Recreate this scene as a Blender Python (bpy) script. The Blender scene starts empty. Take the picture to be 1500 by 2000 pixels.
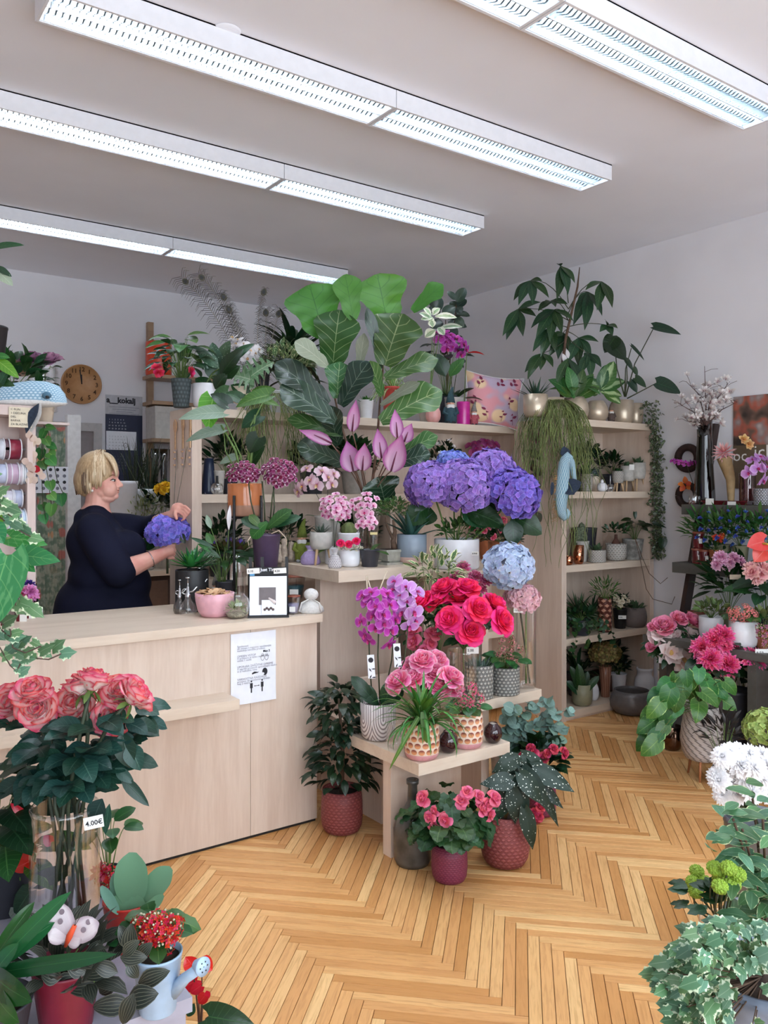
import bpy, math, random
import numpy as np
from mathutils import Matrix, Vector
S = bpy.context.scene
COL = S.collection
rnd = random.Random(11)
pi = math.pi
R = math.radians

# ---------------------------------------------------------------- camera, world, daylight, exposure
# room axes: x runs along the counter and the ceiling lights, y towards the back wall, z up; metres
FPX, HOR, EYE = 1618.0, 960.0, 1.5
CX, SX = .5835, .8121
cd = bpy.data.cameras.new('camera')
cd.sensor_fit = 'HORIZONTAL'; cd.sensor_width = 36; cd.lens = 36 * FPX / 1500
cd.shift_y = -(1000 - HOR) / 1500
cam = bpy.data.objects.new('camera', cd); COL.objects.link(cam)
cam.location = (0, 0, EYE); cam.rotation_euler = (pi / 2, 0, -math.atan2(CX, SX))
S.camera = cam
w = bpy.data.worlds.new('overcast_sky'); S.world = w; w.use_nodes = True
w.node_tree.nodes['Background'].inputs[0].default_value = (.80, .90, 1.0, 1)
w.node_tree.nodes['Background'].inputs[1].default_value = 5.8
pl = bpy.data.lights.new('shop_window_portal', 'AREA'); pl.shape = 'RECTANGLE'; pl.size = 5.6; pl.size_y = 2.3
pl.cycles.is_portal = True
po = bpy.data.objects.new('shop_window_portal', pl); COL.objects.link(po)
po.location = (1.0, -1.38, 1.65); po.rotation_euler = (R(90), 0, 0)
LAMP_W = 52.0
vs = S.view_settings
vs.view_transform = 'Standard'; vs.look = 'None'; vs.gamma = 1; vs.use_curve_mapping = False
vs.exposure = 0.1
S.cycles.max_bounces = 10; S.cycles.diffuse_bounces = 6; S.cycles.transparent_max_bounces = 16

# ---------------------------------------------------------------- survey helpers: sight lines to places in the room
def ray(px, py):
    r = (px - 750) / FPX
    return Vector((CX + SX * r, SX - CX * r, (HOR - py) / FPX))
def at_d(px, py, d): return Vector((0, 0, EYE)) + ray(px, py) * d
def at_z(px, py, z): return at_d(px, py, (z - EYE) / ((HOR - py) / FPX))
def at_y(px, py, y): return at_d(px, py, y / ray(px, py).y)
def at_x(px, py, x): return at_d(px, py, x / ray(px, py).x)
def dist(p): return p[0] * CX + p[1] * SX
RIGHT = Vector((SX, -CX, 0)); FWD = Vector((CX, SX, 0)); UP = Vector((0, 0, 1))

# ---------------------------------------------------------------- mesh helpers
def lin(h):
    h = h.lstrip('#'); c = [int(h[i:i + 2], 16) / 255 for i in (0, 2, 4)]
    return tuple((x / 12.92 if x <= .04045 else ((x + .055) / 1.055) ** 2.4) for x in c) + (1,)

class MB:
    def __init__(s): s.v = []; s.f = []; s.uv = []; s.m = []; s.n = 0
    def add(s, V, F, UV=None, M=None, m=0):
        V = np.asarray(V, float)
        if M is not None:
            A = np.array(M); V = V @ A[:3, :3].T + A[:3, 3]
        s.v.append(V); s.uv.append(np.zeros((len(V), 2)) if UV is None else UV)
        n = s.n; s.f += [tuple(i + n for i in q) for q in F]; s.m += [m] * len(F); s.n += len(V)
        return s
    def mesh(s, name, mats, smooth=True):
        me = bpy.data.meshes.new(name)
        V = np.concatenate(s.v); UV = np.concatenate(s.uv)
        me.from_pydata(V.tolist(), [], s.f)
        li = np.empty(len(me.loops), np.int32); me.loops.foreach_get('vertex_index', li)
        ul = me.uv_layers.new(name='UVMap'); ul.data.foreach_set('uv', UV[li].astype(np.float32).ravel())
        if not isinstance(mats, (list, tuple)): mats = [mats]
        for x in mats: me.materials.append(x)
        if len(mats) > 1: me.polygons.foreach_set('material_index', np.array(s.m, np.int32))
        if smooth: me.polygons.foreach_set('use_smooth', np.ones(len(me.polygons), bool))
        me.update(); return me

def ob(name, me, parent=None, M=None, label=None, kind=None):
    o = bpy.data.objects.new(name, me); COL.objects.link(o)
    if parent is not None: o.parent = parent
    if M is not None:
        if isinstance(M, Matrix): o.matrix_local = M
        else: o.location = M
    if label: o['label'] = label
    if kind: o['kind'] = kind
    return o
def tag(o, label, cat, group=None):
    o['label'] = label; o['category'] = cat
    if group: o['group'] = group
    return o
def thing(name, label, cat, loc=(0, 0, 0), group=None, rz=0):
    o = bpy.data.objects.new(name, None); COL.objects.link(o); o.empty_display_size = .05
    o.location = loc; o.rotation_euler = (0, 0, rz)
    return tag(o, label, cat, group)
def copy_thing(t, loc, label=None, rz=None):
    c = t.copy(); COL.objects.link(c); c.location = loc
    if rz is not None: c.rotation_euler = (0, 0, rz)
    if label: c['label'] = label
    for ch in list(t.children):
        k = ch.copy(); COL.objects.link(k); k.parent = c
        for g in ch.children:
            q = g.copy(); COL.objects.link(q); q.parent = k
    return c
def T(x=0, y=0, z=0): return Matrix.Translation((x, y, z))
def RZ(a): return Matrix.Rotation(a, 4, 'Z')
def RX(a): return Matrix.Rotation(a, 4, 'X')
def RY(a): return Matrix.Rotation(a, 4, 'Y')
def SC(x, y=None, z=None):
    return Matrix.Diagonal((x, x if y is None else y, x if z is None else z, 1))
def frame(o, d, n=UP, s=1.0):
    """x axis along d, z axis near n, origin o"""
    x = Vector(d).normalized(); z = Vector(n); z = z - x * z.dot(x)
    if z.length < 1e-4: z = x.orthogonal()
    z.normalize(); y = z.cross(x)
    M = Matrix((x, y, z)).transposed().to_4x4()
    M.translation = Vector(o)
    return M @ SC(s) if s != 1.0 else M

BOXF = [(0, 3, 2, 1), (4, 5, 6, 7), (0, 1, 5, 4), (1, 2, 6, 5), (2, 3, 7, 6), (3, 0, 4, 7)]
def box(mb, x0, y0, z0, x1, y1, z1, M=None, m=0):
    V = [(x0, y0, z0), (x1, y0, z0), (x1, y1, z0), (x0, y1, z0), (x0, y0, z1), (x1, y0, z1), (x1, y1, z1), (x0, y1, z1)]
    return mb.add(V, BOXF, None, M, m)
def boxm(name, mats, *b, **k):
    return box(MB(), *b, **k).mesh(name, mats, False)
def grid_faces(n, m, closed=False):
    F = []
    k = m if closed else m + 1
    for i in range(n):
        for j in range(m):
            a = i * k + j; b = i * k + (j + 1) % k
            F.append((a, b, b + k, a + k))
    return F
def lathe(mb, prof, n=28, M=None, m=0, wob=None):
    P = np.array(prof, float); k = len(P); a = np.arange(n) * 2 * pi / n
    V = np.zeros((k, n, 3)); V[:, :, 0] = P[:, :1] * np.cos(a); V[:, :, 1] = P[:, :1] * np.sin(a); V[:, :, 2] = P[:, 1:]
    if wob is not None:
        for i in range(k):
            s_ = np.array([wob(t, P[i, 1]) for t in a]); V[i, :, 0] *= s_; V[i, :, 1] *= s_
    UV = np.zeros((k, n, 2)); UV[:, :, 0] = a / (2 * pi); z = P[:, 1]; UV[:, :, 1] = ((z - z.min()) / max(1e-6, np.ptp(z)))[:, None]
    return mb.add(V.reshape(-1, 3), grid_faces(k - 1, n, True), UV.reshape(-1, 2), M, m)
def tube(mb, pts, r, n=6, m=0, M=None, cap=True):
    P = [Vector(p) for p in pts]; k = len(P)
    rs = r if isinstance(r, (list, tuple)) else [r] * k
    V = []; up = None
    for i in range(k):
        d = (P[min(i + 1, k - 1)] - P[max(i - 1, 0)])
        d = d.normalized() if d.length > 1e-9 else Vector((0, 0, 1))
        if up is None: up = d.orthogonal().normalized()
        up = (up - d * up.dot(d)); up = up.normalized() if up.length > 1e-6 else d.orthogonal().normalized()
        q = d.cross(up)
        for j in range(n):
            a = 2 * pi * j / n
            V.append(P[i] + (up * math.cos(a) + q * math.sin(a)) * rs[i])
    F = grid_faces(k - 1, n, True)
    if cap: F += [tuple(range(n))[::-1], tuple(range((k - 1) * n, k * n))]
    UV = np.array([(i / (k - 1), j / n) for i in range(k) for j in range(n)])
    return mb.add([tuple(v) for v in V], F, UV, M, m)
def bez(p0, p1, p2, n=6):
    p0, p1, p2 = Vector(p0), Vector(p1), Vector(p2)
    return [p0 * (1 - t) ** 2 + p1 * 2 * t * (1 - t) + p2 * t * t for t in [i / n for i in range(n + 1)]]
def ball(mb, c, r, n=10, k=7, M=None, m=0):
    r = r if isinstance(r, (list, tuple)) else (r, r, r)
    pr = [(math.sin(pi * i / k), -math.cos(pi * i / k)) for i in range(k + 1)]
    pr[0] = (.001, -1); pr[-1] = (.001, 1)
    return lathe(mb, pr, n, (M if M is not None else Matrix()) @ T(*c) @ SC(*r), m)

PROF = dict(
    ovate=[.06, .5, .85, 1, .97, .85, .66, .42, 0], lance=[.12, .5, .8, .97, 1, .9, .7, .4, 0],
    strap=[.55, .8, .93, 1, 1, .97, .88, .65, .02], heart=[.5, .93, 1, .97, .88, .73, .53, .28, 0],
    fiddle=[.25, .5, .62, .62, .72, .92, 1, .85, .1], round=[.25, .72, .93, 1, 1, .93, .78, .5, .02],
    spat=[.22, .4, .62, .84, .97, 1, .93, .68, .05], needle=[1, 1, 1, .95, .9, .8, .6, .35, 0],
    petal=[.35, .65, .88, 1, 1.02, 1, .9, .65, .1], agave=[1, 1, .95, .85, .73, .58, .42, .22, 0])
def leafgeo(L, W, prof='ovate', n=8, m=4, fold=0., droop=0., wave=0., lobe=0., notch=0, cup=0., th0=0., tw=0.):
    t = np.linspace(0, 1, n + 1); s = np.linspace(-1, 1, m + 1)
    pr = PROF[prof] if isinstance(prof, str) else prof
    w_ = np.interp(t, np.linspace(0, 1, len(pr)), pr) * W / 2
    th = th0 - droop * t ** 1.3
    dx = np.cos(th) * L / n; dz = np.sin(th) * L / n
    x = np.concatenate([[0], np.cumsum(dx[:-1])]); z = np.concatenate([[0], np.cumsum(dz[:-1])])
    nx, nz = -np.sin(th), np.cos(th)
    A = np.abs(s)
    lat = s[None, :] * w_[:, None]
    if notch:
        cut = (np.floor(t * notch * 2) % 2 == 1) & (t > .12) & (t < .95)
        lat = np.where((cut[:, None]) & (A[None, :] > .3), np.sign(s)[None, :] * w_[:, None] * .32, lat)
    off = np.abs(lat) * math.tan(fold) + cup * (A[None, :] ** 2) * w_[:, None] * .8
    off = off + wave * W * np.sin(t * 17.0 + 1.3)[:, None] * A[None, :] * np.sign(s + .01)[None, :] + wave * W * .6 * np.cos(t * 11.)[:, None] * A[None, :]
    c, q = np.cos(tw * t)[:, None], np.sin(tw * t)[:, None]
    y2 = lat * c - off * q; off2 = lat * q + off * c
    V = np.zeros((n + 1, m + 1, 3))
    V[:, :, 0] = x[:, None] + nx[:, None] * off2 - lobe * L * (A[None, :] ** 1.6) * ((1 - t) ** 3)[:, None]
    V[:, :, 1] = y2
    V[:, :, 2] = z[:, None] + nz[:, None] * off2
    UV = np.zeros((n + 1, m + 1, 2)); UV[:, :, 0] = t[:, None]; UV[:, :, 1] = (s[None, :] + 1) / 2
    return V.reshape(-1, 3), [q[::-1] for q in grid_faces(n, m)], UV.reshape(-1, 2)
_lm = {}
def leafmesh(mat, L, W, prof='ovate', **k):
    key = (mat.name, round(L, 4), round(W, 4), str(prof), tuple(sorted(k.items())))
    if key not in _lm:
        g = leafgeo(L, W, prof, **k); _lm[key] = MB().add(*g).mesh('leaf', mat)
    return _lm[key]

# ---------------------------------------------------------------- materials
_mats = {}
def nodes(name):
    m = bpy.data.materials.new(name); m.use_nodes = True
    nt = m.node_tree; nt.nodes.clear(); return m, nt
def N(nt, typ, ins=None, **attr):
    n = nt.nodes.new('ShaderNode' + typ)
    for k, v in attr.items(): setattr(n, k, v)
    for k, v in (ins or {}).items():
        if isinstance(v, bpy.types.NodeSocket): nt.links.new(v, n.inputs[k])
        else: n.inputs[k].default_value = v
    return n
def mth(nt, op, a, b=0., c=0.): return N(nt, 'Math', {0: a, 1: b, 2: c}, operation=op).outputs[0]
def sstep(nt, v, lo, hi, a=0., b=1.):
    return N(nt, 'MapRange', {0: v, 1: lo, 2: hi, 3: a, 4: b}, interpolation_type='SMOOTHSTEP').outputs[0]
def mixc(nt, f, a, b, bt='MIX'):
    n = N(nt, 'Mix', {0: f, 6: a, 7: b}, data_type='RGBA', blend_type=bt); return n.outputs[2]
def rand_(nt):
    o = N(nt, 'ObjectInfo').outputs['Random']; g = N(nt, 'NewGeometry').outputs['Random Per Island']
    return mth(nt, 'FRACT', mth(nt, 'ADD', o, g))
def hsv(nt, c, h=.5, s=1., v=1.): return N(nt, 'HueSaturation', {'Color': c, 'Hue': h, 'Saturation': s, 'Value': v}).outputs[0]
def out(nt, sh): N(nt, 'OutputMaterial', {0: sh})

def mat(name, col='#cccccc', rough=.5, metal=0., var=.06, scale=30., bump=0., spec=.5, coat=0., alpha=1., stretch=None, col2=None, bscale=None):
    """plain surface with a little procedural mottling"""
    if name in _mats: return _mats[name]
    m, nt = nodes(name)
    tc = N(nt, 'TexCoord').outputs['Object']
    if stretch: tc = N(nt, 'Mapping', {0: tc, 3: stretch}).outputs[0]
    nz = N(nt, 'TexNoise', {'Vector': tc, 'Scale': scale, 'Detail': 3.}).outputs[0]
    a = lin(col); b = lin(col2) if col2 else tuple(x * (1 - var * 2.2) for x in a[:3]) + (1,)
    c = mixc(nt, sstep(nt, nz, .3, .7), a, b)
    p = N(nt, 'BsdfPrincipled', {'Base Color': c, 'Roughness': rough, 'Metallic': metal, 'Specular IOR Level': spec, 'Coat Weight': coat})
    if bump:
        h = N(nt, 'TexNoise', {'Vector': tc, 'Scale': bscale or scale * 2, 'Detail': 2.}).outputs[0]
        nt.links.new(N(nt, 'Bump', {'Strength': bump, 'Distance': .004, 'Height': h}).outputs[0], p.inputs['Normal'])
    out(nt, p.outputs[0]); _mats[name] = m; return m

def glass(name, col='#ffffff', rough=0.02, opac=.06):
    """thin clear glass: see-through with a mirror sheen that grows at grazing angles"""
    if name in _mats: return _mats[name]
    m, nt = nodes(name)
    lw = N(nt, 'LayerWeight', {0: .35})
    tr = N(nt, 'BsdfTransparent', {0: lin(col)}); gl = N(nt, 'BsdfGlossy', {0: (1, 1, 1, 1), 'Roughness': rough})
    f = mth(nt, 'ADD', mth(nt, 'MULTIPLY', lw.outputs['Facing'], .45), opac)
    out(nt, N(nt, 'MixShader', {0: f, 1: tr.outputs[0], 2: gl.outputs[0]}).outputs[0]); _mats[name] = m; return m

def wood(name, c1, c2, scale=(3, 3, .35), rough=.45, big=2.2):
    if name in _mats: return _mats[name]
    m, nt = nodes(name)
    tc = N(nt, 'TexCoord').outputs['Object']
    mp = N(nt, 'Mapping', {0: tc, 3: scale}).outputs[0]
    a = N(nt, 'TexNoise', {'Vector': mp, 'Scale': big * 3, 'Detail': 4., 'Distortion': .6}).outputs[0]
    b = N(nt, 'TexNoise', {'Vector': mp, 'Scale': 40., 'Detail': 2.}).outputs[0]
    f = mth(nt, 'ADD', mth(nt, 'MULTIPLY', a, .75), mth(nt, 'MULTIPLY', b, .3))
    c = mixc(nt, sstep(nt, f, .35, .75), lin(c1), lin(c2))
    c = hsv(nt, c, v=sstep(nt, N(nt, 'ObjectInfo').outputs['Random'], 0, 1, .94, 1.04))
    out(nt, N(nt, 'BsdfPrincipled', {'Base Color': c, 'Roughness': rough}).outputs[0]); _mats[name] = m; return m

def lmat(name, base, vein=None, edge=None, nv=8., vs_=.6, mid=.07, rough=.38, tr=.22, pat='vein', var=.28, hue=.03, ew=.62, back=None):
    """leaf surface: midrib, side veins, optional pale margin, blotches, stripes or dots; varies leaf by leaf"""
    if name in _mats: return _mats[name]
    m, nt = nodes(name)
    uv = N(nt, 'SeparateXYZ', {0: N(nt, 'UVMap').outputs[0]}); u, v = uv.outputs[0], uv.outputs[1]
    a = mth(nt, 'ABSOLUTE', mth(nt, 'MULTIPLY', mth(nt, 'SUBTRACT', v, .5), 2.))
    c = lin(base); ve = lin(vein) if vein else tuple(min(1, x * 1.9 + .03) for x in c[:3]) + (1,)
    r = rand_(nt)
    uvr = N(nt, 'CombineXYZ', {0: u, 1: v, 2: mth(nt, 'MULTIPLY', r, 20.)}).outputs[0]
    col = c
    if edge and pat in ('vein', 'edge'):
        nz = N(nt, 'TexNoise', {'Vector': uvr, 'Scale': 5.}).outputs[0]
        col = mixc(nt, sstep(nt, mth(nt, 'ADD', a, mth(nt, 'MULTIPLY', mth(nt, 'SUBTRACT', nz, .5), .7)), ew, ew + .14), c, lin(edge))
    if pat == 'blotch':
        mp = N(nt, 'Mapping', {0: uvr, 3: (2.5, 6, 1)}).outputs[0]
        nz = N(nt, 'TexNoise', {'Vector': mp, 'Scale': 1.6, 'Detail': 4.}).outputs[0]
        col = mixc(nt, sstep(nt, nz, .52, .62), c, lin(edge))
    if pat == 'centre':
        nz = N(nt, 'TexNoise', {'Vector': uvr, 'Scale': 6.}).outputs[0]
        col = mixc(nt, sstep(nt, mth(nt, 'ADD', a, mth(nt, 'MULTIPLY', mth(nt, 'SUBTRACT', nz, .5), .6)), .18, .5), lin(edge), c)
    if pat == 'dots':
        mp = N(nt, 'Mapping', {0: uvr, 3: (12, 6, 1)}).outputs[0]
        d = N(nt, 'TexVoronoi', {'Vector': mp, 'Scale': 1., 'Randomness': .8}).outputs['Distance']
        col = mixc(nt, sstep(nt, d, .15, .23), lin(edge), c)
    if pat == 'stripe':
        s_ = mth(nt, 'ABSOLUTE', mth(nt, 'SINE', mth(nt, 'MULTIPLY', a, 10.)))
        col = mixc(nt, mth(nt, 'MULTIPLY', sstep(nt, s_, .3, .06), .75), c, lin(edge))
    if pat == 'tip':
        col = mixc(nt, sstep(nt, mth(nt, 'ADD', u, mth(nt, 'MULTIPLY', mth(nt, 'SUBTRACT', r, .5), .9)), .6, 1.05), c, lin(edge))
    mk = sstep(nt, a, mid, 0.)
    if nv:
        fr = mth(nt, 'FRACT', mth(nt, 'SUBTRACT', mth(nt, 'MULTIPLY', u, nv), mth(nt, 'MULTIPLY', a, 1.6)))
        sd = sstep(nt, mth(nt, 'ABSOLUTE', mth(nt, 'SUBTRACT', fr, .5)), .07, 0.)
        mk = mth(nt, 'MAXIMUM', mk, mth(nt, 'MULTIPLY', sd, vs_))
    mk = mth(nt, 'MULTIPLY', mk, .75)
    col = mixc(nt, mk, col, ve)
    col = hsv(nt, col, h=sstep(nt, mth(nt, 'FRACT', mth(nt, 'MULTIPLY', r, 7.3)), 0, 1, .5 - hue, .5 + hue), v=sstep(nt, r, 0, 1, 1 - var, 1 + var))
    if back:
        col = mixc(nt, N(nt, 'NewGeometry').outputs['Backfacing'], col, lin(back))
    bp = N(nt, 'Bump', {'Strength': .25, 'Distance': .002, 'Height': mk}).outputs[0]
    p = N(nt, 'BsdfPrincipled', {'Base Color': col, 'Roughness': rough, 'Normal': bp, 'Specular IOR Level': .45})
    sh = p.outputs[0]
    if tr:
        t_ = N(nt, 'BsdfTranslucent', {0: hsv(nt, col, h=.49, s=1.1, v=1.6)})
        sh = N(nt, 'MixShader', {0: tr, 1: sh, 2: t_.outputs[0]}).outputs[0]
    out(nt, sh); _mats[name] = m; return m

def fmat(name, base, tip=None, edge=None, thr=None, rough=.55, tr=.25, var=.1, sheen=0., u0=.1, u1=.9):
    """petal surface: colour runs from the petal's base to its tip, with an optional rim colour"""
    if name in _mats: return _mats[name]
    m, nt = nodes(name)
    uv = N(nt, 'SeparateXYZ', {0: N(nt, 'UVMap').outputs[0]}); u, v = uv.outputs[0], uv.outputs[1]
    a = mth(nt, 'ABSOLUTE', mth(nt, 'MULTIPLY', mth(nt, 'SUBTRACT', v, .5), 2.))
    col = mixc(nt, sstep(nt, u, u0, u1), lin(base), lin(tip or base))
    if thr: col = mixc(nt, sstep(nt, u, .28, .08), col, lin(thr))
    if edge:
        e = mth(nt, 'MAXIMUM', sstep(nt, a, .55, 1.), sstep(nt, u, .78, 1.))
        col = mixc(nt, e, col, lin(edge))
    st = N(nt, 'TexNoise', {'Vector': N(nt, 'CombineXYZ', {0: u, 1: mth(nt, 'MULTIPLY', v, 14.)}).outputs[0], 'Scale': 2.}).outputs[0]
    r = rand_(nt)
    col = hsv(nt, col, h=sstep(nt, mth(nt, 'FRACT', mth(nt, 'MULTIPLY', r, 5.1)), 0, 1, .485, .515), v=mth(nt, 'MULTIPLY', sstep(nt, r, 0, 1, 1 - var, 1 + var), sstep(nt, st, .2, .8, .92, 1.05)))
    p = N(nt, 'BsdfPrincipled', {'Base Color': col, 'Roughness': rough, 'Specular IOR Level': .3})
    t_ = N(nt, 'BsdfTranslucent', {0: col})
    out(nt, N(nt, 'MixShader', {0: tr, 1: p.outputs[0], 2: t_.outputs[0]}).outputs[0]); _mats[name] = m; return m

def emis(name, col, st):
    if name in _mats: return _mats[name]
    m, nt = nodes(name); out(nt, N(nt, 'Emission', {0: lin(col), 1: st}).outputs[0]); _mats[name] = m; return m
_txt = {}
def text(parent, s, size, M, m, name='lettering', bold=0., align='LEFT'):
    cu = bpy.data.curves.new('lettering', 'FONT'); cu.body = s; cu.size = size; cu.align_x = align; cu.offset = bold
    cu.resolution_u = 2; cu.materials.append(m)
    o = bpy.data.objects.new('temp_text', cu); COL.objects.link(o)
    me = bpy.data.meshes.new_from_object(o.evaluated_get(bpy.context.evaluated_depsgraph_get()))
    bpy.data.objects.remove(o); bpy.data.curves.remove(cu)
    return ob(name, me, parent, M, kind='stuff')
# ---------------------------------------------------------------- the room
XL, XR, YF, YB, H = -3.2, 5.05, -1.4, 7.13, 3.28
WALL = mat('wall_paint', '#e6e5e9', .85, var=.03, scale=2.)
CEIL = mat('ceiling_paint', '#f0f3fb', .9, var=.02, scale=1.5)
LAM = wood('pale_laminate', '#d9c6b6', '#cbb5a4', (2.5, 2.5, .25))
LAMH = wood('pale_laminate_lying', '#dccbb8', '#cfbca8', (.3, 2.5, 2.5))
def struct(name, me, **k): return ob(name, me, kind='structure', **k)
struct('wall_back', boxm('wall', WALL, XL, YB, 0, XR, YB + .2, H))
struct('wall_right', boxm('wall', WALL, XR, YF, 0, XR + .2, YB, H))
struct('wall_left', boxm('wall', WALL, XL - .2, YF, 0, XL, YB, H))
mb = MB(); box(mb, XL, YF - .2, 0, XR, YF, .45); box(mb, XL, YF - .2, 2.85, XR, YF, H)
box(mb, XL, YF - .2, .45, -1.9, YF, 2.85); box(mb, 3.9, YF - .2, .45, XR, YF, 2.85)
struct('wall_front', mb.mesh('wall', WALL, False))
mb = MB()
for x in (-1.9, .9, 3.82): box(mb, x, YF - .16, .45, x + .08, YF - .08, 2.85)
for z in (.45, 2.77): box(mb, -1.9, YF - .16, z, 3.9, YF - .08, z + .08)
struct('window_1', mb.mesh('window', mat('white_frame', '#e6e6e6', .4), False))
struct('ceiling', boxm('ceiling', CEIL, XL, YF, H, XR, YB, H + .2))
BB = mat('baseboard_paint', '#cfc6bd', .5)
struct('baseboard_right', boxm('baseboard', BB, XR - .015, YF, 0, XR, YB, .07))
struct('baseboard_back', boxm('baseboard', BB, XL, YB - .015, 0, XR - .015, YB, .07))

# parquet: herringbone oak blocks laid at 45 degrees
def plankmat(name):
    m, nt = nodes(name)
    r = rand_(nt)
    tc = N(nt, 'UVMap').outputs[0]
    mp = N(nt, 'Mapping', {0: tc, 1: N(nt, 'CombineXYZ', {0: mth(nt, 'MULTIPLY', r, 31.), 1: mth(nt, 'MULTIPLY', r, 17.)}).outputs[0], 3: (.9, 2.2, 1)}).outputs[0]
    g = N(nt, 'TexNoise', {'Vector': mp, 'Scale': 5., 'Detail': 5., 'Distortion': 1.}).outputs[0]
    cr = nt.nodes.new('ShaderNodeValToRGB'); e = cr.color_ramp.elements
    e[0].color = lin('#b98249'); e[0].position = 0; e[1].color = lin('#e6bd83'); e[1].position = 1
    for p, c in ((.3, '#c8925a'), (.6, '#d6a268'), (.85, '#dcae74')):
        x = e.new(p); x.color = lin(c)
    nt.links.new(r, cr.inputs[0])
    c = mixc(nt, mth(nt, 'MULTIPLY', sstep(nt, g, .42, .75), .5), cr.outputs[0], lin('#a4703a'))
    big = N(nt, 'TexNoise', {'Vector': N(nt, 'NewGeometry').outputs['Position'], 'Scale': 1.1, 'Detail': 3.}).outputs[0]
    c = hsv(nt, c, v=sstep(nt, big, .3, .7, .9, 1.06))
    out(nt, N(nt, 'BsdfPrincipled', {'Base Color': c, 'Roughness': sstep(nt, g, .3, .7, .32, .45), 'Specular IOR Level': .45}).outputs[0])
    return m
PLK = plankmat('oak_block')
floor = struct('floor', boxm('floor', mat('floor_gap_dirt', '#4a3018', .9), XL, YF, -.12, XR, YB, -.012))
PL, PW, G = .479, .0385, .0009
def plank_geo():
    c = .0009; x0, x1, y0, y1 = G, PL - G, G, PW - G
    V = [(x0, y0, -.013), (x1, y0, -.013), (x1, y1, -.013), (x0, y1, -.013), (x0, y0, -c), (x1, y0, -c), (x1, y1, -c), (x0, y1, -c),
         (x0 + c, y0 + c, 0), (x1 - c, y0 + c, 0), (x1 - c, y1 - c, 0), (x0 + c, y1 - c, 0)]
    Fc = [(0, 1, 5, 4), (1, 2, 6, 5), (2, 3, 7, 6), (3, 0, 4, 7), (4, 5, 9, 8), (5, 6, 10, 9), (6, 7, 11, 10), (7, 4, 8, 11), (8, 9, 10, 11)]
    V = np.array(V); return V, Fc, V[:, :2] * np.array([2., 9.])
pv, pf, puv = plank_geo()
pmesh = MB().add(pv, pf, puv).mesh('plank', PLK, False)
base = Vector((1.351, 2.70, 0)); pd = Vector((.7071, .7071, 0)); qd = Vector((.7071, -.7071, 0))
rest = MB(); cand = []
for i in range(-100, 100):
    for j in range(-12, 10):
        o = base + (pd - qd) * PW * i + (pd + qd) * PL * j
        for k in (0, 1):
            if k == 0: M = frame(o, qd)          # lies along q
            else: M = frame(o + qd * (PL) + pd * PW, pd)
            c = M @ Vector((PL / 2, PW / 2, 0))
            if XL - .3 < c.x < XR + .3 and YF - .3 < c.y < YB + .3:
                f = c.x * CX + c.y * SX; r = (c.x * SX - c.y * CX)
                vis = f > 1.9 and abs(r / f) < .5 and not (c.x < 2.0 and c.y > 3.3) and c.y < 4.2 and f < 5.6
                cand.append((0 if vis else 1, f, M))
cand.sort(key=lambda t: (t[0], t[1]))
for i, (hid, f, M) in enumerate(cand):
    M = M @ T(0, 0, rnd.uniform(-.0006, .0002))
    if i < 300 and not hid: ob('plank', pmesh, floor, M)
    else: rest.add(pv, pf, puv, M)
ob('plank', rest.mesh('planks', PLK, False), floor, kind='stuff')

# ---------------------------------------------------------------- ceiling lights
WHITEM = mat('white_enamel', '#e4e5ea', .35, var=.02); ALU = mat('aluminium', '#d8dde2', .3, metal=.85, var=.03)
LOUV = mat('louver_metal', '#8d979c', .3, metal=.6, var=.02)
def light_unit(x0, x1, y0, y1, label, left_end, right_end):
    zc, zb = H, H - .085; t = thing('ceiling_light', label, 'ceiling light', ((x0 + x1) / 2, (y0 + y1) / 2, zb), 'fluorescent ceiling lights')
    o = t.location; L2, W2, h = (x1 - x0) / 2, (y1 - y0) / 2, zc - zb
    mb = MB(); e = .012
    box(mb, -L2, -W2, 0, L2, -W2 + e, h); box(mb, -L2, W2 - e, 0, L2, W2, h)
    box(mb, -L2, -W2 + e, 0, -L2 + e, W2 - e, h); box(mb, L2 - e, -W2 + e, 0, L2, W2 - e, h)
    box(mb, -L2, -W2, h - .006, L2, W2, h)
    ob('housing', mb.mesh('housing', WHITEM, False), t)
    mb = MB()
    for s in (-1, 0, 1): box(mb, -L2 + e, s * (W2 - .014) - .002, .004, L2 - e, s * (W2 - .014) + .002, .05)
    ob('rail', mb.mesh('rail', ALU, False), t, kind='stuff')
    mb = MB(); n = 58
    for i in range(n + 1):
        x = -L2 + e + .02 + (2 * L2 - 2 * e - .04) * i / n
        for s in (-1, 1):
            y0_, y1_ = sorted((s * .003, s * (W2 - .017)))
            mb.add([(x - .001, y0_, .006), (x - .001, y1_, .006), (x + .001, y0_, .034), (x + .001, y1_, .034)], [(0, 1, 3, 2)])
            ym = (y0_ + y1_) / 2
            mb.add([(x - .004, y0_, .03), (x - .004, ym, .012), (x - .004, y1_, .03), (x + .004, y0_, .03), (x + .004, ym, .012), (x + .004, y1_, .03)], [(0, 1, 4, 3), (1, 2, 5, 4)])
    ob('louver', mb.mesh('louver', LOUV, False), t, kind='stuff')
    for s in (-1, 1):
        tb = MB(); tube(tb, [(-L2 + .03, s * W2 * .5, .058), (L2 - .03, s * W2 * .5, .058)], .013, 8)
        ob('tube', tb.mesh('tube', emis('tube_glow', '#ebf5ff', LAMP_W)), t, label='glowing fluorescent tube')
ROWS = [(.96, 1.15, 'first row from the shop window'), (1.96, 2.18, 'second row from the shop window'), (2.94, 3.16, 'row over the counter front'), (3.96, 4.17, 'row over the assistant'), (5.56, 5.77, 'row nearest the back wall')]
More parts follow.
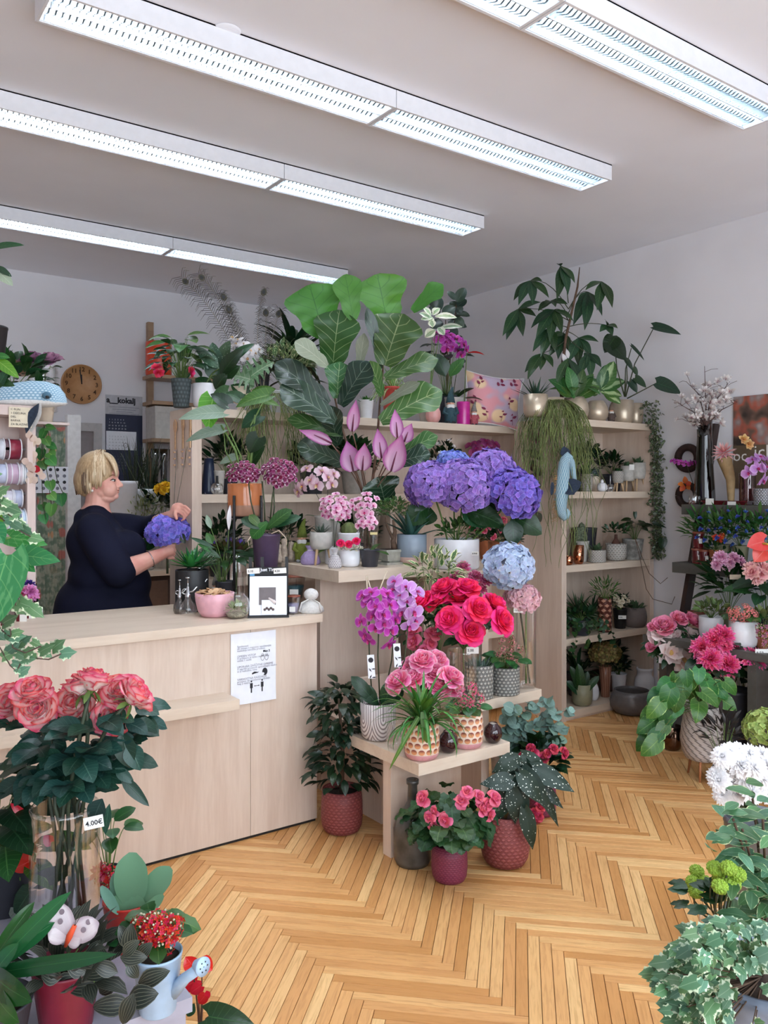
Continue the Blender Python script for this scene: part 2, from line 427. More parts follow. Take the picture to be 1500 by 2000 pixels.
for y0, y1, nm in ROWS:
    x0 = .72
    for k in (0, 1):
        light_unit(x0 + k * 1.462, x0 + k * 1.462 + 1.458, y0, y1, f'white louvred fluorescent light, {"left" if k == 0 else "right"} unit of the {nm}', k == 0, k == 1)
    if y0 == .96:
        for q in (-.05,):
            light_unit(x0, x0 + 1.458, q, q + .2, 'white louvred fluorescent light right above the shop door, left unit', 1, 0)
            light_unit(x0 + 1.462, x0 + 2.92, q, q + .2, 'white louvred fluorescent light right above the shop door, right unit', 1, 0)
mb = MB(); lathe(mb, [(.001, -.006), (.05, -.006), (.055, 0)], 24)
tag(ob('ceiling_rose', mb.mesh('cap', CEIL), None, at_z(443, 60, H - .001)), 'round white blanking cap flat on the ceiling beside the lights', 'ceiling rose')

# ---------------------------------------------------------------- counter
cnt = thing('shop_counter', 'long pale wooden shop counter with a worktop and a low ledge', 'counter', (.4, 3.5, 0))
def rel(p, t): return Vector(p) - t.location
def bpart(name, t, m, x0, y0, z0, x1, y1, z1, **k):
    """box given in room coordinates, as a part of t, origin at its own corner so the grain follows it"""
    l = t.location if t else Vector((0, 0, 0))
    return ob(name, boxm(name, m, 0, 0, 0, x1 - x0, y1 - y0, z1 - z0), t, Vector((x0, y0, z0)) - l, **k)
bpart('worktop', cnt, LAMH, -1.6, 3.215, .908, 1.968, 3.92, .945)
bpart('front_panel', cnt, LAM, -1.6, 3.245, .012, .55, 3.265, .908)
bpart('front_panel', cnt, LAM, .552, 3.245, .012, 1.62, 3.265, .908)
bpart('front_panel', cnt, LAM, 1.622, 3.245, .012, 1.955, 3.265, .908)
bpart('plinth', cnt, mat('plinth_black', '#17130f', .7), -1.6, 3.25, 0, 1.95, 3.29, .012)
bpart('side_panel', cnt, LAM, 1.935, 3.265, 0, 1.955, 3.85, .908)
bpart('back_panel', cnt, LAM, -1.6, 3.83, 0, 1.935, 3.85, .908)
bpart('ledge', cnt, LAMH, -1.6, 3.095, .61, 1.497, 3.245, .65)

# notice taped to the counter front
PAPER = mat('white_paper', '#e9ecf4', .7, var=.02); INK = mat('black_ink', '#26262c', .8, var=0); GREYINK = mat('grey_ink', '#777784', .8, var=0)
a = at_y(450, 1378, 3.2435); b_ = at_y(538, 1234, 3.2435)
nt_ = thing('paper_notice', 'white printed notice sheet taped to the counter front', 'notice', (a.x, 3.2435, .588))
pw = b_.x - a.x; ph = pw * 1.41
g = leafgeo(1, 1, [1] * 9, n=10, m=6); V = g[0].copy(); X = V[:, 1] + .5; Z = V[:, 0]
VV = np.stack([X * pw, -.003 - .02 * np.maximum(0, .18 - Z) * (np.sin(X * 5) ** 2) - .004 * np.sin(X * 3.1), Z * ph], 1)
ob('sheet', MB().add(VV, g[1], g[2]).mesh('sheet', PAPER), nt_)
MN = RX(pi / 2)
lines = [(.805, 'Spoštovani', .95), (.775, 'ob vstopu v trgovino upoštevajte', .95), (.745, 'naslednja navodila prosimo', .95),
         (.665, 'OMEJEN VSTOP', 1), (.635, 'V prostoru je lahko največ ena', .95), (.605, 'oseba 1 osebi', .95),
         (.515, 'UPORABA ZAŠČITNE OPREME', 1), (.485, 'V zaprtih prostorih uporabljajte masko', .95), (.455, 'in si razkužite roke', .95),
         (.34, 'VARNOSTNA RAZDALJA', 1), (.31, 'prosimo, da upoštevate razdaljo', .95), (.28, 'vsaj 2 metra', .95)]
for z, s, k in lines: text(nt_, s, .0128 * k, T(.13 * pw, -.0075, z * ph) @ MN, GREYINK)
text(nt_, 'Max 2', .0135, T(.7 * pw, -.0075, .7 * ph) @ MN, INK, bold=.0004)
def flat(parent, name, pts, M, m):
    return ob(name, MB().add([(x, y, 0) for x, y in pts], [tuple(range(len(pts)))]).mesh(name, m, False), parent, M)
def disc(r, n=14, cx=0, cy=0, sx=1, sy=1, a0=0, a1=2 * pi): return [(cx + r * sx * math.cos(a0 + (a1 - a0) * i / n), cy + r * sy * math.sin(a0 + (a1 - a0) * i / n)) for i in range(n)]
def ring_mark(parent, r, M, m, t_=.0012, sy=1.):
    mb = MB(); n = 18; V = []
    for i in range(n):
        c, s = math.cos(2 * pi * i / n), math.sin(2 * pi * i / n); V += [(r * c, r * s * sy, 0), ((r - t_) * c, (r - t_) * s * sy, 0)]
    mb.add(V, [(2 * i, 2 * ((i + 1) % n), 2 * ((i + 1) % n) + 1, 2 * i + 1) for i in range(n)])
    return ob('figure_mark', mb.mesh('mark', m, False), parent, M)
for fx in (.69, .78):
    ring_mark(nt_, .0055, T(fx * pw, -.0075, .665 * ph) @ MN, INK, .001); ring_mark(nt_, .0085, T(fx * pw, -.0075, .622 * ph) @ MN, INK, .001, 1.5)
for fx in (.44, .68):
    flat(nt_, 'figure_mark', disc(.004, 12, 0, .021), T(fx * pw, -.0075, .235 * ph) @ MN, INK)
    flat(nt_, 'figure_mark', [(-.0065, .014), (-.0065, -.008), (-.003, -.008), (-.003, -.028), (.003, -.028), (.003, -.008), (.0065, -.008), (.0065, .014)], T(fx * pw, -.0075, .235 * ph) @ MN, INK)
flat(nt_, 'arrow_mark', [(.5 * pw, 0), (.52 * pw, .004), (.52 * pw, .0012), (.6 * pw, .0012), (.6 * pw, .004), (.62 * pw, 0), (.6 * pw, -.004), (.6 * pw, -.0012), (.52 * pw, -.0012), (.52 * pw, -.004)], T(0, -.0075, .235 * ph) @ MN, INK)
flat(nt_, 'mask_mark', [(0, 0), (.012, .006), (.03, .002), (.036, .007), (.03, -.001), (.014, -.003), (.001, -.006)], T(.45 * pw, -.0075, .42 * ph) @ MN, INK)
flat(nt_, 'head_mark', disc(.015, 18, 0, 0, .85, 1.1), T(.74 * pw, -.0075, .42 * ph) @ MN, INK)
flat(nt_, 'head_mark', disc(.006, 12, -.009, -.008), T(.74 * pw, -.0085, .42 * ph) @ MN, PAPER)

# ---------------------------------------------------------------- bookcases
def bookcase(name, label, x0, x1, y0, y1, ztop, shelves, th=.045, side=.045):
    t = thing(name, label, 'bookcase', ((x0 + x1) / 2, (y0 + y1) / 2, 0))
    bpart('side_panel', t, LAM, x0, y0, 0, x0 + side, y1, ztop - th); bpart('side_panel', t, LAM, x1 - side, y0, 0, x1, y1, ztop - th)
    bpart('back_panel', t, LAM, x0 + side, y1 - .012, 0, x1 - side, y1, ztop - th)
    bpart('top', t, LAMH, x0, y0, ztop - th, x1, y1, ztop)
    for z in shelves: bpart('shelf', t, LAMH, x0 + side, y0 + .004, z - th, x1 - side, y1 - .012, z)
    return t
ZC, ZR = 1.945, 1.98
YC0, YC1, YR0, YR1 = 4.13, 4.44, 3.69, 4.125
bc = bookcase('bookcase', 'wide pale bookcase dividing the shop behind the step displays', 1.723, 4.20, YC0, YC1, ZC, (1.485, 1.03, .55, .1), .045, .055)
bpart('divider', bc, LAM, 3.02, YC0 + .006, .1, 3.05, YC1 - .012, 1.44); 
br = bookcase('bookcase', 'tall pale five-shelf bookcase against the white right wall', 4.07, 5.03, YR0, YR1, ZR, (1.5, 1.016, .535, .06))
bpart('plinth', br, LAM, 4.115, YR0 + .01, 0, 4.985, YR0 + .03, .015)

# ---------------------------------------------------------------- step displays in front of the bookcase
st1 = thing('display_step', 'low square pale display step with slab leg, nearest the shop floor', 'display step', (2.23, 2.78, 0))
bpart('tabletop', st1, LAMH, 1.985, 2.532, .395, 2.474, 3.02, .442)
bpart('leg', st1, LAM, 2.0, 2.736, 0, 2.38, 2.79, .395); bpart('leg', st1, LAM, 2.24, 2.79, 0, 2.28, 3.0, .395)
st2 = thing('display_step', 'pale display step at the right of the low one, carrying the tall vases', 'display step', (2.75, 3.1, 0))
bpart('tabletop', st2, LAMH, 2.48, 2.85, .483, 3.0, 3.26, .53)
bpart('leg', st2, LAM, 2.72, 2.98, 0, 2.77, 3.22, .483)
st3 = thing('display_tower', 'tall pale display tower at the counter end with square top', 'display tower', (2.42, 3.58, 0))
ZT = 1.12
bpart('tabletop', st3, LAMH, 2.13, 3.335, ZT - .055, 2.69, 3.9, ZT)
bpart('leg', st3, LAM, 2.17, 3.57, 0, 2.66, 3.62, ZT - .055); bpart('leg', st3, LAM, 2.4, 3.62, 0, 2.45, 3.88, ZT - .055)
bpart('side_panel', st3, LAM, 2.17, 3.04, 0, 2.21, 3.565, .395); bpart('back_panel', st3, LAM, 2.21, 3.3, 0, 2.66, 3.33, .6)
st4 = thing('display_tower', 'pale display tower behind the rose vase, carrying the white planter', 'display tower', (3.0, 3.6, 0))
ZP = 1.09
bpart('tabletop', st4, LAMH, 2.70, 3.2, ZP - .05, 3.3, 3.98, ZP); bpart('leg', st4, LAM, 2.78, 3.5, 0, 2.83, 3.93, ZP - .05); bpart('leg', st4, LAM, 3.2, 3.5, 0, 3.25, 3.93, ZP - .05)

# ---------------------------------------------------------------- grey ladder rack on the right wall
GREY = mat('grey_rack_paint', '#56544f', .6); DKW = wood('dark_wood', '#3a2723', '#2a1b18', (3, 3, .4))
rk = thing('ladder_rack', 'dark grey ladder shelf rack leaning on the right wall', 'rack', (4.85, 2.7, 0))
RS = ((4.72, 1.416), (4.62, 1.045), (4.50, .66))
for x, z in RS: bpart('shelf', rk, GREY, x, 1.75, z - .065, 5.03, 3.25, z)
for y in (3.2, 1.85):
    mb = MB(); d = Vector((.62, 0, 2.0)); 
    V = [(4.42, y - .03, 0), (4.5, y - .03, 0), (4.5, y, 0), (4.42, y, 0), (4.97, y - .03, 1.95), (5.03, y - .03, 1.95), (5.03, y, 1.95), (4.97, y, 1.95)]
    mb.add([tuple(rel(v, rk)) for v in V], BOXF); ob('upright', mb.mesh('upright', DKW, False), rk)
tb = thing('display_table', 'pale wooden display table at the right edge below the dahlias', 'table', (4.35, 2.0, 0))
bpart('tabletop', tb, LAMH, 3.9, 1.5, .55, 4.46, 2.16, .6); bpart('leg', tb, LAM, 3.98, 2.05, 0, 4.4, 2.1, .55); bpart('leg', tb, LAM, 3.98, 1.6, 0, 4.4, 1.65, .55)
# ---------------------------------------------------------------- pots and vases
SHAPE = dict(
    cyl=[(.9, 0), (.97, .015), (1, .06), (1, .97), (.985, 1)], taper=[(.7, 0), (.74, .02), (.98, .95), (1, .96), (1, 1)],
    round=[(.72, 0), (.84, .03), (.95, .14), (1, .36), (.985, .7), (.93, 1)], cup=[(.6, 0), (.74, .02), (.88, .09), (.97, .24), (1, .45), (1, 1)],
    belly=[(.62, 0), (.78, .03), (.93, .15), (1, .36), (.96, .6), (.84, .85), (.8, 1)],
    ball=[(.45, 0), (.7, .05), (.92, .22), (1, .45), (.94, .7), (.74, .9), (.62, 1)], goblet=[(.42, 0), (.36, .04), (.2, .12), (.24, .22), (.7, .36), (.95, .6), (1, 1)],
    bowl=[(.55, 0), (.66, .02), (.86, .25), (.97, .65), (1, 1)], flare=[(.62, 0), (.66, .03), (.7, .3), (.8, .65), (1, 1)],
    low=[(.7, 0), (.85, .06), (.98, .3), (1, .5), (.93, .8), (.8, 1)], tallv=[(.85, 0), (.9, .02), (.9, .1), (.72, .5), (.62, .8), (.66, 1)],
    urn=[(.8, 0), (.82, .1), (.75, .16), (.96, .35), (1, .5), (.9, .7), (.72, .78), (.72, .9), (.78, .93), (.78, 1)], cone=[(.9, 0), (.95, .02), (1, .1), (.75, .6), (.6, 1)])
SOIL = mat('potting_soil', '#3a2a20', .95, var=.3, scale=60)
def vessel(t, style, r, h, m, soil=.86, name='pot', n=28, th=.06, wob=None, label=None, z0=0.):
    pr = SHAPE[style]; o = [(.001, 0)] + [(a * r, b * h) for a, b in pr]
    tk = max(.0015, th * r); zin = h * (soil if soil else .05) - .01
    inner = [(a * r - tk, b * h) for a, b in reversed(pr) if b * h > zin]
    rb = np.interp(zin / h, [b for a, b in pr], [a for a, b in pr]) * r - tk
    o += inner + [(rb, zin), (.001, zin)]
    mb = MB(); lathe(mb, o, n, T(0, 0, z0), wob=wob); po_t = ob(name, mb.mesh(name, m), t, label=label)
    if soil:
        rr = np.interp(soil, [b for a, b in pr], [a for a, b in pr]) * r - tk
        s = MB(); lathe(s, [(rr * .999, h * soil - .006), (rr * .97, h * soil), (rr * .5, h * soil + .004), (.001, h * soil + .006)], 14, T(0, 0, z0)); ob('soil', s.mesh('soil', SOIL), po_t)
    t['zs'] = h * (soil or 1) + z0; t['r'] = r; t['h'] = h
def potpat(name, pat, c1, c2, nu, nv, rough=.5, c3=None, bump=.5, band=0.):
    """pot with a moulded or printed repeat (scales, bumps, dashes, arches) around its side"""
    if name in _mats: return _mats[name]
    m, nt = nodes(name)
    uv = N(nt, 'SeparateXYZ', {0: N(nt, 'UVMap').outputs[0]}); v = mth(nt, 'MULTIPLY', uv.outputs[1], nv)
    row = mth(nt, 'FLOOR', v); u = mth(nt, 'ADD', mth(nt, 'MULTIPLY', uv.outputs[0], nu), mth(nt, 'MULTIPLY', mth(nt, 'MODULO', row, 2.), .5))
    fu = mth(nt, 'SUBTRACT', mth(nt, 'FRACT', u), .5); fv = mth(nt, 'SUBTRACT', mth(nt, 'FRACT', v), .5)
    d = mth(nt, 'SQRT', mth(nt, 'ADD', mth(nt, 'POWER', mth(nt, 'ABSOLUTE', fu), 2.), mth(nt, 'POWER', mth(nt, 'ABSOLUTE', fv), 2.)))
    if pat == 'scale': k = sstep(nt, d, .44, .38); col = mixc(nt, k, lin(c1), mixc(nt, sstep(nt, fv, -.25, .4), lin(c2), lin(c3)))
    elif pat == 'bump': k = sstep(nt, d, .5, .1); col = mixc(nt, k, lin(c1), lin(c2))
    elif pat == 'dash':
        k = sstep(nt, mth(nt, 'ABSOLUTE', mth(nt, 'ADD', fu, mth(nt, 'MULTIPLY', fv, .8))), .16, .06); col = mixc(nt, k, lin(c1), lin(c2))
    elif pat == 'diamond':
        k = sstep(nt, mth(nt, 'ADD', mth(nt, 'ABSOLUTE', fu), mth(nt, 'ABSOLUTE', fv)), .5, .3); col = mixc(nt, k, lin(c1), lin(c2))
    elif pat == 'arch':
        U = mth(nt, 'SUBTRACT', mth(nt, 'FRACT', mth(nt, 'MULTIPLY', uv.outputs[0], nu)), .5); lo = mth(nt, 'MINIMUM', mth(nt, 'SUBTRACT', uv.outputs[1], .62), 0.)
        dd = mth(nt, 'SQRT', mth(nt, 'ADD', mth(nt, 'POWER', mth(nt, 'ABSOLUTE', U), 2.), mth(nt, 'POWER', mth(nt, 'ABSOLUTE', mth(nt, 'MULTIPLY', lo, .9)), 2.)))
        k = sstep(nt, mth(nt, 'SINE', mth(nt, 'MULTIPLY', dd, nv)), .0, .5); col = mixc(nt, k, lin(c1), lin(c2))
    if band: col = mixc(nt, sstep(nt, uv.outputs[1], band + .01, band), col, lin(c3 if pat != 'scale' else '#d79aa0'))
    bp = N(nt, 'Bump', {'Strength': bump, 'Distance': .004, 'Height': k}).outputs[0]
    out(nt, N(nt, 'BsdfPrincipled', {'Base Color': col, 'Roughness': rough, 'Normal': bp}).outputs[0]); _mats[name] = m; return m

def spot(px, py=None, z=None, Y=None, d=None, push=0.):
    """a standing place: on height z seen at base pixel py, or on height z along the line y=Y, or z at distance d"""
    if Y is not None: p = at_y(px, 900, Y); p.z = z
    elif d is not None: p = at_d(px, 900, d); p.z = z
    else: p = at_z(px, py, z) + FWD * push
    return p
def planter(name, label, cat, pos, wpx, hpx, style, m, group=None, **k):
    t = thing(name, label, cat, pos, group); d = dist(pos); vessel(t, style, wpx * d / FPX / 2, hpx * d / FPX, m, **k); return t
def ppot(name, label, px, wpx, hpx, style, m, py=None, z=None, Y=None, d=None, cat='plant', **k):
    pos = spot(px, py, z, Y, d)
    if Y is None and d is None: pos = pos + FWD * (wpx * dist(pos) / FPX / 2 * .8)
    return planter(name, label, cat, pos, wpx, hpx, style, m, **k)

# ---------------------------------------------------------------- plant parts
STEM = mat('green_stem', '#5f7a3a', .5, var=.15); DSTEM = mat('dark_stem', '#3b4428', .55, var=.2); BARK = mat('brown_bark', '#6a5140', .85, var=.2, bump=.3); WOODY = mat('woody_stem', '#57402f', .8, var=.2)
def L2(t, p): return Vector(p) - t.location
def leaf_at(t, me, o, d, n, s=1., name='leaf', parent=None): return ob(name, me, parent or t, frame(o, d, n, s))
def leaf_px(t, base, tip, wpx, d, mt, prof='ovate', d2=None, face=None, name='leaf', stem=None, **k):
    """one leaf drawn between two sighted points"""
    a = at_d(*base, d); b = at_d(*tip, d2 or d); L = (b - a).length; W = wpx * d / FPX
    k.setdefault('droop', .5); k.setdefault('th0', k['droop'] * .45); k.setdefault('fold', .2)
    n = Vector(face) if face else (-FWD + UP * .5)
    g = leafgeo(L, W, prof, **k); return ob(name, MB().add(*g).mesh(name, mt), t, frame(L2(t, a), b - a, n))
def stems(t, lines, r=.002, m=None, n=5, name='stem', kind='stuff', taper=.6):
    mb = MB()
    for l in lines:
        rr = r if not isinstance(l, dict) else l['r']; P = l if not isinstance(l, dict) else l['p']
        k = len(P); tube(mb, P, [rr * (1 - (1 - taper) * i / (k - 1)) for i in range(k)], n)
    return ob(name, mb.mesh(name, m or STEM), t, kind=kind if len(lines) > 1 else None)
def rosette(t, cnt, L, W, prof, mt, z0, tilt=(10, 80), rad=.01, c=(0, 0), name='leaf', jit=.25, rng=rnd, az=None, th0=None, var=.2, **k):
    mes = [leafmesh(mt, L, W, prof, **{**k, 'tw': tw}) for tw in (0., .12, -.15)]
    for i in range(cnt):
        f = i / max(1, cnt - 1); a = i * 2.39996 + rng.uniform(-jit, jit) if az is None else az[i % len(az)] + rng.uniform(-jit, jit)
        e = R(90 - (tilt[0] + (tilt[1] - tilt[0]) * f + rng.uniform(-6, 6)))
        d = Vector((math.cos(a) * math.cos(e), math.sin(a) * math.cos(e), math.sin(e)))
        s = rng.uniform(1 - var, 1 + var * .5) * (.6 + .4 * min(1, f * 2.5))
        leaf_at(t, mes[i % 3], Vector((c[0] + math.cos(a) * rad, c[1] + math.sin(a) * rad, z0 - .004)), d, Vector((0, 0, 1)) if e < 1.2 else Vector((-math.cos(a), -math.sin(a), .1)), s, name)
def shell(n, up=0., rng=rnd):
    """directions spread over a sphere cap"""
    o = []
    for i in range(n):
        z = 1 - (i + .5) / n * (1 - up); r = math.sqrt(max(0, 1 - z * z)); a = i * 2.39996 + rng.uniform(-.3, .3)
        o.append(Vector((r * math.cos(a), r * math.sin(a), z)))
    return o
def bush(t, c, rr, n, L, W, m, prof='ovate', up=-.3, droop=.5, fill=.55, name='foliage', lean=.35, hang=0., rng=rnd, nn=4, mm=2, stem=True, smat=None, **k):
    """a crown of many small leaves, one part"""
    mb = MB(); gs = [leafgeo(L, W, prof, n=nn, m=mm, fold=.2, droop=droop * q, **k) for q in (.6, 1., 1.5)]; ends = []
    c = Vector(c)
    for i, d in enumerate(shell(n, up, rng)):
        f = fill + (1 - fill) * rng.random() ** .5
        p = c + Vector((d.x * rr[0], d.y * rr[1], d.z * rr[2])) * f
        dd = d + Vector((rng.uniform(-.6, .6), rng.uniform(-.6, .6), lean + rng.uniform(-.5, .5) - hang))
        nrm = Vector((rng.uniform(-.4, .4), rng.uniform(-.4, .4), 1)) + d * .4
        mb.add(*gs[i % 3], frame(p, dd, nrm, rng.uniform(.7, 1.15)))
        if i % max(1, n // 12) == 0: ends.append(p)
    o = ob(name, mb.mesh(name, m), t, kind='stuff')
    if stem:
        b = Vector((c.x, c.y, min(t.get('zs', 0), c.z)))
        stems(t, [bez(b, (b + e) / 2 + Vector((0, 0, .15 * (e - b).length)), e, 4) for e in ends], .0022, smat or STEM)
    return o
def dome(t, cnt, c, rr, L, W, mt, prof='heart', up=0., droop=.6, out_=.5, rng=rnd, root=None, smat=None, sr=.0016, name='leaf', ups=1., var=.25, **k):
    """separate leaves on their own stalks around a crown"""
    mes = [leafmesh(mt, L, W, prof, droop=droop * q, **{**{'fold': .15, 'n': 6, 'm': 4}, **k}) for q in (.7, 1.1)]
    c = Vector(c); root = Vector(root) if root else Vector((c.x, c.y, t.get('zs', 0))); ls = []
    for i, d in enumerate(shell(cnt, up, rng)):
        f = rng.uniform(.7, 1.05); p = c + Vector((d.x * rr[0], d.y * rr[1], d.z * rr[2])) * f
        dd = Vector((d.x, d.y, 0)) * (1 + out_) + Vector((rng.uniform(-.4, .4), rng.uniform(-.4, .4), rng.uniform(-.5, .15) + d.z * .3))
        leaf_at(t, mes[i % 2], p, dd, Vector((d.x * .6, d.y * .6, ups)) - FWD * .5, rng.uniform(1 - var, 1.1), name)
        ls.append(bez(root + Vector((d.x, d.y, 0)) * .01, root + (p - root) * .5 + Vector((0, 0, .25 * (p - root).length)), p, 5))
    stems(t, ls, sr, smat or STEM)
def grass(t, cnt, L, W, mt, z0, rad=.03, spread=(5, 60), droop=1.2, name='blade', c=(0, 0), joined=False, rng=rnd, var=.3, **k):
    k = {**{'prof': 'needle', 'n': 8, 'm': 2, 'fold': .25}, **k}; pr = k.pop('prof')
    gs = [leafgeo(L, W, pr, droop=droop * q, **k) for q in (.5, .9, 1.3)]; mb = MB(); mes = None
    for i in range(cnt):
        a = i * 2.39996 + rng.uniform(-.3, .3); e = R(90 - rng.uniform(*spread)); d = Vector((math.cos(a) * math.cos(e), math.sin(a) * math.cos(e), math.sin(e)))
        M = frame(Vector((c[0] + math.cos(a) * rad * rng.random(), c[1] + math.sin(a) * rad * rng.random(), z0 - .005)), d, UP if e < 1.3 else Vector((-d.x, -d.y, .1)), rng.uniform(1 - var, 1.1))
        if joined: mb.add(*gs[i % 3], M)
        else:
            if mes is None: mes = [MB().add(*g).mesh(name, mt) for g in gs]
            ob(name, mes[i % 3], t, M)
    if joined: ob(name, mb.mesh(name, mt), t, kind='stuff')
def trail(t, start, n, length, spread, L, W, m, prof='ovate', rng=rnd, step=.03, dirs=None, drop=1., name='foliage', smat=None, r=.0012, **k):
    """hanging shoots set with leaves"""
    mb = MB(); ls = []; g = leafgeo(L, W, prof, n=4, m=2, fold=.15, droop=.5, **k)
    for i in range(n):
        a = rng.uniform(0, 2 * pi) if dirs is None else dirs[i % len(dirs)] + rng.uniform(-.3, .3)
        p = Vector(start) + Vector((math.cos(a), math.sin(a), 0)) * spread * rng.uniform(.6, 1); v = Vector((math.cos(a) * .5, math.sin(a) * .5, .5)); q = [p.copy()]
        ll = length * rng.uniform(.45, 1); s = 0
        while s < ll:
            v = (v + Vector((rng.uniform(-.15, .15), rng.uniform(-.15, .15), -.32 * drop))).normalized(); p = p + v * step; s += step; q.append(p.copy())
            for sgn in (-1, 1):
                if rng.random() < .8: mb.add(*g, frame(p, v.orthogonal().normalized() * sgn + Vector((rng.uniform(-.7, .7), rng.uniform(-.7, .7), -.2)), UP * .4 - FWD * .7, rng.uniform(.6, 1.1)))
        ls.append(q)
    ob(name, mb.mesh(name, m), t, kind='stuff'); stems(t, ls, r, smat or STEM, 4)

# ---------------------------------------------------------------- flower heads (local z is the way the flower faces)
_fl = {}
def cached(f):
    def g(*a, **k):
        key = (f.__name__, tuple(x.name if hasattr(x, 'name') else x for x in a), tuple(sorted((q, w_.name if hasattr(w_, 'name') else w_) for q, w_ in k.items())))
        if key not in _fl: _fl[key] = f(*a, **k)
        return _fl[key]
    return g
def petal(mb, L, W, az, tilt, rho, z0=0., m=0, prof='petal', n=5, mm=4, **k):
    d = Vector((math.cos(az) * math.sin(tilt), math.sin(az) * math.sin(tilt), math.cos(tilt)))
    nrm = Vector((-math.cos(az), -math.sin(az), .0)) if tilt < 1.3 else Vector((-math.cos(az) * .2, -math.sin(az) * .2, 1))
    mb.add(*leafgeo(L, W, prof, n=n, m=mm, **k), frame((math.cos(az) * rho, math.sin(az) * rho, z0), d, nrm), m)
@cached
def rose(m, r=.04, seed=1, opn=1., npet=26, green=None):
    g = random.Random(seed); mb = MB()
    for i in range(npet):
        f = i / (npet - 1); az = i * 2.39996 + g.uniform(-.25, .25)
        tilt = R(4 + 52 * opn * f ** 1.7 + g.uniform(-3, 3)); L = r * (1.05 + .12 * f + g.uniform(-.06, .06)); W = r * (.6 + 1.0 * f)
        petal(mb, L, W, az, tilt, r * (.05 + .28 * f), r * (.1 - .1 * f), cup=.55 - .3 * f, droop=-.7 + 2.1 * f * opn, th0=-.25 + .1 * f, wave=.035 * f, n=6, mm=4)
    lathe(mb, [(.001, -.1 * r), (.28 * r, -.05 * r), (.42 * r, .15 * r), (.5 * r, .4 * r), (.3 * r, .55 * r), (.001, .6 * r)], 10)
    if green:
        for k in range(5): petal(mb, r * .85, r * .3, k * 1.257, R(115 + g.uniform(-20, 25)), r * .2, -.05 * r, m=1, prof='lance', n=4, mm=2, droop=.8)
        lathe(mb, [(.001, -.3 * r), (.12 * r, -.28 * r), (.22 * r, -.1 * r), (.24 * r, 0)], 8, None, 1)
    return mb.mesh('bloom', [m, green] if green else m)
@cached
def orchid(m, lip, r=.035, seed=1, flat_=.15):
    mb = MB()
    for a, L, W in ((0, .95, 1.12), (pi, .95, 1.12)): petal(mb, r * L, r * W, a, R(84), r * .06, 0, prof=[.22, .7, .95, 1.05, 1.05, .98, .82, .5, .05], cup=.12, droop=flat_, n=6)
    for a, L, W in ((pi / 2, 1, .66), (pi / 2 + 2.2, .98, .6), (pi / 2 - 2.2, .98, .6)): petal(mb, r * L, r * W, a, R(90), r * .05, -.05 * r, prof='ovate', cup=.1, droop=.2, n=6)
    petal(mb, r * .55, r * .35, -pi / 2, R(55), 0, .04 * r, m=1, prof='petal', cup=.6, droop=-.5)
    for s in (-1, 1): petal(mb, r * .32, r * .26, -pi / 2 + s * .9, R(30), 0, .05 * r, m=1, cup=.4, n=3)
    ball(mb, (0, 0, .1 * r), (.1 * r, .1 * r, .16 * r), 8, 5, None, 1)
    return mb.mesh('bloom', [m, lip])
@cached
def hydrangea(m, r=.08, nf=150, squash=.85, seed=1, fr=.24, lo=-.55):
    g = random.Random(seed); mb = MB(); pg = leafgeo(1, 1.05, 'round', n=3, m=2, cup=.12, droop=.3, wave=.03)
    for d in shell(nf, lo, g):
        q = r * (1 + g.uniform(-.09, .06)); s = r * fr * g.uniform(.8, 1.15); F0 = frame((d.x * q, d.y * q, d.z * q * squash), d.orthogonal(), d + Vector((g.uniform(-.6, .6), g.uniform(-.6, .6), g.uniform(-.4, .6)))) @ RZ(g.uniform(0, 6.3))
        for k in range(4): mb.add(*pg, F0 @ RZ(k * pi / 2) @ T(.04 * s, 0, 0) @ RY(-.25) @ SC(s * g.uniform(.85, 1.1)))
    return mb.mesh('flower_head', m)
@cached
def mum(m, r=.03, n=70, W=.22, seed=1, top=8, low=110, prof='spat', droop=.4, cup=.3, core=None, wave=0., Lf=1., flat_=0.):
    g = random.Random(seed); mb = MB()
    for i in range(n):
        f = (i + .5) / n; tilt = R(top + (low - top) * f ** .75 + g.uniform(-7, 7)); L = r * Lf * (.45 + .5 * f ** .6 + g.uniform(-.06, .06))
        petal(mb, L, r * W * (.7 + .5 * f), i * 2.39996 + g.uniform(-.2, .2), tilt, r * .08, r * .25 * (1 - f) - r * .1, prof=prof, n=3, mm=2, droop=-droop * (1 - 2 * f) if flat_ == 0 else flat_, cup=cup, wave=wave)
    if core: ball(mb, (0, 0, r * .12), (r * .25, r * .25, r * .16), 8, 5, None, 1)
    return mb.mesh('bloom', [m, core] if core else m)
@cached
def umbel(m, bud, r=.03, n=22, seed=1, fs=.3, stem=None):
    """head of many tiny buds and four-petalled flowers"""
    g = random.Random(seed); mb = MB(); pg = leafgeo(1, .8, 'ovate', n=2, m=2, droop=.4)
    for d in shell(n, .15, g):
        p = Vector((d.x * r, d.y * r, d.z * r * .6)) * g.uniform(.8, 1.05); s = r * fs
        if g.random() < .6:
            F0 = frame(p, d.orthogonal(), d)
            for k in range(4): mb.add(*pg, F0 @ RZ(k * pi / 2) @ RY(-.3) @ SC(s))
        else: ball(mb, p, (s * .35, s * .35, s * .55), 5, 4, None, 1)
        tube(mb, [(0, 0, -r * .6), p * .6, p], r * .025, 3, 2, cap=False)
    return mb.mesh('flower_cluster', [m, bud, stem or STEM])
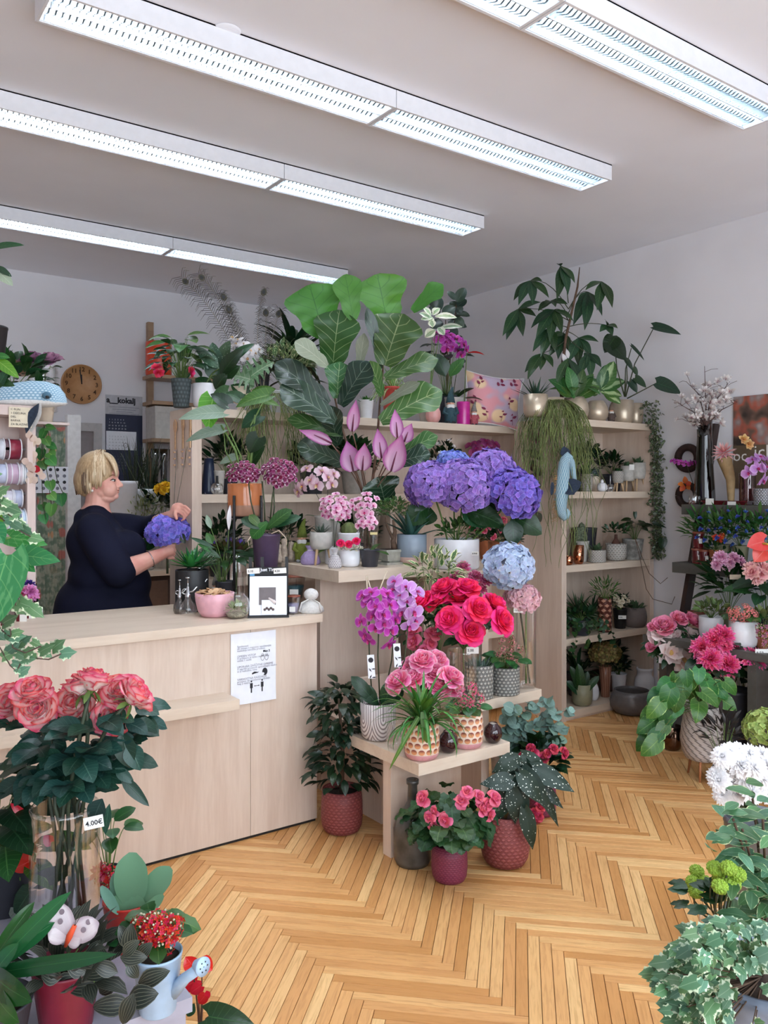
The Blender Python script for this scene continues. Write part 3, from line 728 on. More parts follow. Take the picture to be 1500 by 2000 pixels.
@cached
def spathe(m, spad, L=.1, W=.08, lobe=.22, th=.3, fold=.25, cup=.1, spl=.55, prof='heart'):
    mb = MB(); mb.add(*leafgeo(L, W, prof, n=8, m=6, lobe=lobe, droop=.4, th0=.1, fold=fold, cup=cup), None, 0)
    tube(mb, [(.01, 0, .004), (L * spl * .5, 0, L * .2 + .004), (L * spl, 0, L * .32)], [L * .05, L * .045, L * .02], 7, 1)
    return mb.mesh('bloom', [m, spad])
def facing(p, n, roll=0., up=UP): # matrix whose z looks along n and y is up
    z = Vector(n).normalized(); x = Vector(up).cross(z); x = x.normalized() if x.length > 1e-3 else z.orthogonal()
    y = z.cross(x); M = Matrix((x, y, z)).transposed().to_4x4(); M.translation = Vector(p); return M @ RZ(roll)
def heads(t, mes, cpx, cpy, rpx, rpy, n, d, bulge=.04, up=.5, out_=.9, cam_=.7, name='bloom', rng=rnd, s=(.85, 1.1), pts=None, roll=.4):
    """separate blooms over a sighted oval; returns their places in the thing's space"""
    o = []; F_ = pts or []
    for i in range(n if not pts else len(pts)):
        if pts: x, y = (pts[i][0] - cpx) / rpx, (pts[i][1] - cpy) / rpy
        else:
            q = math.sqrt((i + .5) / n); a = i * 2.39996 + .7; x, y = q * math.cos(a) + rng.uniform(-.08, .08), q * math.sin(a) + rng.uniform(-.08, .08)
        rho = min(1, math.hypot(x, y)); p = at_d(cpx + x * rpx, cpy + y * rpy, d - bulge * (1 - rho ** 2) + rng.uniform(-.01, .01))
        nrm = -FWD * cam_ + RIGHT * x * out_ + UP * (up - y * out_) + Vector((rng.uniform(-.2, .2), rng.uniform(-.2, .2), rng.uniform(-.2, .2)))
        me = mes[i % len(mes)] if isinstance(mes, list) else mes; q = L2(t, p)
        ob(name, me, t, facing(q, nrm, rng.uniform(-roll, roll)) @ SC(rng.uniform(*s))); o.append(q)
    return o
def spikes(t, pts, root, r=.0018, m=None, bend=.15):
    pts = [L2(t, p) for p in pts]
    stems(t, [bez(root, Vector(root) + (Vector(p) - Vector(root)) * .5 + UP * bend * (Vector(p) - Vector(root)).length, Vector(p) - Vector((0, 0, .004)), 6) for p in pts], r, m)
def cut(name, label, cat, top, axis, neck, foot, me, sm, r=.003, group=None, lm=None, nl=0, llen=.05, roll=0., rng=rnd, s=1., bname='bloom', lprof='ovate', low=.35):
    """one cut flower: head, stalk down through the vase neck to its foot, leaves"""
    t = thing(name, label, cat, foot, group); f = Vector((0, 0, 0)); a = L2(t, top); n_ = L2(t, neck)
    ax = Vector(axis).normalized(); P = [f, f.lerp(n_, .5), n_] + bez(n_, a - ax * (a - n_).length * .45, a - ax * .012, 6)[1:]
    tb = MB(); tube(tb, P, r, 6); ob('stem', tb.mesh('stem', sm), t); ob(bname, me, t, facing(a, ax, roll) @ SC(s))
    for i in range(nl):
        q = low + (.84 - low) * (i + .5) / nl; k = 2 + q * 6; j = min(7, int(k)); p = P[j].lerp(P[j + 1], k - j); an = i * 2.4 + rng.random() * 2
        dd = Vector((math.cos(an), math.sin(an), rng.uniform(-.3, .4))); e = p + dd * llen * .5
        lf = lm[i % len(lm)] if isinstance(lm, list) else lm
        for w_ in (0, .9, -.9): leaf_at(t, lf, p + dd * llen * (.35 if w_ else .55), dd + dd.cross(UP) * w_, UP - FWD * .6, rng.uniform(.75, 1.1))
    return t
PRICE = mat('price_card', '#e9e7e2', .6, var=.02)
def price(t, s, p, w_, h_, n=None, tilt=0., m=None, name='price_label', size=.55):
    """small white price label facing n, with its figures"""
    M = facing(p, n or (-FWD)) @ RZ(tilt)
    o = ob(name, boxm(name, m or PRICE, -w_ / 2, -h_ / 2, 0, w_ / 2, h_ / 2, .0012), t, M)
    if s: text(o, s, h_ * size, T(-w_ * .42, -h_ * .2, .0016), INK, name='figures', bold=.0003)
    return o
# ---------------------------------------------------------------- palette
WPOT = mat('white_glaze', '#e6e6ea', .25, var=.02); CREAM = mat('cream_glaze', '#cdbca6', .35, var=.04); SLATE = potpat('slate_scale_pot', 'bump', '#3c4648', '#566266', 16, 7, .7)
REDP = potpat('brick_red_scale_pot', 'diamond', '#7d3838', '#96504e', 26, 15, .55, bump=.7); CRIM = potpat('crimson_pot', 'bump', '#742a44', '#883850', 30, 18, .5, bump=.3)
CONC = mat('pale_concrete', '#bdb9b2', .8, var=.08, scale=40, bump=.2); ANTH = mat('anthracite_glaze', '#35363e', .45); TERRA = mat('terracotta', '#b06a45', .6, var=.08); BLACK = mat('black_matt', '#141417', .5)
GREYHC = potpat('grey_honeycomb_pot', 'diamond', '#6d6c68', '#b9b6ae', 22, 9, .6, bump=1.); PINKSC = potpat('pink_scallop_pot', 'scale', '#ead2bf', '#dd9a6c', 14, 5.6, .45, '#7a2a30', .4, band=.17)
GOLDC = mat('champagne_metallic', '#c9b8a2', .32, metal=.45, var=.04); GL = glass('clear_glass'); SMOKE = glass('smoked_glass', '#9a958c', .05, .1); COPPER = mat('copper_mirror', '#c98a6a', .12, metal=1., var=.03)
DKRED = mat('dark_plum_glass', '#2c1016', .08, coat=.6, var=.05); OLIVE = mat('olive_glaze', '#8d8b70', .4); CLOTHW = mat('white_cloth', '#d9d7d4', .9, var=.06, scale=120, bump=.3)
G1 = lmat('green_leaf', '#2f5a26', '#6f9a55'); G2 = lmat('dark_green_leaf', '#1d3f20', '#3f6a3c', rough=.3); G3 = lmat('mid_green_leaf', '#3a6a2a', '#7fa85c'); G4 = lmat('bright_green_leaf', '#5a8f2e', '#a6c96a', tr=.35)
GB = lmat('bluish_rose_leaf', '#1f4037', '#4a6b5c', rough=.35, tr=.15); GPL = lmat('plain_green_leaf', '#37662c', '#5d8a45', nv=0, mid=.1); GDK = lmat('deep_green_leaf', '#142e18', '#2c4f2e', rough=.3, tr=.12)
GV = lmat('variegated_leaf', '#47693a', '#8aa06c', edge='#d9d8ae', ew=.5); GSTR = lmat('striped_strap_leaf', '#4c7a33', '#9db873', edge='#d6dcae', nv=0, mid=.12, ew=.62); GPALE = lmat('pale_grey_green_leaf', '#7d9180', '#a6b6a2', tr=.2)
FIG = lmat('fig_leaf', '#35602f', '#a9bd8c', nv=6, vs_=.8, mid=.035, rough=.3, tr=.16, back='#7e8c72'); FIGB = lmat('fig_leaf_backlit', '#4a7d35', '#2b5426', nv=5, vs_=.6, mid=.03, tr=.38, var=.1, hue=.012); FIGP = lmat('fig_leaf_pale', '#8a9480', '#b5bba6', nv=6, tr=.2)  # FIGB: lamplight through the top leaves is put into a brighter green
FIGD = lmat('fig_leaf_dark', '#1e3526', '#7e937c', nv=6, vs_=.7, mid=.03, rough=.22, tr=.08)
MAG = fmat('magenta_orchid', '#c23fae', '#b13aa6', '#cf7ac9', thr='#8f1f6e'); LIL = fmat('lilac_orchid', '#c77fcf', '#d3a0dc', '#dcb8e3'); LIPM = fmat('orchid_lip', '#a01f66', '#d24a8a'); WHT = fmat('white_petal', '#f2eef0', '#f5f3f5'); LIPY = fmat('yellow_lip', '#d8a23c', '#e8d8c0')
PPK = fmat('pale_pink_orchid', '#e4bccb', '#ecd3dc', thr='#c07a8d'); MPK = fmat('mini_pink_orchid', '#d88ab5', '#ecc2d8', '#f4dce6'); WINE = fmat('wine_orchid', '#6e1440', '#7d1a4c', '#c98bb0', thr='#3c0a22'); LIPW = fmat('white_lip', '#d9b8c8', '#efe0e8')
HOT = fmat('hot_pink_rose', '#ee2268', '#f2407f', '#e8306f', tr=.2); PNK = fmat('pink_rose', '#ec5f92', '#f080aa', '#f7c2d5'); CORAL = fmat('coral_rose', '#f8e4e0', '#ee8a92', '#dc4c62', u0=.45, u1=1.); RED = fmat('red_petal', '#b5121e', '#cf2430', rough=.4)
HPUR = fmat('purple_hydrangea', '#8560b8', '#9a7acb', '#ab90d6', var=.2); HBLU = fmat('blue_hydrangea', '#6f80d0', '#8c9ade', var=.15); HLB = fmat('pale_blue_hydrangea', '#a9bbdc', '#bccbe4', '#cdd7ea', var=.14); HPK = fmat('pink_hydrangea', '#dda3ae', '#e6bcc2', var=.12); HVIO = fmat('violet_hydrangea', '#6a50b4', '#7f66c6', '#9480d4', var=.18)
ANL = fmat('lilac_anthurium', '#ecc4e2', '#d088be', '#b45ea0', tr=.3); SPD = mat('plum_spadix', '#6e2a4c', .5); CARN = fmat('pink_carnation', '#c22c6b', '#d85a8f', '#efb6cb'); BEG = fmat('begonia_pink', '#e0597c', '#ea7d98'); KALB = mat('kalanchoe_bud', '#b9a07e', .6, var=.2); KALP = fmat('kalanchoe_pink', '#c8456a', '#dd6f8d')  # ANL: paler middle and darker rim paint a highlight into the spathe colour
DOTS = lmat('spotted_begonia_leaf', '#1d3327', '#31493a', edge='#dfe4da', pat='dots', nv=0, mid=.03, tr=.12, back='#5e2430', var=.15); EUC = lmat('eucalyptus_leaf', '#6e8c80', '#9ab0a2', nv=4, vs_=.4, tr=.15, rough=.6); ARC = lmat('arching_leaf', '#44782f', '#7aa858', nv=0)

# ---------------------------------------------------------------- fiddle-leaf branches and anthuriums in the tall vase on the tower
v = thing('glass_vase', 'tall clear glass vase of fig branches and lilac anthuriums on the tower', 'vase', spot(716, z=ZT, Y=3.74)); d0 = dist(v.location)
vessel(v, 'flare', 30 * d0 / FPX, .3, GL, soil=0, name='glass', th=.05); neck = v.location + Vector((0, 0, .3)); foot = v.location + Vector((0, 0, .012))
f1 = thing('fig_branch', 'cut fiddle-leaf fig branch, the one leaning left, big leathery leaves', 'branch', foot + Vector((-.015, 0, 0)), 'fig branches')
f2 = thing('fig_branch', 'cut fiddle-leaf fig branch, the upright one, big leathery leaves', 'branch', foot + Vector((.015, .01, 0)), 'fig branches')
dF = d0 - .1
for f, pts in ((f1, [(716, 985), (688, 900), (662, 815), (648, 745), (640, 690), (640, 640)]), (f2, [(722, 985), (735, 880), (742, 790), (748, 720), (748, 660), (745, 625)])):
    tb = MB(); tube(tb, [(0, 0, 0)] + [L2(f, at_d(x, y, d0 - .02)) for x, y in pts], [.008] * 3 + [.006, .005, .004, .003], 7); ob('stem', tb.mesh('stem', BARK), f)
FB = dict(n=12, m=6, wave=.035, fold=.12)
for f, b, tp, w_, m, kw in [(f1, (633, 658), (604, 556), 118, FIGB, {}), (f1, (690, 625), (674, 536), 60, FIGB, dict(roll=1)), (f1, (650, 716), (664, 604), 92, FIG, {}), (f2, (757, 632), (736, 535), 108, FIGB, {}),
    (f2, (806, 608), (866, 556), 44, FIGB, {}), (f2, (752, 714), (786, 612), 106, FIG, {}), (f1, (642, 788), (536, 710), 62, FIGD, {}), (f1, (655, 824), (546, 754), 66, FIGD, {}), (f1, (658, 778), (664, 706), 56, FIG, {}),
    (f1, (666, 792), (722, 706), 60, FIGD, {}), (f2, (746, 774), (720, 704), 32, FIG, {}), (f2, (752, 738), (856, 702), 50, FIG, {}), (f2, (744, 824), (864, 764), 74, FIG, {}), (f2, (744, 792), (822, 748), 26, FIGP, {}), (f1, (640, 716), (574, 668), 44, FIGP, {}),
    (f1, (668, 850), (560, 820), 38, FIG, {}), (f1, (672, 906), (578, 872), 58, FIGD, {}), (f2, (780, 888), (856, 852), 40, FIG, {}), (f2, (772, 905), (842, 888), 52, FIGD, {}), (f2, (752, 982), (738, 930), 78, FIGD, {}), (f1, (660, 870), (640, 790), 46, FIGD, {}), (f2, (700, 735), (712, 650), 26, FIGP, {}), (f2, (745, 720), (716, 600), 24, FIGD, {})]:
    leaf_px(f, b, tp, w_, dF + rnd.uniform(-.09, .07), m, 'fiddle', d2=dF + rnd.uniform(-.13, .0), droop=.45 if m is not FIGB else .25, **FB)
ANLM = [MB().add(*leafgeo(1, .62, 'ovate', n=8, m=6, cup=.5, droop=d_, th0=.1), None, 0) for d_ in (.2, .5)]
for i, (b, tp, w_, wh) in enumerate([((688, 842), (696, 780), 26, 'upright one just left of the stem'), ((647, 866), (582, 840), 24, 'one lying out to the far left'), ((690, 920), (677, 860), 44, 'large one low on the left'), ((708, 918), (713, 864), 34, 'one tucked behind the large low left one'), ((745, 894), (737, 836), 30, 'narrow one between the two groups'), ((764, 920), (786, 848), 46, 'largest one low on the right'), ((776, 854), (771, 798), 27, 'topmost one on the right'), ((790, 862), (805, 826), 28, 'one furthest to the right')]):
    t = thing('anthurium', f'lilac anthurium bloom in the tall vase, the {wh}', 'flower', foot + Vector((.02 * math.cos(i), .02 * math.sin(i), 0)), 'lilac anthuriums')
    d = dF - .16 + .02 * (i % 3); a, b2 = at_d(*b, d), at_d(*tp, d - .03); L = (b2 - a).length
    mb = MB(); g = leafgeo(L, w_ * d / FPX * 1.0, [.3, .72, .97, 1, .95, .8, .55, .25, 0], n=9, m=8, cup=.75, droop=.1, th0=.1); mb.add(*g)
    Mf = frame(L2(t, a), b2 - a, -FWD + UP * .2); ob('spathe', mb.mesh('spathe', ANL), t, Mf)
    sb = MB(); tube(sb, [(0, 0, .006), (L * .3, 0, L * .16), (L * .55, 0, L * .2)], [.005, .0045, .002], 6); ob('spadix', sb.mesh('spadix', SPD), t, Mf)
    tb = MB(); n_ = L2(t, neck) + Vector((rnd.uniform(-.02, .02), rnd.uniform(-.02, .02), 0)); tube(tb, [(0, 0, 0), n_] + bez(n_, n_.lerp(L2(t, a), .5) + Vector((0, 0, .05)), L2(t, a), 5)[1:], .0035, 6); ob('stem', tb.mesh('stem', mat('anthurium_stalk', '#7a5a4a', .5, var=.15)), t)

# ---------------------------------------------------------------- on the tower top
def tripod(t, r, h, m, n=3, a0=-.6, rr=.008, splay=.012):
    for k in range(n):
        a = a0 + k * 2 * pi / n; tb = MB(); c, s = math.cos(a), math.sin(a); tube(tb, [((r * .7 + splay) * c, (r * .7 + splay) * s, 0), (r * .62 * c, r * .62 * s, h)], [rr * .7, rr], 8); ob('leg', tb.mesh('leg', m), t)
PINE = mat('pale_pine', '#c8a883', .55, var=.08)
def legpot(name, label, px, py, z, wpx, potpx, legpx, m, lm=PINE, style='cup', cat='plant', soil=.9, Y=None):
    pos = spot(px, py, z, Y) + FWD * (0 if Y else .03); t = thing(name, label, cat, pos); d = dist(pos); h = legpx * d / FPX
    tripod(t, wpx * d / FPX / 2, h * 1.15, lm); vessel(t, style, wpx * d / FPX / 2, potpx * d / FPX, m, soil=soil, z0=h); return t
GHAT = dict(green=('#5e6b22', '#6f7a2a', '#8d9198'), teal=('#2e4a50', '#2a4650', '#1d2226'), grey=('#7d6a5c', '#5a4a44', '#2a2628'), red=('#7f7a74', '#a8505a', '#40343a'))
def gnome(label, pos, h, kind, group='garden gnome figures', rz=0):
    hat, coat, leg = (mat(f'gnome_cloth_{i}', c, .9, var=.12, scale=80, bump=.3) for i, c in [(c, c) for c in GHAT[kind]])
    t = thing('gnome_figure', label, 'figurine', pos, group, rz=-math.atan2(CX, SX) + rz)
    b = MB(); lathe(b, [(.001, 0), (.13 * h, 0), (.16 * h, .06 * h), (.17 * h, .22 * h), (.14 * h, .4 * h), (.09 * h, .5 * h), (.001, .52 * h)], 16); ob('body', b.mesh('body', coat), t)
    for s in (-1, 1):
        l = MB(); ball(l, (s * .07 * h, -.12 * h, .04 * h), (.06 * h, .09 * h, .04 * h), 10, 6); ob('boot', l.mesh('boot', leg), t)
        l = MB(); tube(l, [(s * .13 * h, 0, .44 * h), (s * .18 * h, -.04 * h, .3 * h), (s * .08 * h, -.15 * h, .24 * h)], [.05 * h, .05 * h, .035 * h], 8); ob('arm', l.mesh('arm', coat), t)
    l = MB(); ball(l, (0, -.01 * h, .56 * h), (.1 * h, .1 * h, .09 * h), 12, 8); ob('head', l.mesh('head', mat('gnome_skin', '#d8a48a', .7)), t)
    l = MB(); ball(l, (0, -.115 * h, .545 * h), .028 * h, 8, 6); ob('nose', l.mesh('nose', mat('gnome_skin', '#d8a48a', .7)), t)
    l = MB(); lathe(l, [(.001, .24 * h), (.04 * h, .3 * h), (.1 * h, .42 * h), (.11 * h, .5 * h), (.06 * h, .53 * h), (.001, .53 * h)], 12, T(0, -.045 * h, 0) @ SC(1, .8, 1), wob=lambda a, z: 1 + .08 * math.sin(a * 9)); ob('beard', l.mesh('beard', CLOTHW), t)
    l = MB(); P = [(0, 0, .57 * h), (0, .0, .7 * h), (.01 * h, .01 * h, .83 * h), (.05 * h, .02 * h, .96 * h), (.08 * h, .02 * h, h)]; tube(l, P, [.125 * h, .1 * h, .065 * h, .03 * h, .006 * h], 14); ob('hat', l.mesh('hat', hat), t)
    return t
gnome('gnome with a moss-green pointed hat and white beard on the tower', spot(590, 1098, ZT), .235, 'green')
def sachet(label, pos, w_, h_, m, tie=None, name='sachet', cat='sachet', rz=0, group=None):
    t = thing(name, label, cat, pos, group, rz=-math.atan2(CX, SX) + rz); b = MB()
    lathe(b, [(.001, 0), (w_ * .4, 0), (w_ * .5, h_ * .12), (w_ * .46, h_ * .4), (w_ * .28, h_ * .66), (w_ * .13, h_ * .76), (w_ * .2, h_ * .9), (w_ * .26, h_)], 18, SC(1, .62, 1), wob=lambda a, z: 1 + .07 * math.sin(a * 7 + z * 90)); ob('bag', b.mesh('bag', m), t)
    b = MB(); lathe(b, [(w_ * .14, h_ * .74), (w_ * .16, h_ * .76), (w_ * .14, h_ * .78)], 12, SC(1, .65, 1)); ob('tie', b.mesh('tie', tie or CLOTHW), t); return t
sachet('lavender-coloured cloth sachet leaning by the green gnome', spot(606, 1103, ZT), .105, .1, mat('lavender_cloth', '#9f8cb4', .9, var=.1, scale=90, bump=.3))
t = legpot('potted_haworthia', 'small spiky haworthia in a pale concrete pot on three wooden legs', 626, 1104, ZT, 44, 34, 30, CONC)
HAW = lmat('haworthia_leaf', '#46564a', '#8a9a8a', nv=0, tr=.05); rosette(t, 44, .075, .008, 'needle', HAW, t['zs'], (5, 85), .008, fold=.3, n=5, m=2, droop=.2)
t = ppot('potted_orchid', 'pale pink moth orchid in a tall grey-white pot at the back of the tower', 640, 52, 90, 'taper', CONC, z=ZT, Y=3.82)
o = heads(t, orchid(PPK, LIPY, .042), 622, 932, 40, 26, 9, 4.3, .05, pts=[(606, 938), (590, 950), (628, 920), (640, 932), (652, 925), (600, 915), (618, 948), (648, 946), (582, 960)]); spikes(t, [at_d(640, 940, 4.35), at_d(606, 945, 4.3)], (0, 0, t['zs']), .002, BLACK)
rosette(t, 4, .16, .045, 'spat', G1, t['zs'], (45, 80), .01, droop=.9, n=8, m=4, fold=.15)
t = ppot('potted_cactus', 'round ribbed cactus in a white pot behind the pink mini orchids', 681, 44, 62, 'taper', WPOT, z=ZT, Y=3.62)
mb = MB(); lathe(mb, [(.001, 0), (.03, .004), (.04, .03), (.036, .058), (.018, .075), (.001, .078)], 32, T(0, 0, t['zs']), wob=lambda a, z: 1 + .08 * math.cos(a * 12)); ob('cactus_body', mb.mesh('cactus', mat('cactus_green', '#5f6a3a', .7, var=.15, scale=60, bump=.4)), t)
t = ppot('potted_mini_orchid', 'pink miniature orchid in a white pot beside the haworthia', 652, 36, 34, 'cyl', WPOT, py=1103, z=ZT)
heads(t, orchid(MPK, LIPM, .026), 655, 990, 34, 26, 22, 4.0, .05, s=(.8, 1.1)); spikes(t, [at_d(650, 990, 4), at_d(665, 985, 4)], (0, 0, t['zs']), .0016, DSTEM); rosette(t, 5, .11, .035, 'spat', G1, t['zs'], (40, 75), .008, droop=.9, n=7, m=4)
t = ppot('potted_mini_orchid', 'pink miniature orchid in an anthracite pot at the front of the tower', 722, 40, 34, 'taper', ANTH, py=1108, z=ZT)
heads(t, orchid(MPK, LIPM, .026), 712, 985, 26, 26, 12, 3.95, .05, s=(.8, 1.1)); heads(t, orchid(MPK, LIPM, .026), 716, 1018, 20, 14, 9, 3.93, .03, s=(.8, 1.1))
spikes(t, [at_d(708, 990, 3.97), at_d(716, 1018, 3.95)], (0, 0, t['zs']), .0016, DSTEM); rosette(t, 6, .14, .036, 'spat', G1, t['zs'], (50, 78), .008, droop=.8, n=7, m=4, az=[-.6, 2.5, .3, 3.3, -1.6, 1.2])
price(t, '', L2(t, at_d(730, 1042, 3.95)), .035, .012, m=mat('yellow_card', '#c9bf86', .6))
t = ppot('flower_bowl', 'white bowl of preserved pink roses and cream sprigs on the tower edge', 682, 41, 32, 'cup', WPOT, py=1108, z=ZT, cat='arrangement')
for i, (x, y) in enumerate([(665, 1062), (681, 1064), (696, 1058)]): q = L2(t, at_d(x, y, dist(t.location) - .04)); ob('bloom', rose(HOT, .017, 3), t, facing(q, UP * .7 - FWD))
mb = MB(); g = leafgeo(.02, .008, 'petal', n=3, m=2)
for d in shell(110, .1): p = Vector((d.x * .055, d.y * .055, t['zs'] + .012 + d.z * .022)); mb.add(*g, frame(p, d + Vector((rnd.uniform(-1, 1), rnd.uniform(-1, 1), rnd.uniform(-.5, 1))), d, rnd.uniform(.7, 1.3)))
ob('sprigs', mb.mesh('sprigs', fmat('cream_sprig', '#d8cbb4', '#e6ddc9')), t, kind='stuff')
sachet('dotted fabric sachet standing before the white flower bowl', spot(654, 1110, ZT), .07, .095, potpat('dotted_cloth', 'bump', '#cfcacb', '#5a5560', 22, 12, .9, bump=0))
t = thing('bonsai_tree', 'bonsai fig in a shallow rectangular grey stone trough on the tower', 'bonsai', spot(768, 1103, ZT) + FWD * .05, rz=0)
STONE = mat('grey_stone', '#a9a79c', .85, var=.12, scale=25, bump=.3)
mb = MB(); V = [(-.066, -.045, .02), (.066, -.045, .02), (.066, .045, .02), (-.066, .045, .02), (-.08, -.055, .075), (.08, -.055, .075), (.08, .055, .075), (-.08, .055, .075)]; mb.add(V, BOXF); box(mb, -.083, -.058, .066, .083, .058, .078); ob('pot', mb.mesh('trough', STONE, False), t)
mb = MB(); box(mb, -.078, -.055, 0, .078, .055, .012); box(mb, -.05, -.035, .012, .05, .035, .02); ob('saucer', mb.mesh('saucer', STONE, False), t)
mb = MB(); box(mb, -.07, -.046, .07, .07, .046, .0795); ob('soil', mb.mesh('soil', SOIL, False), t); t['zs'] = .078
mb = MB(); tube(mb, [(.01, 0, .07), (.0, 0, .12), (.02, .01, .17), (.0, .0, .23)], [.02, .014, .01, .006], 8); tube(mb, [(.0, 0, .13), (-.04, 0, .2), (-.05, 0, .25)], [.009, .006, .003], 6); ob('trunk', mb.mesh('trunk', BARK), t)
bush(t, (0, 0, .27), (.095, .085, .075), 260, .024, .016, lmat('small_grey_green_leaf', '#4c6a3c', '#93a878', nv=0), stem=False, fill=.3)
ob('plant_tag', boxm('tag', PAPER, -.016, 0, 0, .016, .002, .052), t, T(.07, -.06, .07) @ RZ(-.6)); ob('tag_picture', boxm('tag', G4, -.012, -.0012, .02, .012, -.0005, .048), t, T(.07, -.06, .07) @ RZ(-.6))
t = ppot('potted_aloe', 'toothed aloe in a glossy blue-grey pot with a pink base', 805, 58, 58, 'cup', potpat('bluegrey_pot', 'bump', '#7d8995', '#7d8995', 4, 4, .25, '#c3a69e', 0, band=.24), py=1103, z=ZT)
ALOE = lmat('aloe_leaf', '#2f4f44', '#5b7a68', nv=0, mid=0, tr=.05, rough=.35); rosette(t, 20, .21, .036, 'agave', ALOE, t['zs'], (4, 62), .012, droop=.35, n=8, m=4, fold=.55)

# ---------------------------------------------------------------- hydrangeas in the white planter, terracotta bowl
pln = planter('white_planter', 'wide white planter holding purple hydrangea heads, price label on it', 'planter', spot(892, z=ZP, d=4.42), 88, 58, 'cyl', WPOT, soil=.8)
price(pln, '8.90€', L2(pln, at_d(928, 1081, dist(pln.location) - .105)), .035, .02)
hp = pln.location + Vector((0, 0, .1))
for i, (x, y, r_, m, wh, ax) in enumerate([(838, 946, 47, HPUR, 'violet-purple head at the left', (-.5, .35)), (905, 950, 56, HPUR, 'big violet-purple head in the middle', (0, .3)), (1003, 965, 52, HVIO, 'deep violet head drooping at the right', (.6, .1)), (884, 912, 34, HBLU, 'bluish head at the back', (-.1, .8)), (960, 922, 48, HPUR, 'violet-purple head at the back right', (.25, .7))]):
    d = 4.32 + (.1 if i > 2 else -.02); top = at_d(x, y, d) - UP * .0; me = hydrangea(m, r_ * d / FPX * .98, 300, .9, i, .2)
    c = cut('hydrangea', f'hydrangea in the white planter, {wh}', 'flower', top, Vector((0, 0, 1)) - FWD * .5 + RIGHT * ax[0], hp + RIGHT * (x - 900) * .0008 + UP * .05, hp - UP * .03 + RIGHT * (x - 900) * .0004, me, STEM, .005, 'hydrangeas in the planter', None, bname='flower_head')
    for k in range(2): leaf_px(c, (x + 6 * k - 4, y + 45), (x + (-45, 50, 25, -10, -20)[i] + 30 * k, y + 80), 48, d + .03, GDK if k else G2, 'ovate', droop=.6)
leaf_px(c, (1000, 1015), (1003, 1068), 40, 4.3, GDK)
bush(pln, (0, 0, .19), (.11, .1, .07), 70, .045, .03, G1, fill=.2)
t = ppot('flower_bowl', 'terracotta bowl of small pink begonias behind the pale blue hydrangea', 985, 64, 42, 'bowl', TERRA, z=ZP, d=4.75, cat='plant')
bush(t, (0, 0, .14), (.1, .1, .06), 90, .04, .03, GDK); heads(t, rose(BEG, .016, 2, 1.2, 14), 945, 1015, 34, 36, 9, 4.62, .03)

# ---------------------------------------------------------------- low step: orchids, spider plant, scallop pots, plum balls
ZL = .442
t = ppot('potted_orchid', 'tall moth orchid with magenta and lilac sprays in a white arched-relief pot', 738, 70, 72, 'cup', potpat('arch_relief_pot', 'arch', '#d9d3d2', '#8d8283', 5, 62, .5, bump=.6), py=1450, z=ZL)
dm = dist(t.location) - .02; MP = [(717, 1177), (734, 1184), (726, 1158), (705, 1214), (734, 1227), (713, 1240), (761, 1181), (764, 1231), (759, 1258), (710, 1164), (729, 1203), (772, 1210), (756, 1160), (748, 1200), (750, 1218), (720, 1250)]
LP = [(793, 1147), (772, 1136), (794, 1175), (808, 1194), (814, 1156), (811, 1211), (782, 1163), (770, 1152), (800, 1222), (786, 1195)]
heads(t, [orchid(MAG, LIPM, .042, 1), orchid(MAG, LIPM, .042, 2, .3)], 738, 1200, 34, 55, 0, dm, .04, up=.2, pts=MP, s=(.85, 1.08), roll=.25); heads(t, orchid(LIL, LIPM, .047), 795, 1175, 30, 45, 0, dm + .03, .04, up=.2, pts=LP, s=(.85, 1.05), roll=.25)
rt = Vector((0, 0, t['zs']))
ST = [[L2(t, at_d(x, y, dm + .02)) for x, y in l] for l in ([(728, 1372), (722, 1300), (720, 1230), (724, 1165)], [(742, 1372), (738, 1280), (740, 1210), (752, 1165)], [(748, 1372), (765, 1290), (772, 1210), (776, 1140)], [(752, 1372), (790, 1290), (798, 1210), (800, 1150)])]
for l in ST: tb = MB(); tube(tb, l, .0032, 6); ob('flower_spike', tb.mesh('spike', DSTEM), t)
for b, tp, w_ in [((735, 1375), (684, 1320), 26), ((738, 1378), (702, 1338), 30), ((745, 1376), (790, 1345), 30), ((748, 1380), (770, 1330), 34)]: leaf_px(t, b, tp, w_, dm, G2, 'spat', droop=.7)
TAGB = mat('black_print', '#2a2730', .7)
for x, y in ((725, 1302), (776, 1280)):
    Mt = facing(L2(t, at_d(x, y, dm - .03)), -FWD) @ RZ(.06); ob('care_tag', boxm('tag', PAPER, -.015, -.05, 0, .015, .05, .001), t, Mt)
    flat(t, 'tag_print', disc(.011, 14, 0, .028), Mt @ T(0, 0, .0016), TAGB)
    mb = MB(); [mb.add(*leafgeo(.02, .006, 'lance', n=2, m=2), frame((0, -.01 - .012 * k, .0018), (math.cos(k * 2.1), math.sin(k * 2.1), 0), (0, 0, 1))) for k in range(4)]; ob('tag_print', mb.mesh('print', TAGB), t, Mt, kind='stuff')
for a, b in (((717, 1150), (716, 1125)), ((742, 1150), (756, 1115)), ((724, 1150), (717, 1126))):
    tb = MB(); tube(tb, [L2(t, at_d(*a, dm)), L2(t, at_d(*b, dm + .05))], .003, 5); ob('hanging_cord', tb.mesh('cord', CREAM), t)
t = thing('ribbed_glass', 'small clear ribbed glass jar between the two patterned pots', 'jar', spot(772, 1462, ZL) + FWD * .03); vessel(t, 'belly', .038, .1, GL, soil=0, name='glass', n=40, wob=lambda a, z: 1 + .04 * math.cos(a * 14))
t = ppot('spider_plant', 'arching green spider plant in a pink scallop-patterned pot at the front', 825, 70, 70, 'round', PINKSC, py=1488, z=ZL)
GSP = lmat('spider_leaf', '#3c7030', '#86ae66', nv=0, mid=.2)
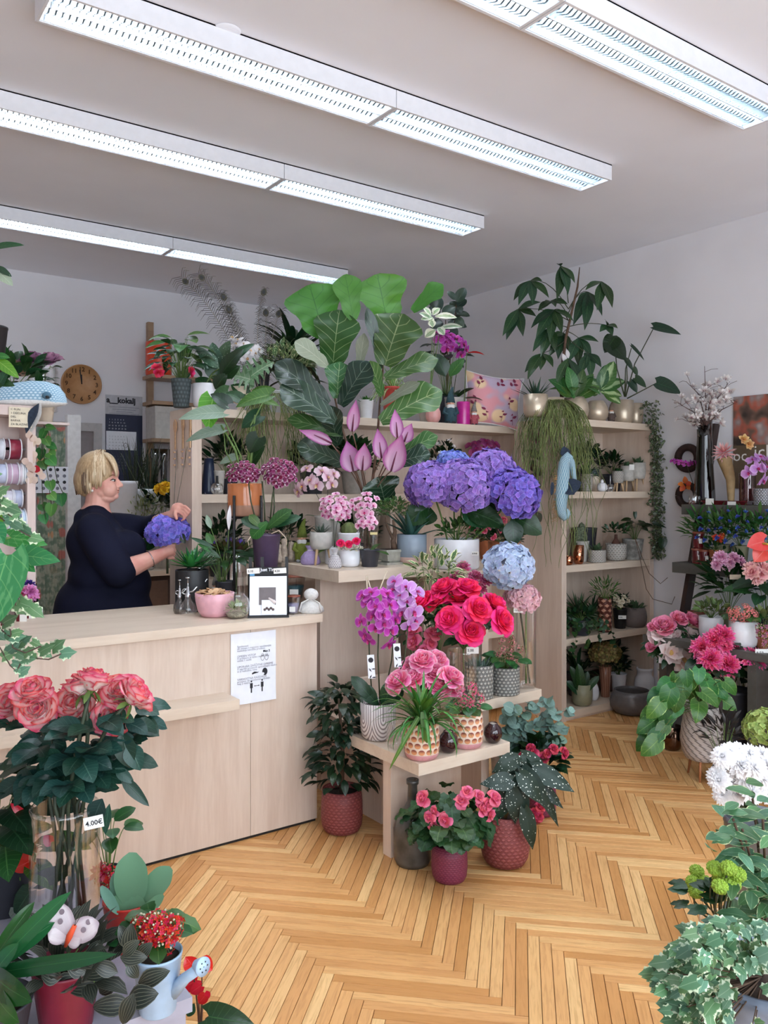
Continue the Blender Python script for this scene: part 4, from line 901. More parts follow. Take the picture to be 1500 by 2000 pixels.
grass(t, 84, .235, .014, GSP, t['zs'] + .01, .015, (5, 72), 1.9, 'leaf', n=10, m=2, prof=[.8, .9, 1, 1, .95, .85, .7, .45, 0]); grass(t, 9, .17, .034, ARC, t['zs'], .01, (2, 30), .6, 'leaf', prof='strap')
leaf_px(t, (818, 1400), (758, 1510), 9, dist(t.location) - .05, GSP, 'needle', droop=1.3)
leaf_px(t, (826, 1390), (834, 1452), 16, dist(t.location) - .08, ARC, 'strap', droop=.5)
def plum(label, px, py, w_):
    pos = spot(px, py, ZL) + FWD * .035; t = thing('candle_ball', label, 'candle holder', pos, 'plum glass candle balls'); r = w_ * dist(pos) / FPX / 2
    mb = MB(); lathe(mb, [(.001, 0), (r * .5, 0), (r * .8, r * .3), (r, r * .95), (r * .88, r * 1.55), (r * .5, r * 1.95), (r * .46, r * 2.08), (r * .4, r * 2.05), (r * .4, r * 1.7), (.001, r * 1.7)], 28); ob('ball', mb.mesh('ball', DKRED), t)
    mb = MB(); lathe(mb, [(r * .39, r * 1.72), (r * .39, r * 2.0), (.001, r * 2.02)], 16); ob('candle', mb.mesh('candle', mat('cream_wax', '#cdbfae', .6)), t)
plum('glossy plum glass candle ball between the two scallop-patterned pots', 877, 1474, 40); plum('glossy plum glass candle ball at the right corner of the low step', 965, 1455, 37)
t = ppot('potted_kalanchoe', 'pink-budded kalanchoe in a pink scallop-patterned pot on the low step', 914, 65, 68, 'round', PINKSC, py=1465, z=ZL)
KL = lmat('kalanchoe_leaf', '#2c5a2a', '#5d8a4c', nv=0, rough=.3)
dome(t, 16, (0, 0, t['zs'] + .03), (.06, .06, .03), .06, .045, KL, 'round', droop=.5); heads(t, umbel(KALP, KALB, .022, 22, 3), 915, 1362, 30, 26, 9, dist(t.location), .03, name='flower_cluster')
stems(t, [[(0, 0, t['zs']), (x, y, t['zs'] + .07)] for x, y in ((.02, 0), (-.02, .01), (0, -.02), (.03, .02))], .003)

# cut roses: pale pink bunch on the low step, hot pink bunch behind
def vase_t(label, pos, style, r, h, group=None, m=GL, name='glass_vase'):
    t = thing(name, label, 'vase', pos, group); vessel(t, style, r, h, m, soil=0, name='glass', th=.05); return t
RL = [leafmesh(GB, 1, .62, 'ovate', n=6, m=4, droop=q, fold=.2, wave=.02) for q in (.4, .9)]
def scaled_leaf(m, L, prof='ovate', asp=.62, **k): return [leafmesh(m, L, L * asp, prof, **{**dict(n=6, m=4, droop=q, fold=.2), **k}) for q in (.4, .9)]
pv_ = vase_t('low clear glass vase holding the soft pink roses on the low step', spot(832, z=ZL, d=3.62), 'cup', .055, .16)
LR = scaled_leaf(GB, .05)
for i, (x, y, wh) in enumerate([(780, 1321, 'leftmost'), (808, 1316, 'second front'), (846, 1304, 'middle, palest rim'), (879, 1313, 'rightmost'), (806, 1294, 'upper left'), (850, 1281, 'topmost right'), (826, 1281, 'topmost left'), (854, 1330, 'low one in the middle'), (877, 1330, 'low one at the right')]):
    top = at_d(x, y, 3.5 + .03 * (i % 3) + (.06 if y < 1300 else 0)); cut('rose', f'soft pink rose in the low vase, the {wh} bloom', 'flower', top - UP * .03, UP * .9 - FWD * .6 + RIGHT * (x - 830) * .012, pv_.location + UP * .16, pv_.location + UP * .02, rose(PNK, .046, 1 + i % 3, 1.05, 24, STEM), STEM, .003, 'soft pink roses', LR, 1, .05, low=.7)
hv = vase_t('clear glass vase of hot pink roses with a price label', spot(905, z=.53, d=3.83), 'cyl', .075, .24)
price(hv, '5.00', L2(hv, at_d(923, 1270, 3.74)), .055, .03)
LR2 = scaled_leaf(G2, .075)
for i, (x, y, wh) in enumerate([(831, 1166, 'leftmost'), (858, 1162, 'second from the left in the back'), (871, 1140, 'topmost left'), (897, 1158, 'centre back'), (912, 1140, 'topmost right'), (931, 1178, 'largest, right of centre'), (962, 1170, 'upper right'), (975, 1200, 'rightmost, facing right'), (880, 1198, 'low left'), (918, 1222, 'lowest')]):
    fr = y > 1175; top = at_d(x, y, 3.72 - (.06 if fr else -.05)); cut('rose', f'hot pink rose in the labelled glass vase, {wh}', 'flower', top - UP * .035, UP * (.55 if fr else 1) - FWD * (.8 if fr else .4) + RIGHT * (x - 905) * .013, hv.location + UP * .24, hv.location + UP * .02, rose(HOT, .052, 1 + i % 3, 1., 26, STEM), STEM, .0035, 'hot pink roses', LR2, 2, .08, low=.55)

# ---------------------------------------------------------------- right step: grey honeycomb pots, tall vase of hydrangeas, carnations
ZM = .53
t = ppot('potted_succulent', 'grey-leaved succulent in a grey honeycomb-relief pot, left of its twin', 938, 56, 66, 'cyl', GREYHC, py=1368, z=ZM)
rosette(t, 40, .07, .014, 'lance', lmat('grey_succulent_leaf', '#5b6f66', '#8a9c90', nv=0), t['zs'], (0, 70), .03, n=5, m=2, fold=.4)
t = ppot('potted_kalanchoe', 'kalanchoe with closed pink buds in a grey honeycomb-relief pot', 990, 57, 54, 'cyl', GREYHC, py=1360, z=ZM)
dome(t, 18, (0, 0, t['zs'] + .04), (.075, .075, .03), .07, .05, KL, 'round', droop=.5); heads(t, umbel(fmat('dusty_pink_petal', '#b8666c', '#cf8d88'), KALB, .024, 24, 5), 992, 1266, 28, 24, 9, dist(t.location), .03, name='flower_cluster')
stems(t, [[(0, 0, t['zs']), (x, y, t['zs'] + .09)] for x, y in ((.02, 0), (-.02, .01), (0, -.02), (.03, .02))], .003)
tv = vase_t('tall slim clear glass vase with two hydrangeas on the right step', spot(1030, 1346, ZM) + FWD * .04, 'cyl', .05, .40); d = dist(tv.location)
price(tv, '12.90', L2(tv, at_d(1013, 1192, d - .06)), .05, .022)
cut('hydrangea', 'pale blue hydrangea head on a long stalk, the taller in the slim vase', 'flower', at_d(993, 1105, d - .1), UP - FWD * .7 - RIGHT * .2, tv.location + UP * .39 - RIGHT * .03, tv.location + UP * .02 + RIGHT * .02, hydrangea(HLB, .115, 300, .85, 9, .2), DSTEM, .005, None, bname='flower_head')
cut('hydrangea', 'pink hydrangea head resting on the rim of the slim vase', 'flower', at_d(1020, 1168, d - .0), UP - FWD * .3 + RIGHT * .2, tv.location + UP * .38, tv.location + UP * .02, hydrangea(HPK, .085, 200, .8, 10, .22), STEM, .005, None, bname='flower_head', lm=scaled_leaf(GPALE, .1), nl=1, llen=.08)
cv = vase_t('clear glass vase of pink carnations half hidden behind the hot pink roses', spot(922, z=ZM, d=4.15), 'cyl', .05, .3)
for i, (x, y, wh) in enumerate([(905, 1108, 'topmost'), (928, 1126, 'middle'), (948, 1134, 'right'), (890, 1128, 'darker left'), (938, 1150, 'lowest')]):
    cut('carnation', f'frilly pink carnation behind the hot pink roses, the {wh} one', 'flower', at_d(x, y, 4.1), UP * .8 - FWD * .5 + RIGHT * (x - 915) * .01, cv.location + UP * .3, cv.location + UP * .02, mum(CARN, .042, 60, .42, 2, 5, 95, 'petal', .3, .2, wave=.12), STEM, .002, 'pink carnations', leafmesh(GPALE, .06, .008, 'needle'), 2, .05)
t = ppot('potted_fig', 'variegated weeping fig in a dark pot behind the lilac orchid', 852, 54, 50, 'taper', ANTH, z=ZM, d=4.05)
bush(t, (0, 0, .55), (.14, .12, .13), 150, .06, .026, GV, 'lance', hang=.5); stems(t, [[(0, 0, .1), (.02, 0, .55)]], .006, WOODY)
t = ppot('potted_begonia', 'coral-flowered begonia in a terracotta pot behind the soft pink roses', 812, 50, 46, 'taper', TERRA, z=.53, d=4.0)
t.location.z = .53; bush(t, (0, 0, .3), (.1, .08, .13), 70, .05, .035, G2); heads(t, rose(BEG, .03, 4, 1.2, 18), 830, 1252, 34, 22, 5, 3.85, .03, s=(.7, 1.1))

# ---------------------------------------------------------------- on the floor round the steps
t = ppot('potted_ficus', 'bushy dark-leaved weeping fig in a brick red pot by the counter corner', 666, 82, 82, 'round', REDP, py=1634, z=0)
FL = [leafmesh(lmat('weeping_fig_leaf', '#1b2f1e', '#3c5238', nv=9, vs_=.3, rough=.28, tr=.08), .085, .036, 'lance', n=6, m=4, droop=q, fold=.2) for q in (.6, 1.1)]
dz = t['zs']; mb = MB(); tube(mb, [(0, 0, dz), (.005, 0, dz + .2), (-.01, .01, dz + .42)], [.011, .009, .005], 7); ob('trunk', mb.mesh('trunk', WOODY), t)
for i in range(290):
    h = rnd.random(); a = i * 2.4; rr = (.10 + .025 * math.sin(h * 9)) * (1 - .55 * max(0, h - .75) * 4) * rnd.uniform(.45, 1.15); p = Vector((rr * math.cos(a), rr * math.sin(a), dz + .055 + h * .43))
    leaf_at(t, FL[i % 2], p, Vector((math.cos(a), math.sin(a), rnd.uniform(-.6, .5))), UP + Vector((math.cos(a), math.sin(a), 0)) * .5, rnd.uniform(.7, 1.15))
for b, tp in [((640, 1362), (598, 1352)), ((645, 1375), (605, 1372)), ((630, 1430), (597, 1440)), ((630, 1470), (598, 1472)), ((632, 1500), (600, 1498)), ((660, 1360), (648, 1345)), ((690, 1410), (715, 1405)), ((690, 1470), (725, 1478)), ((695, 1380), (722, 1390))]: leaf_px(t, b, tp, 14, dist(t.location) - .03, bpy.data.materials['weeping_fig_leaf'], 'lance', droop=.9)
t = thing('demijohn', 'big dusty grey glass demijohn on the floor under the low step', 'bottle', spot(807, 1700, 0) + FWD * .07); r = .078
mb = MB(); lathe(mb, [(.001, 0), (r * .85, 0), (r * .98, .02), (r, .08), (r * 1.02, .14), (r * .85, .19), (r * .45, .225), (r * .28, .25), (r * .25, .315), (r * .33, .32), (r * .33, .337), (r * .2, .337), (r * .2, .3)], 28, SC(.98, .98, 1)); ob('bottle_body', mb.mesh('demijohn', mat('dusty_glass', '#5d5a55', .35, var=.3, scale=14, coat=.2)), t)
t = ppot('potted_begonia', 'pink-flowered begonia in a small crimson pot, furthest forward on the floor', 880, 71, 71, 'round', CRIM, py=1730, z=0)
BGL = lmat('begonia_leaf', '#2b4f2c', '#5d8454', nv=6, vs_=.5, rough=.35); BGM = [leafmesh(BGL, .075, .075, [.5, .95, .8, 1, .78, .9, .6, .5, 0], n=9, m=4, droop=q, fold=.12, lobe=.15, wave=.06) for q in (.5, 1.)]
dz = t['zs']
for i, d in enumerate(shell(120, -.35)):
    p = Vector((d.x * .135, d.y * .135, dz + .115 + d.z * .115)) * rnd.uniform(.75, 1.05) if d.z > 0 else Vector((d.x * .12, d.y * .12, dz + .1 + d.z * .1)); leaf_at(t, BGM[i % 2], p, Vector((d.x, d.y, rnd.uniform(-.7, .1))), d + UP, rnd.uniform(.65, 1.1))
stems(t, [bez((0, 0, dz), (d.x * .03, d.y * .03, dz + .08), (d.x * .1, d.y * .1, dz + .1 + d.z * .08), 4) for d in shell(14, 0)], .003)
heads(t, [rose(BEG, .024, 1, 1.3, 16), rose(BEG, .024, 2, 1.3, 16)], 895, 1575, 75, 60, 0, dist(t.location) - .12, .02, up=.3, pts=[(828, 1560), (840, 1596), (850, 1584), (870, 1601), (912, 1548), (934, 1556), (940, 1580), (950, 1572), (964, 1560), (901, 1566), (846, 1608), (955, 1590)], s=(.65, 1.1))
t = ppot('spotted_begonia', 'spotted-leaf begonia in a large brick red diamond-relief pot', 992, 96, 98, 'belly', REDP, py=1702, z=0)
dd = dist(t.location)
for b, tp, w_ in [((1000, 1525), (936, 1532), 36), ((998, 1540), (960, 1610), 36), ((1000, 1540), (1006, 1610), 34), ((1024, 1580), (1040, 1660), 32), ((1010, 1520), (1028, 1600), 32), ((1015, 1510), (1058, 1572), 36), ((1020, 1500), (1078, 1592), 34), ((1030, 1495), (1090, 1616), 30), ((1040, 1500), (1122, 1548), 38), ((1000, 1520), (944, 1560), 34), ((1018, 1475), (1075, 1530), 40), ((1012, 1500), (985, 1585), 32), ((1010, 1480), (960, 1510), 34), ((1035, 1520), (1100, 1580), 30), ((1005, 1560), (1020, 1625), 30)]:
    leaf_px(t, b, tp, w_, dd + rnd.uniform(-.1, .05), DOTS, [.3, .75, 1, 1, .9, .72, .5, .24, 0], droop=.5, lobe=.12, wave=.03)
stems(t, [bez((0, 0, t['zs']), (x * .4, y * .4, t['zs'] + .08), (x, y, z), 5) for x, y, z in ((.02, -.02, .33), (.06, -.05, .35), (-.02, -.03, .32), (.05, -.03, .3))], .005, mat('bamboo_cane_stem', '#8a6a3c', .6))
t = ppot('potted_begonia', 'pink-flowered begonia in a crimson pot behind the spotted begonia', 1062, 58, 56, 'round', CRIM, py=1598, z=0)
bush(t, (0, 0, .25), (.09, .1, .1), 110, .06, .055, GDK, [.5, .95, .8, 1, .78, .9, .6, .5, 0], nn=6); heads(t, rose(fmat('rose_red_petal', '#b8304f', '#cf4a68'), .024, 3, 1.3, 16), 1060, 1470, 45, 14, 7, dist(t.location) - .1, .02, s=(.6, 1))
heads(t, rose(bpy.data.materials['rose_red_petal'], .02, 3, 1.3, 16), 1048, 1590, 10, 25, 4, dist(t.location) - .1, .02)
t = ppot('red_pot', 'brick red scale-relief pot half hidden behind the leg of the low step', 930, 50, 75, 'taper', REDP, py=1552, z=0, cat='pot')
t = ppot('eucalyptus_vase', 'pale stone vase of round-leaved grey-green eucalyptus by the right step', 985, 56, 112, 'taper', CONC, z=0, d=4.0, cat='plant', soil=.95)
EM = [leafmesh(EUC, .056, .052, 'round', n=5, m=4, droop=q, fold=.1) for q in (.3, .7)]; dd = dist(t.location)
for path in ([(985, 1470), (1000, 1420), (1030, 1385), (1075, 1362)], [(985, 1470), (1020, 1430), (1070, 1400), (1122, 1382)], [(985, 1470), (1010, 1440), (1050, 1440), (1095, 1450)], [(985, 1470), (990, 1430), (995, 1400), (1005, 1385)], [(985, 1470), (1000, 1470), (1020, 1480), (1000, 1500)], [(985, 1470), (1020, 1420), (1060, 1420), (1110, 1420)], [(985, 1470), (1030, 1450), (1070, 1460), (1085, 1475)]):
    P = [Vector((0, 0, t['zs']))] + [L2(t, at_d(x, y, dd - .15 * k / 3 - .03)) for k, (x, y) in enumerate(path)]; tb = MB(); tube(tb, P, [.003, .0028, .0024, .0018, .0012], 5); ob('stem', tb.mesh('stem', mat('eucalyptus_twig', '#7a6a58', .7)), t)
    for k in range(38):
        q = 1 + 3 * (k + .5) / 38; j = min(3, int(q)); p = P[j].lerp(P[j + 1], q - j); a = rnd.uniform(0, 6.3); leaf_at(t, EM[k % 2], p, Vector((math.cos(a), math.sin(a), rnd.uniform(-.5, .7))), -FWD * .7 + UP * .5 + Vector((rnd.uniform(-.7, .7), rnd.uniform(-.7, .7), 0)), rnd.uniform(.6, 1.1))
# ---------------------------------------------------------------- along the top of the dividing bookcase
TY = 4.25
t = ppot('flowering_vine', 'pink-flowered climbing plant in a slate grey scale-relief pot on the bookcase end', 354, 40, 56, 'taper', SLATE, z=ZC, Y=TY - .05)
dome(t, 46, (0, 0, t['zs'] + .11), (.11, .11, .13), .11, .055, G2, 'ovate', up=-.25, droop=.8); heads(t, mum(fmat('carmine_petal', '#c81f50', '#de3f6c'), .042, 10, .9, 2, 40, 85, 'round', .2, .2), 305, 718, 8, 8, 0, 4.3, .0, pts=[(305, 718), (372, 727), (310, 728)], s=(.7, .95))
dome(t, 9, (0, 0, t['zs'] + .17), (.1, .1, .09), .14, .075, G1, 'ovate', droop=.9)
t = ppot('potted_foliage', 'dark spotted-leaf plant in a round white pot on the bookcase end', 400, 48, 47, 'cup', WPOT, z=ZC, Y=TY - .1)
SPL = lmat('silver_spotted_leaf', '#3d5a41', '#5b7a58', edge='#9fb09a', pat='dots', nv=0)
dd = dist(t.location)
for b, tp, w_, m in [((425, 745), (405, 690), 34, G2), ((430, 735), (478, 682), 34, GDK), ((428, 720), (382, 682), 26, SPL), ((430, 715), (450, 665), 28, SPL), ((440, 715), (500, 672), 24, G2), ((420, 760), (445, 730), 30, GDK), ((415, 760), (380, 740), 28, G2), ((425, 725), (415, 668), 30, SPL), ((440, 740), (470, 715), 26, GDK)]: leaf_px(t, b, tp, w_, dd + rnd.uniform(-.06, .06), m, droop=.6)
stems(t, [bez((0, 0, t['zs']), (.03, 0, .2), L2(t, at_d(x, y, dd)), 4) for x, y in ((425, 745), (430, 735), (428, 720), (440, 715), (420, 760))], .003)
t = ppot('potted_monstera', 'small monstera with split pale leaves in a cream goblet pot on the bookcase', 470, 46, 45, 'goblet', CREAM, z=ZC, Y=TY - .1)
dd = dist(t.location) - .05; MON = lmat('monstera_leaf', '#5f8560', '#b9c9ac', nv=5, vs_=.8, mid=.05, tr=.2)
for b, tp, w_ in [((492, 742), (447, 733), 62), ((490, 735), (536, 708), 62)]: leaf_px(t, b, tp, w_, dd, MON, 'heart', n=26, m=8, notch=5, lobe=.2, droop=.5)
leaf_px(t, (480, 770), (450, 752), 30, dd, G2, 'heart', lobe=.2); leaf_px(t, (500, 775), (540, 760), 34, dd, G3, 'heart', lobe=.2)
stems(t, [bez((0, 0, t['zs']), (.02, 0, .2), L2(t, at_d(x, y, dd)), 4) for x, y in ((492, 742), (490, 735), (480, 770), (500, 775))], .003)
t = ppot('potted_orchid', 'white moth orchid in a white pot behind the cream goblet', 505, 46, 42, 'taper', WPOT, z=ZC, Y=4.36)
dd = dist(t.location) - .12; heads(t, orchid(WHT, LIPY, .045), 475, 680, 30, 35, 0, dd, .03, pts=[(455, 660), (465, 664), (476, 672), (488, 684), (498, 690), (474, 690), (484, 700), (497, 705), (462, 672), (505, 682)], s=(.8, 1.05)); spikes(t, [at_d(470, 675, dd + .02)], (0, 0, t['zs']), .003, DSTEM, .3)
# peacock feathers
v = thing('feather_vase', 'tall dark vase behind the white orchid holding peacock feathers', 'vase', spot(512, z=ZC, Y=4.38)); vessel(v, 'flare', .05, .3, ANTH, soil=0, name='vase')
dv = dist(v.location) - .05; FTH = mat('feather_brown', '#3a322d', .8, var=.2); EYEM = mat('feather_eye', '#23262a', .5); EYEB = mat('feather_eye_rim', '#55523e', .6)
for i, (pts, wh, sd) in enumerate([([(500, 770), (448, 660), (415, 595), (360, 548)], 'longest, sweeping far left', 1), ([(502, 770), (462, 640), (430, 575), (392, 540)], 'second longest, arching left', 1), ([(505, 770), (470, 660), (448, 605), (436, 578)], 'short dark one with a curled tip', .6), ([(508, 770), (485, 680), (460, 630), (446, 602)], 'thick dark one in the middle', .7), ([(512, 770), (495, 660), (505, 600), (516, 568)], 'upright one with a bare shaft', .35), ([(514, 770), (515, 690), (522, 640), (519, 608)], 'dark one at the right', .7), ([(514, 770), (520, 690), (535, 650), (545, 610)], 'one furthest right', .7)]):
    f = thing('peacock_feather', f'peacock feather in the dark vase, the {wh}', 'feather', v.location + Vector((0, 0, .02)), 'peacock feathers')
    C = [L2(f, at_d(x, y, dv - .02 * i)) for x, y in pts]; P = [Vector((0, 0, 0))] + [C[0]] + [C[0] * (1 - q) ** 3 + C[1] * 3 * q * (1 - q) ** 2 + C[2] * 3 * q * q * (1 - q) + C[3] * q ** 3 for q in [k / 10 for k in range(1, 11)]]
    tb = MB(); tube(tb, P, [.0022] * 2 + [.002 - .00014 * k for k in range(10)], 5); ob('shaft', tb.mesh('shaft', mat('feather_shaft', '#b3a796', .6)), f)
    mb = MB()
    for k in range(90):
        q = 2 + 9.6 * k / 90; j = min(10, int(q)); p = P[j].lerp(P[j + 1], q - j); d = (P[j + 1] - P[j]).normalized(); s = 1 if k % 2 else -1; sv = d.cross(FWD).normalized() * s
        ln = rnd.uniform(.05, .1) * (sd if sd < 1 else 1.); e = p + sv * ln * .8 + d * ln * .35; tube(mb, [p, p + sv * ln * .5 + d * ln * .35, e - UP * ln * .2], [.0018, .0014, .0007], 3, cap=False)
    ob('barbs', mb.mesh('barbs', FTH), f, kind='stuff')
    M = frame(P[-1] - (P[-1] - P[-2]).normalized() * .03, P[-1] - P[-2], -FWD)
    ob('eye_spot', MB().add(*leafgeo(.045, .034, 'round', n=6, m=4)).mesh('eye', EYEB), f, M); ob('eye_spot', MB().add(*leafgeo(.026, .019, 'round', n=6, m=4)).mesh('eye', EYEM), f, M @ T(.01, 0, .002))
t = ppot('potted_dracaena', 'dark green dragon plant with long strap leaves on the bookcase behind the fig', 572, 60, 40, 'taper', ANTH, z=ZC, Y=4.37)
for z in (.13, .22, .3): grass(t, 24, .3, .045, GDK, t['zs'] + z, .01, (15, 95), .9, 'leaf', prof='lance', n=8)
tb = MB(); tube(tb, [(0, 0, t['zs']), (0, 0, t['zs'] + .3)], .012, 7); ob('trunk', tb.mesh('trunk', BARK), t)
t = ppot('potted_schefflera', 'cream-variegated umbrella plant in a white pot behind the fig leaves', 560, 46, 44, 'taper', WPOT, z=ZC, Y=TY)
bush(t, (0, 0, .3), (.16, .13, .1), 170, .07, .03, lmat('cream_variegated_leaf', '#52744a', '#8fa878', edge='#e6e2b8', pat='blotch', nv=0), fill=.4)
t = ppot('spider_plant', 'white-striped spider plant in a coral red pot behind the fig', 768, 46, 66, 'taper', mat('coral_red_glaze', '#c2453c', .35), z=ZC, Y=TY - .03)
grass(t, 80, .22, .012, GSTR, t['zs'] + .01, .02, (5, 95), 1.9, 'leaf', n=8)
t = ppot('small_pot', 'little white pot with a succulent between the fig stems on the bookcase', 716, 28, 36, 'taper', WPOT, z=ZC, Y=TY - .08, cat='plant'); rosette(t, 20, .06, .02, 'lance', G1, t['zs'], (0, 80), .01)
t = ppot('small_pot', 'little pink ceramic pot on the bookcase right of the fig', 846, 30, 32, 'ball', mat('soft_pink_glaze', '#d49a94', .3), z=ZC, Y=TY - .08, cat='pot')
t = ppot('rubber_plant', 'tall dark round-leaved peperomia plant behind the magenta orchid', 872, 50, 60, 'taper', ANTH, z=ZC, Y=4.37); dd = dist(t.location)
RBL = lmat('dark_round_leaf', '#26352c', '#4a5a4c', nv=0, rough=.3, tr=.06)
for b, tp, w_ in [((893, 590), (909, 562), 22), ((890, 585), (873, 570), 14), ((893, 598), (912, 586), 20), ((893, 605), (878, 590), 20), ((893, 612), (918, 618), 14), ((890, 620), (905, 640), 18), ((893, 600), (900, 612), 18), ((850, 600), (838, 576), 20), ((852, 608), (860, 580), 22), ((860, 610), (835, 604), 24), ((865, 615), (890, 600), 24), ((870, 620), (905, 612), 24), ((865, 630), (840, 640), 24), ((875, 630), (912, 640), 20), ((870, 640), (895, 655), 24)]: leaf_px(t, b, tp, w_, dd + rnd.uniform(-.1, .05), RBL, 'round', droop=.5)
dome(t, 26, (0, 0, .5), (.13, .13, .16), .1, .06, RBL, 'round', up=-.5); stems(t, [bez((0, 0, t['zs']), (.02, 0, .4), L2(t, at_d(x, y, dd)), 5) for x, y in ((893, 580), (852, 600), (870, 625))], .005, BARK)
t = ppot('potted_foliage', 'pale white-green variegated leaf plant in a grey pot beside the fig top', 838, 46, 46, 'taper', CONC, z=ZC, Y=4.3); dd = dist(t.location)
PVL = lmat('white_green_leaf', '#8fa880', '#d6dcc0', edge='#e5e8d2', ew=.35, nv=5)
for b, tp, w_ in [((842, 622), (818, 612), 14), ((845, 620), (838, 630), 16), ((850, 618), (893, 622), 16), ((845, 615), (860, 602), 14), ((845, 620), (822, 625), 14), ((860, 640), (904, 640), 14), ((842, 616), (826, 600), 12), ((848, 614), (850, 600), 12), ((842, 625), (845, 640), 16), ((850, 645), (830, 660), 22), ((855, 640), (868, 655), 18)]: leaf_px(t, b, tp, w_, dd - .08 + rnd.uniform(-.03, .03), PVL, 'lance', droop=.6)
stems(t, [bez((0, 0, t['zs']), (.02, 0, .3), L2(t, at_d(x, y, dd - .06)), 5) for x, y in ((845, 620), (860, 640), (850, 645))], .004)
t = ppot('potted_orchid', 'magenta moth orchid on the bookcase top beside the teal gnome', 884, 50, 55, 'taper', CONC, z=ZC, Y=4.33); dd = dist(t.location) - .1
heads(t, orchid(MAG, LIPM, .05, 3), 872, 660, 34, 24, 0, dd, .05, pts=[(853, 650), (866, 648), (880, 655), (890, 662), (858, 663), (872, 668), (884, 675), (894, 684), (905, 672), (910, 682), (900, 692), (874, 680), (864, 660)], s=(.8, 1.05)); spikes(t, [at_d(876, 665, dd + .03), at_d(900, 680, dd + .03)], (0, 0, t['zs']), .003, DSTEM)
rosette(t, 7, .24, .075, 'spat', G2, t['zs'] + .01, (25, 75), .01, droop=.9); leaf_px(t, (878, 735), (908, 700), 24, dd - .05, G3); leaf_px(t, (870, 735), (848, 690), 34, dd - .05, G2)
t2 = thing('anthurium', 'red lily-like bloom peeping out right of the magenta orchid', 'flower', t.location + Vector((.05, -.06, 0))); mb = MB(); mb.add(*leafgeo(.12, .05, 'ovate', n=6, m=4, cup=.4, droop=.6)); Mf = frame(L2(t2, at_d(912, 690, dd - .1)), RIGHT + UP * .1, UP); ob('spathe', mb.mesh('spathe', RED), t2, Mf)
tb = MB(); tube(tb, bez((0, 0, 0), (0, 0, .25), L2(t2, at_d(912, 690, dd - .1)), 6), .003, 5); ob('stem', tb.mesh('stem', STEM), t2)
gnome('tall gnome in teal and black on the bookcase by the magenta vase', spot(880, z=ZC, Y=4.2), .25, 'teal')
t = ppot('magenta_vase', 'glossy magenta cylinder vase between two gnomes on the bookcase', 905, 26, 46, 'cyl', mat('magenta_glaze', '#c02a8c', .2), z=ZC, Y=4.23, cat='vase', soil=0)
gnome('small white-bearded gnome in front of the floral cushion', spot(926, z=ZC, Y=4.19), .165, 'red')
# floral cushion
cu = thing('cushion', 'pink floral cushion leaning on the bookcase top', 'cushion', spot(962, z=ZC, Y=4.22)); nn = 16; V = []; w2 = .2
def cush(u, v, s):
    e = (1 - u * u) * (1 - v * v)
    return Vector((u * w2 * (1 - .13 * (1 - v * v) * u * u), v * w2 * (1 - .13 * (1 - u * u) * v * v), s * (.075 * max(0, e) ** .45)))
def cushmat():
    m, nt = nodes('floral_cotton'); p = N(nt, 'TexCoord').outputs['Object']; a = N(nt, 'TexNoise', {'Vector': p, 'Scale': 9., 'Detail': 1.}).outputs[0]; b_ = N(nt, 'TexVoronoi', {'Vector': p, 'Scale': 7.5}).outputs['Distance']
    c = mixc(nt, sstep(nt, a, .42, .6), lin('#d9959c'), lin('#b9a7bb')); c = mixc(nt, sstep(nt, b_, .42, .28), c, lin('#e9c9a0')); out(nt, N(nt, 'BsdfPrincipled', {'Base Color': c, 'Roughness': .9}).outputs[0]); return m
FLC = cushmat(); Mc = T(0, 0, .185) @ RZ(-math.atan2(CX, SX) + .15) @ RX(R(76)) @ RZ(R(-8)) @ SC(1.06, .98, 1)
mb = MB()
for s in (1, -1): mb.add([tuple(cush(-1 + 2 * i / nn, -1 + 2 * j / nn, s)) for i in range(nn + 1) for j in range(nn + 1)], [q if s < 0 else q[::-1] for q in grid_faces(nn, nn)])
ob('cover', mb.mesh('cover', FLC), cu, Mc)
tb = MB(); P = [cush(u, -1, 0) for u in np.linspace(-1, 1, 9)] + [cush(1, u, 0) for u in np.linspace(-1, 1, 9)] + [cush(-u, 1, 0) for u in np.linspace(-1, 1, 9)] + [cush(-1, -u, 0) for u in np.linspace(-1, 1, 9)]; tube(tb, P, .005, 6); ob('piping', tb.mesh('piping', CLOTHW), cu, Mc)
SPR = mat('maroon_print', '#7c2846', .9); mb = MB()
for x, y, a in ((-.1, .1, 1.2), (.03, .1, .9), (.12, .12, 1.), (.1, -.02, 1.5), (.06, -.12, 1.4), (-.05, -.12, 1.8), (-.13, -.05, 1.3), (.13, -.13, 1.6)):
    for k, (dx, sg) in enumerate(((-.02, 1), (.0, -1), (.02, 1))):
        p = Vector((x + math.cos(a) * dx, y + math.sin(a) * dx)); z = cush(p.x / w2, p.y / w2, 1).z + .0025; da = a + sg * .9; mb.add(*leafgeo(.034, .019, 'ovate', n=4, m=2), frame((p.x, p.y, z), (math.cos(da), math.sin(da), -.1), (0, 0, 1)))
    z = cush(x / w2, y / w2, 1).z + .002; mb.add([(x - math.cos(a) * .05 - .001, y - math.sin(a) * .05, z), (x - math.cos(a) * .05 + .0015, y - math.sin(a) * .05, z), (x + math.cos(a) * .05, y + math.sin(a) * .05, z)], [(0, 1, 2)])
ob('leaf_print', mb.mesh('print', SPR), cu, Mc, kind='stuff')
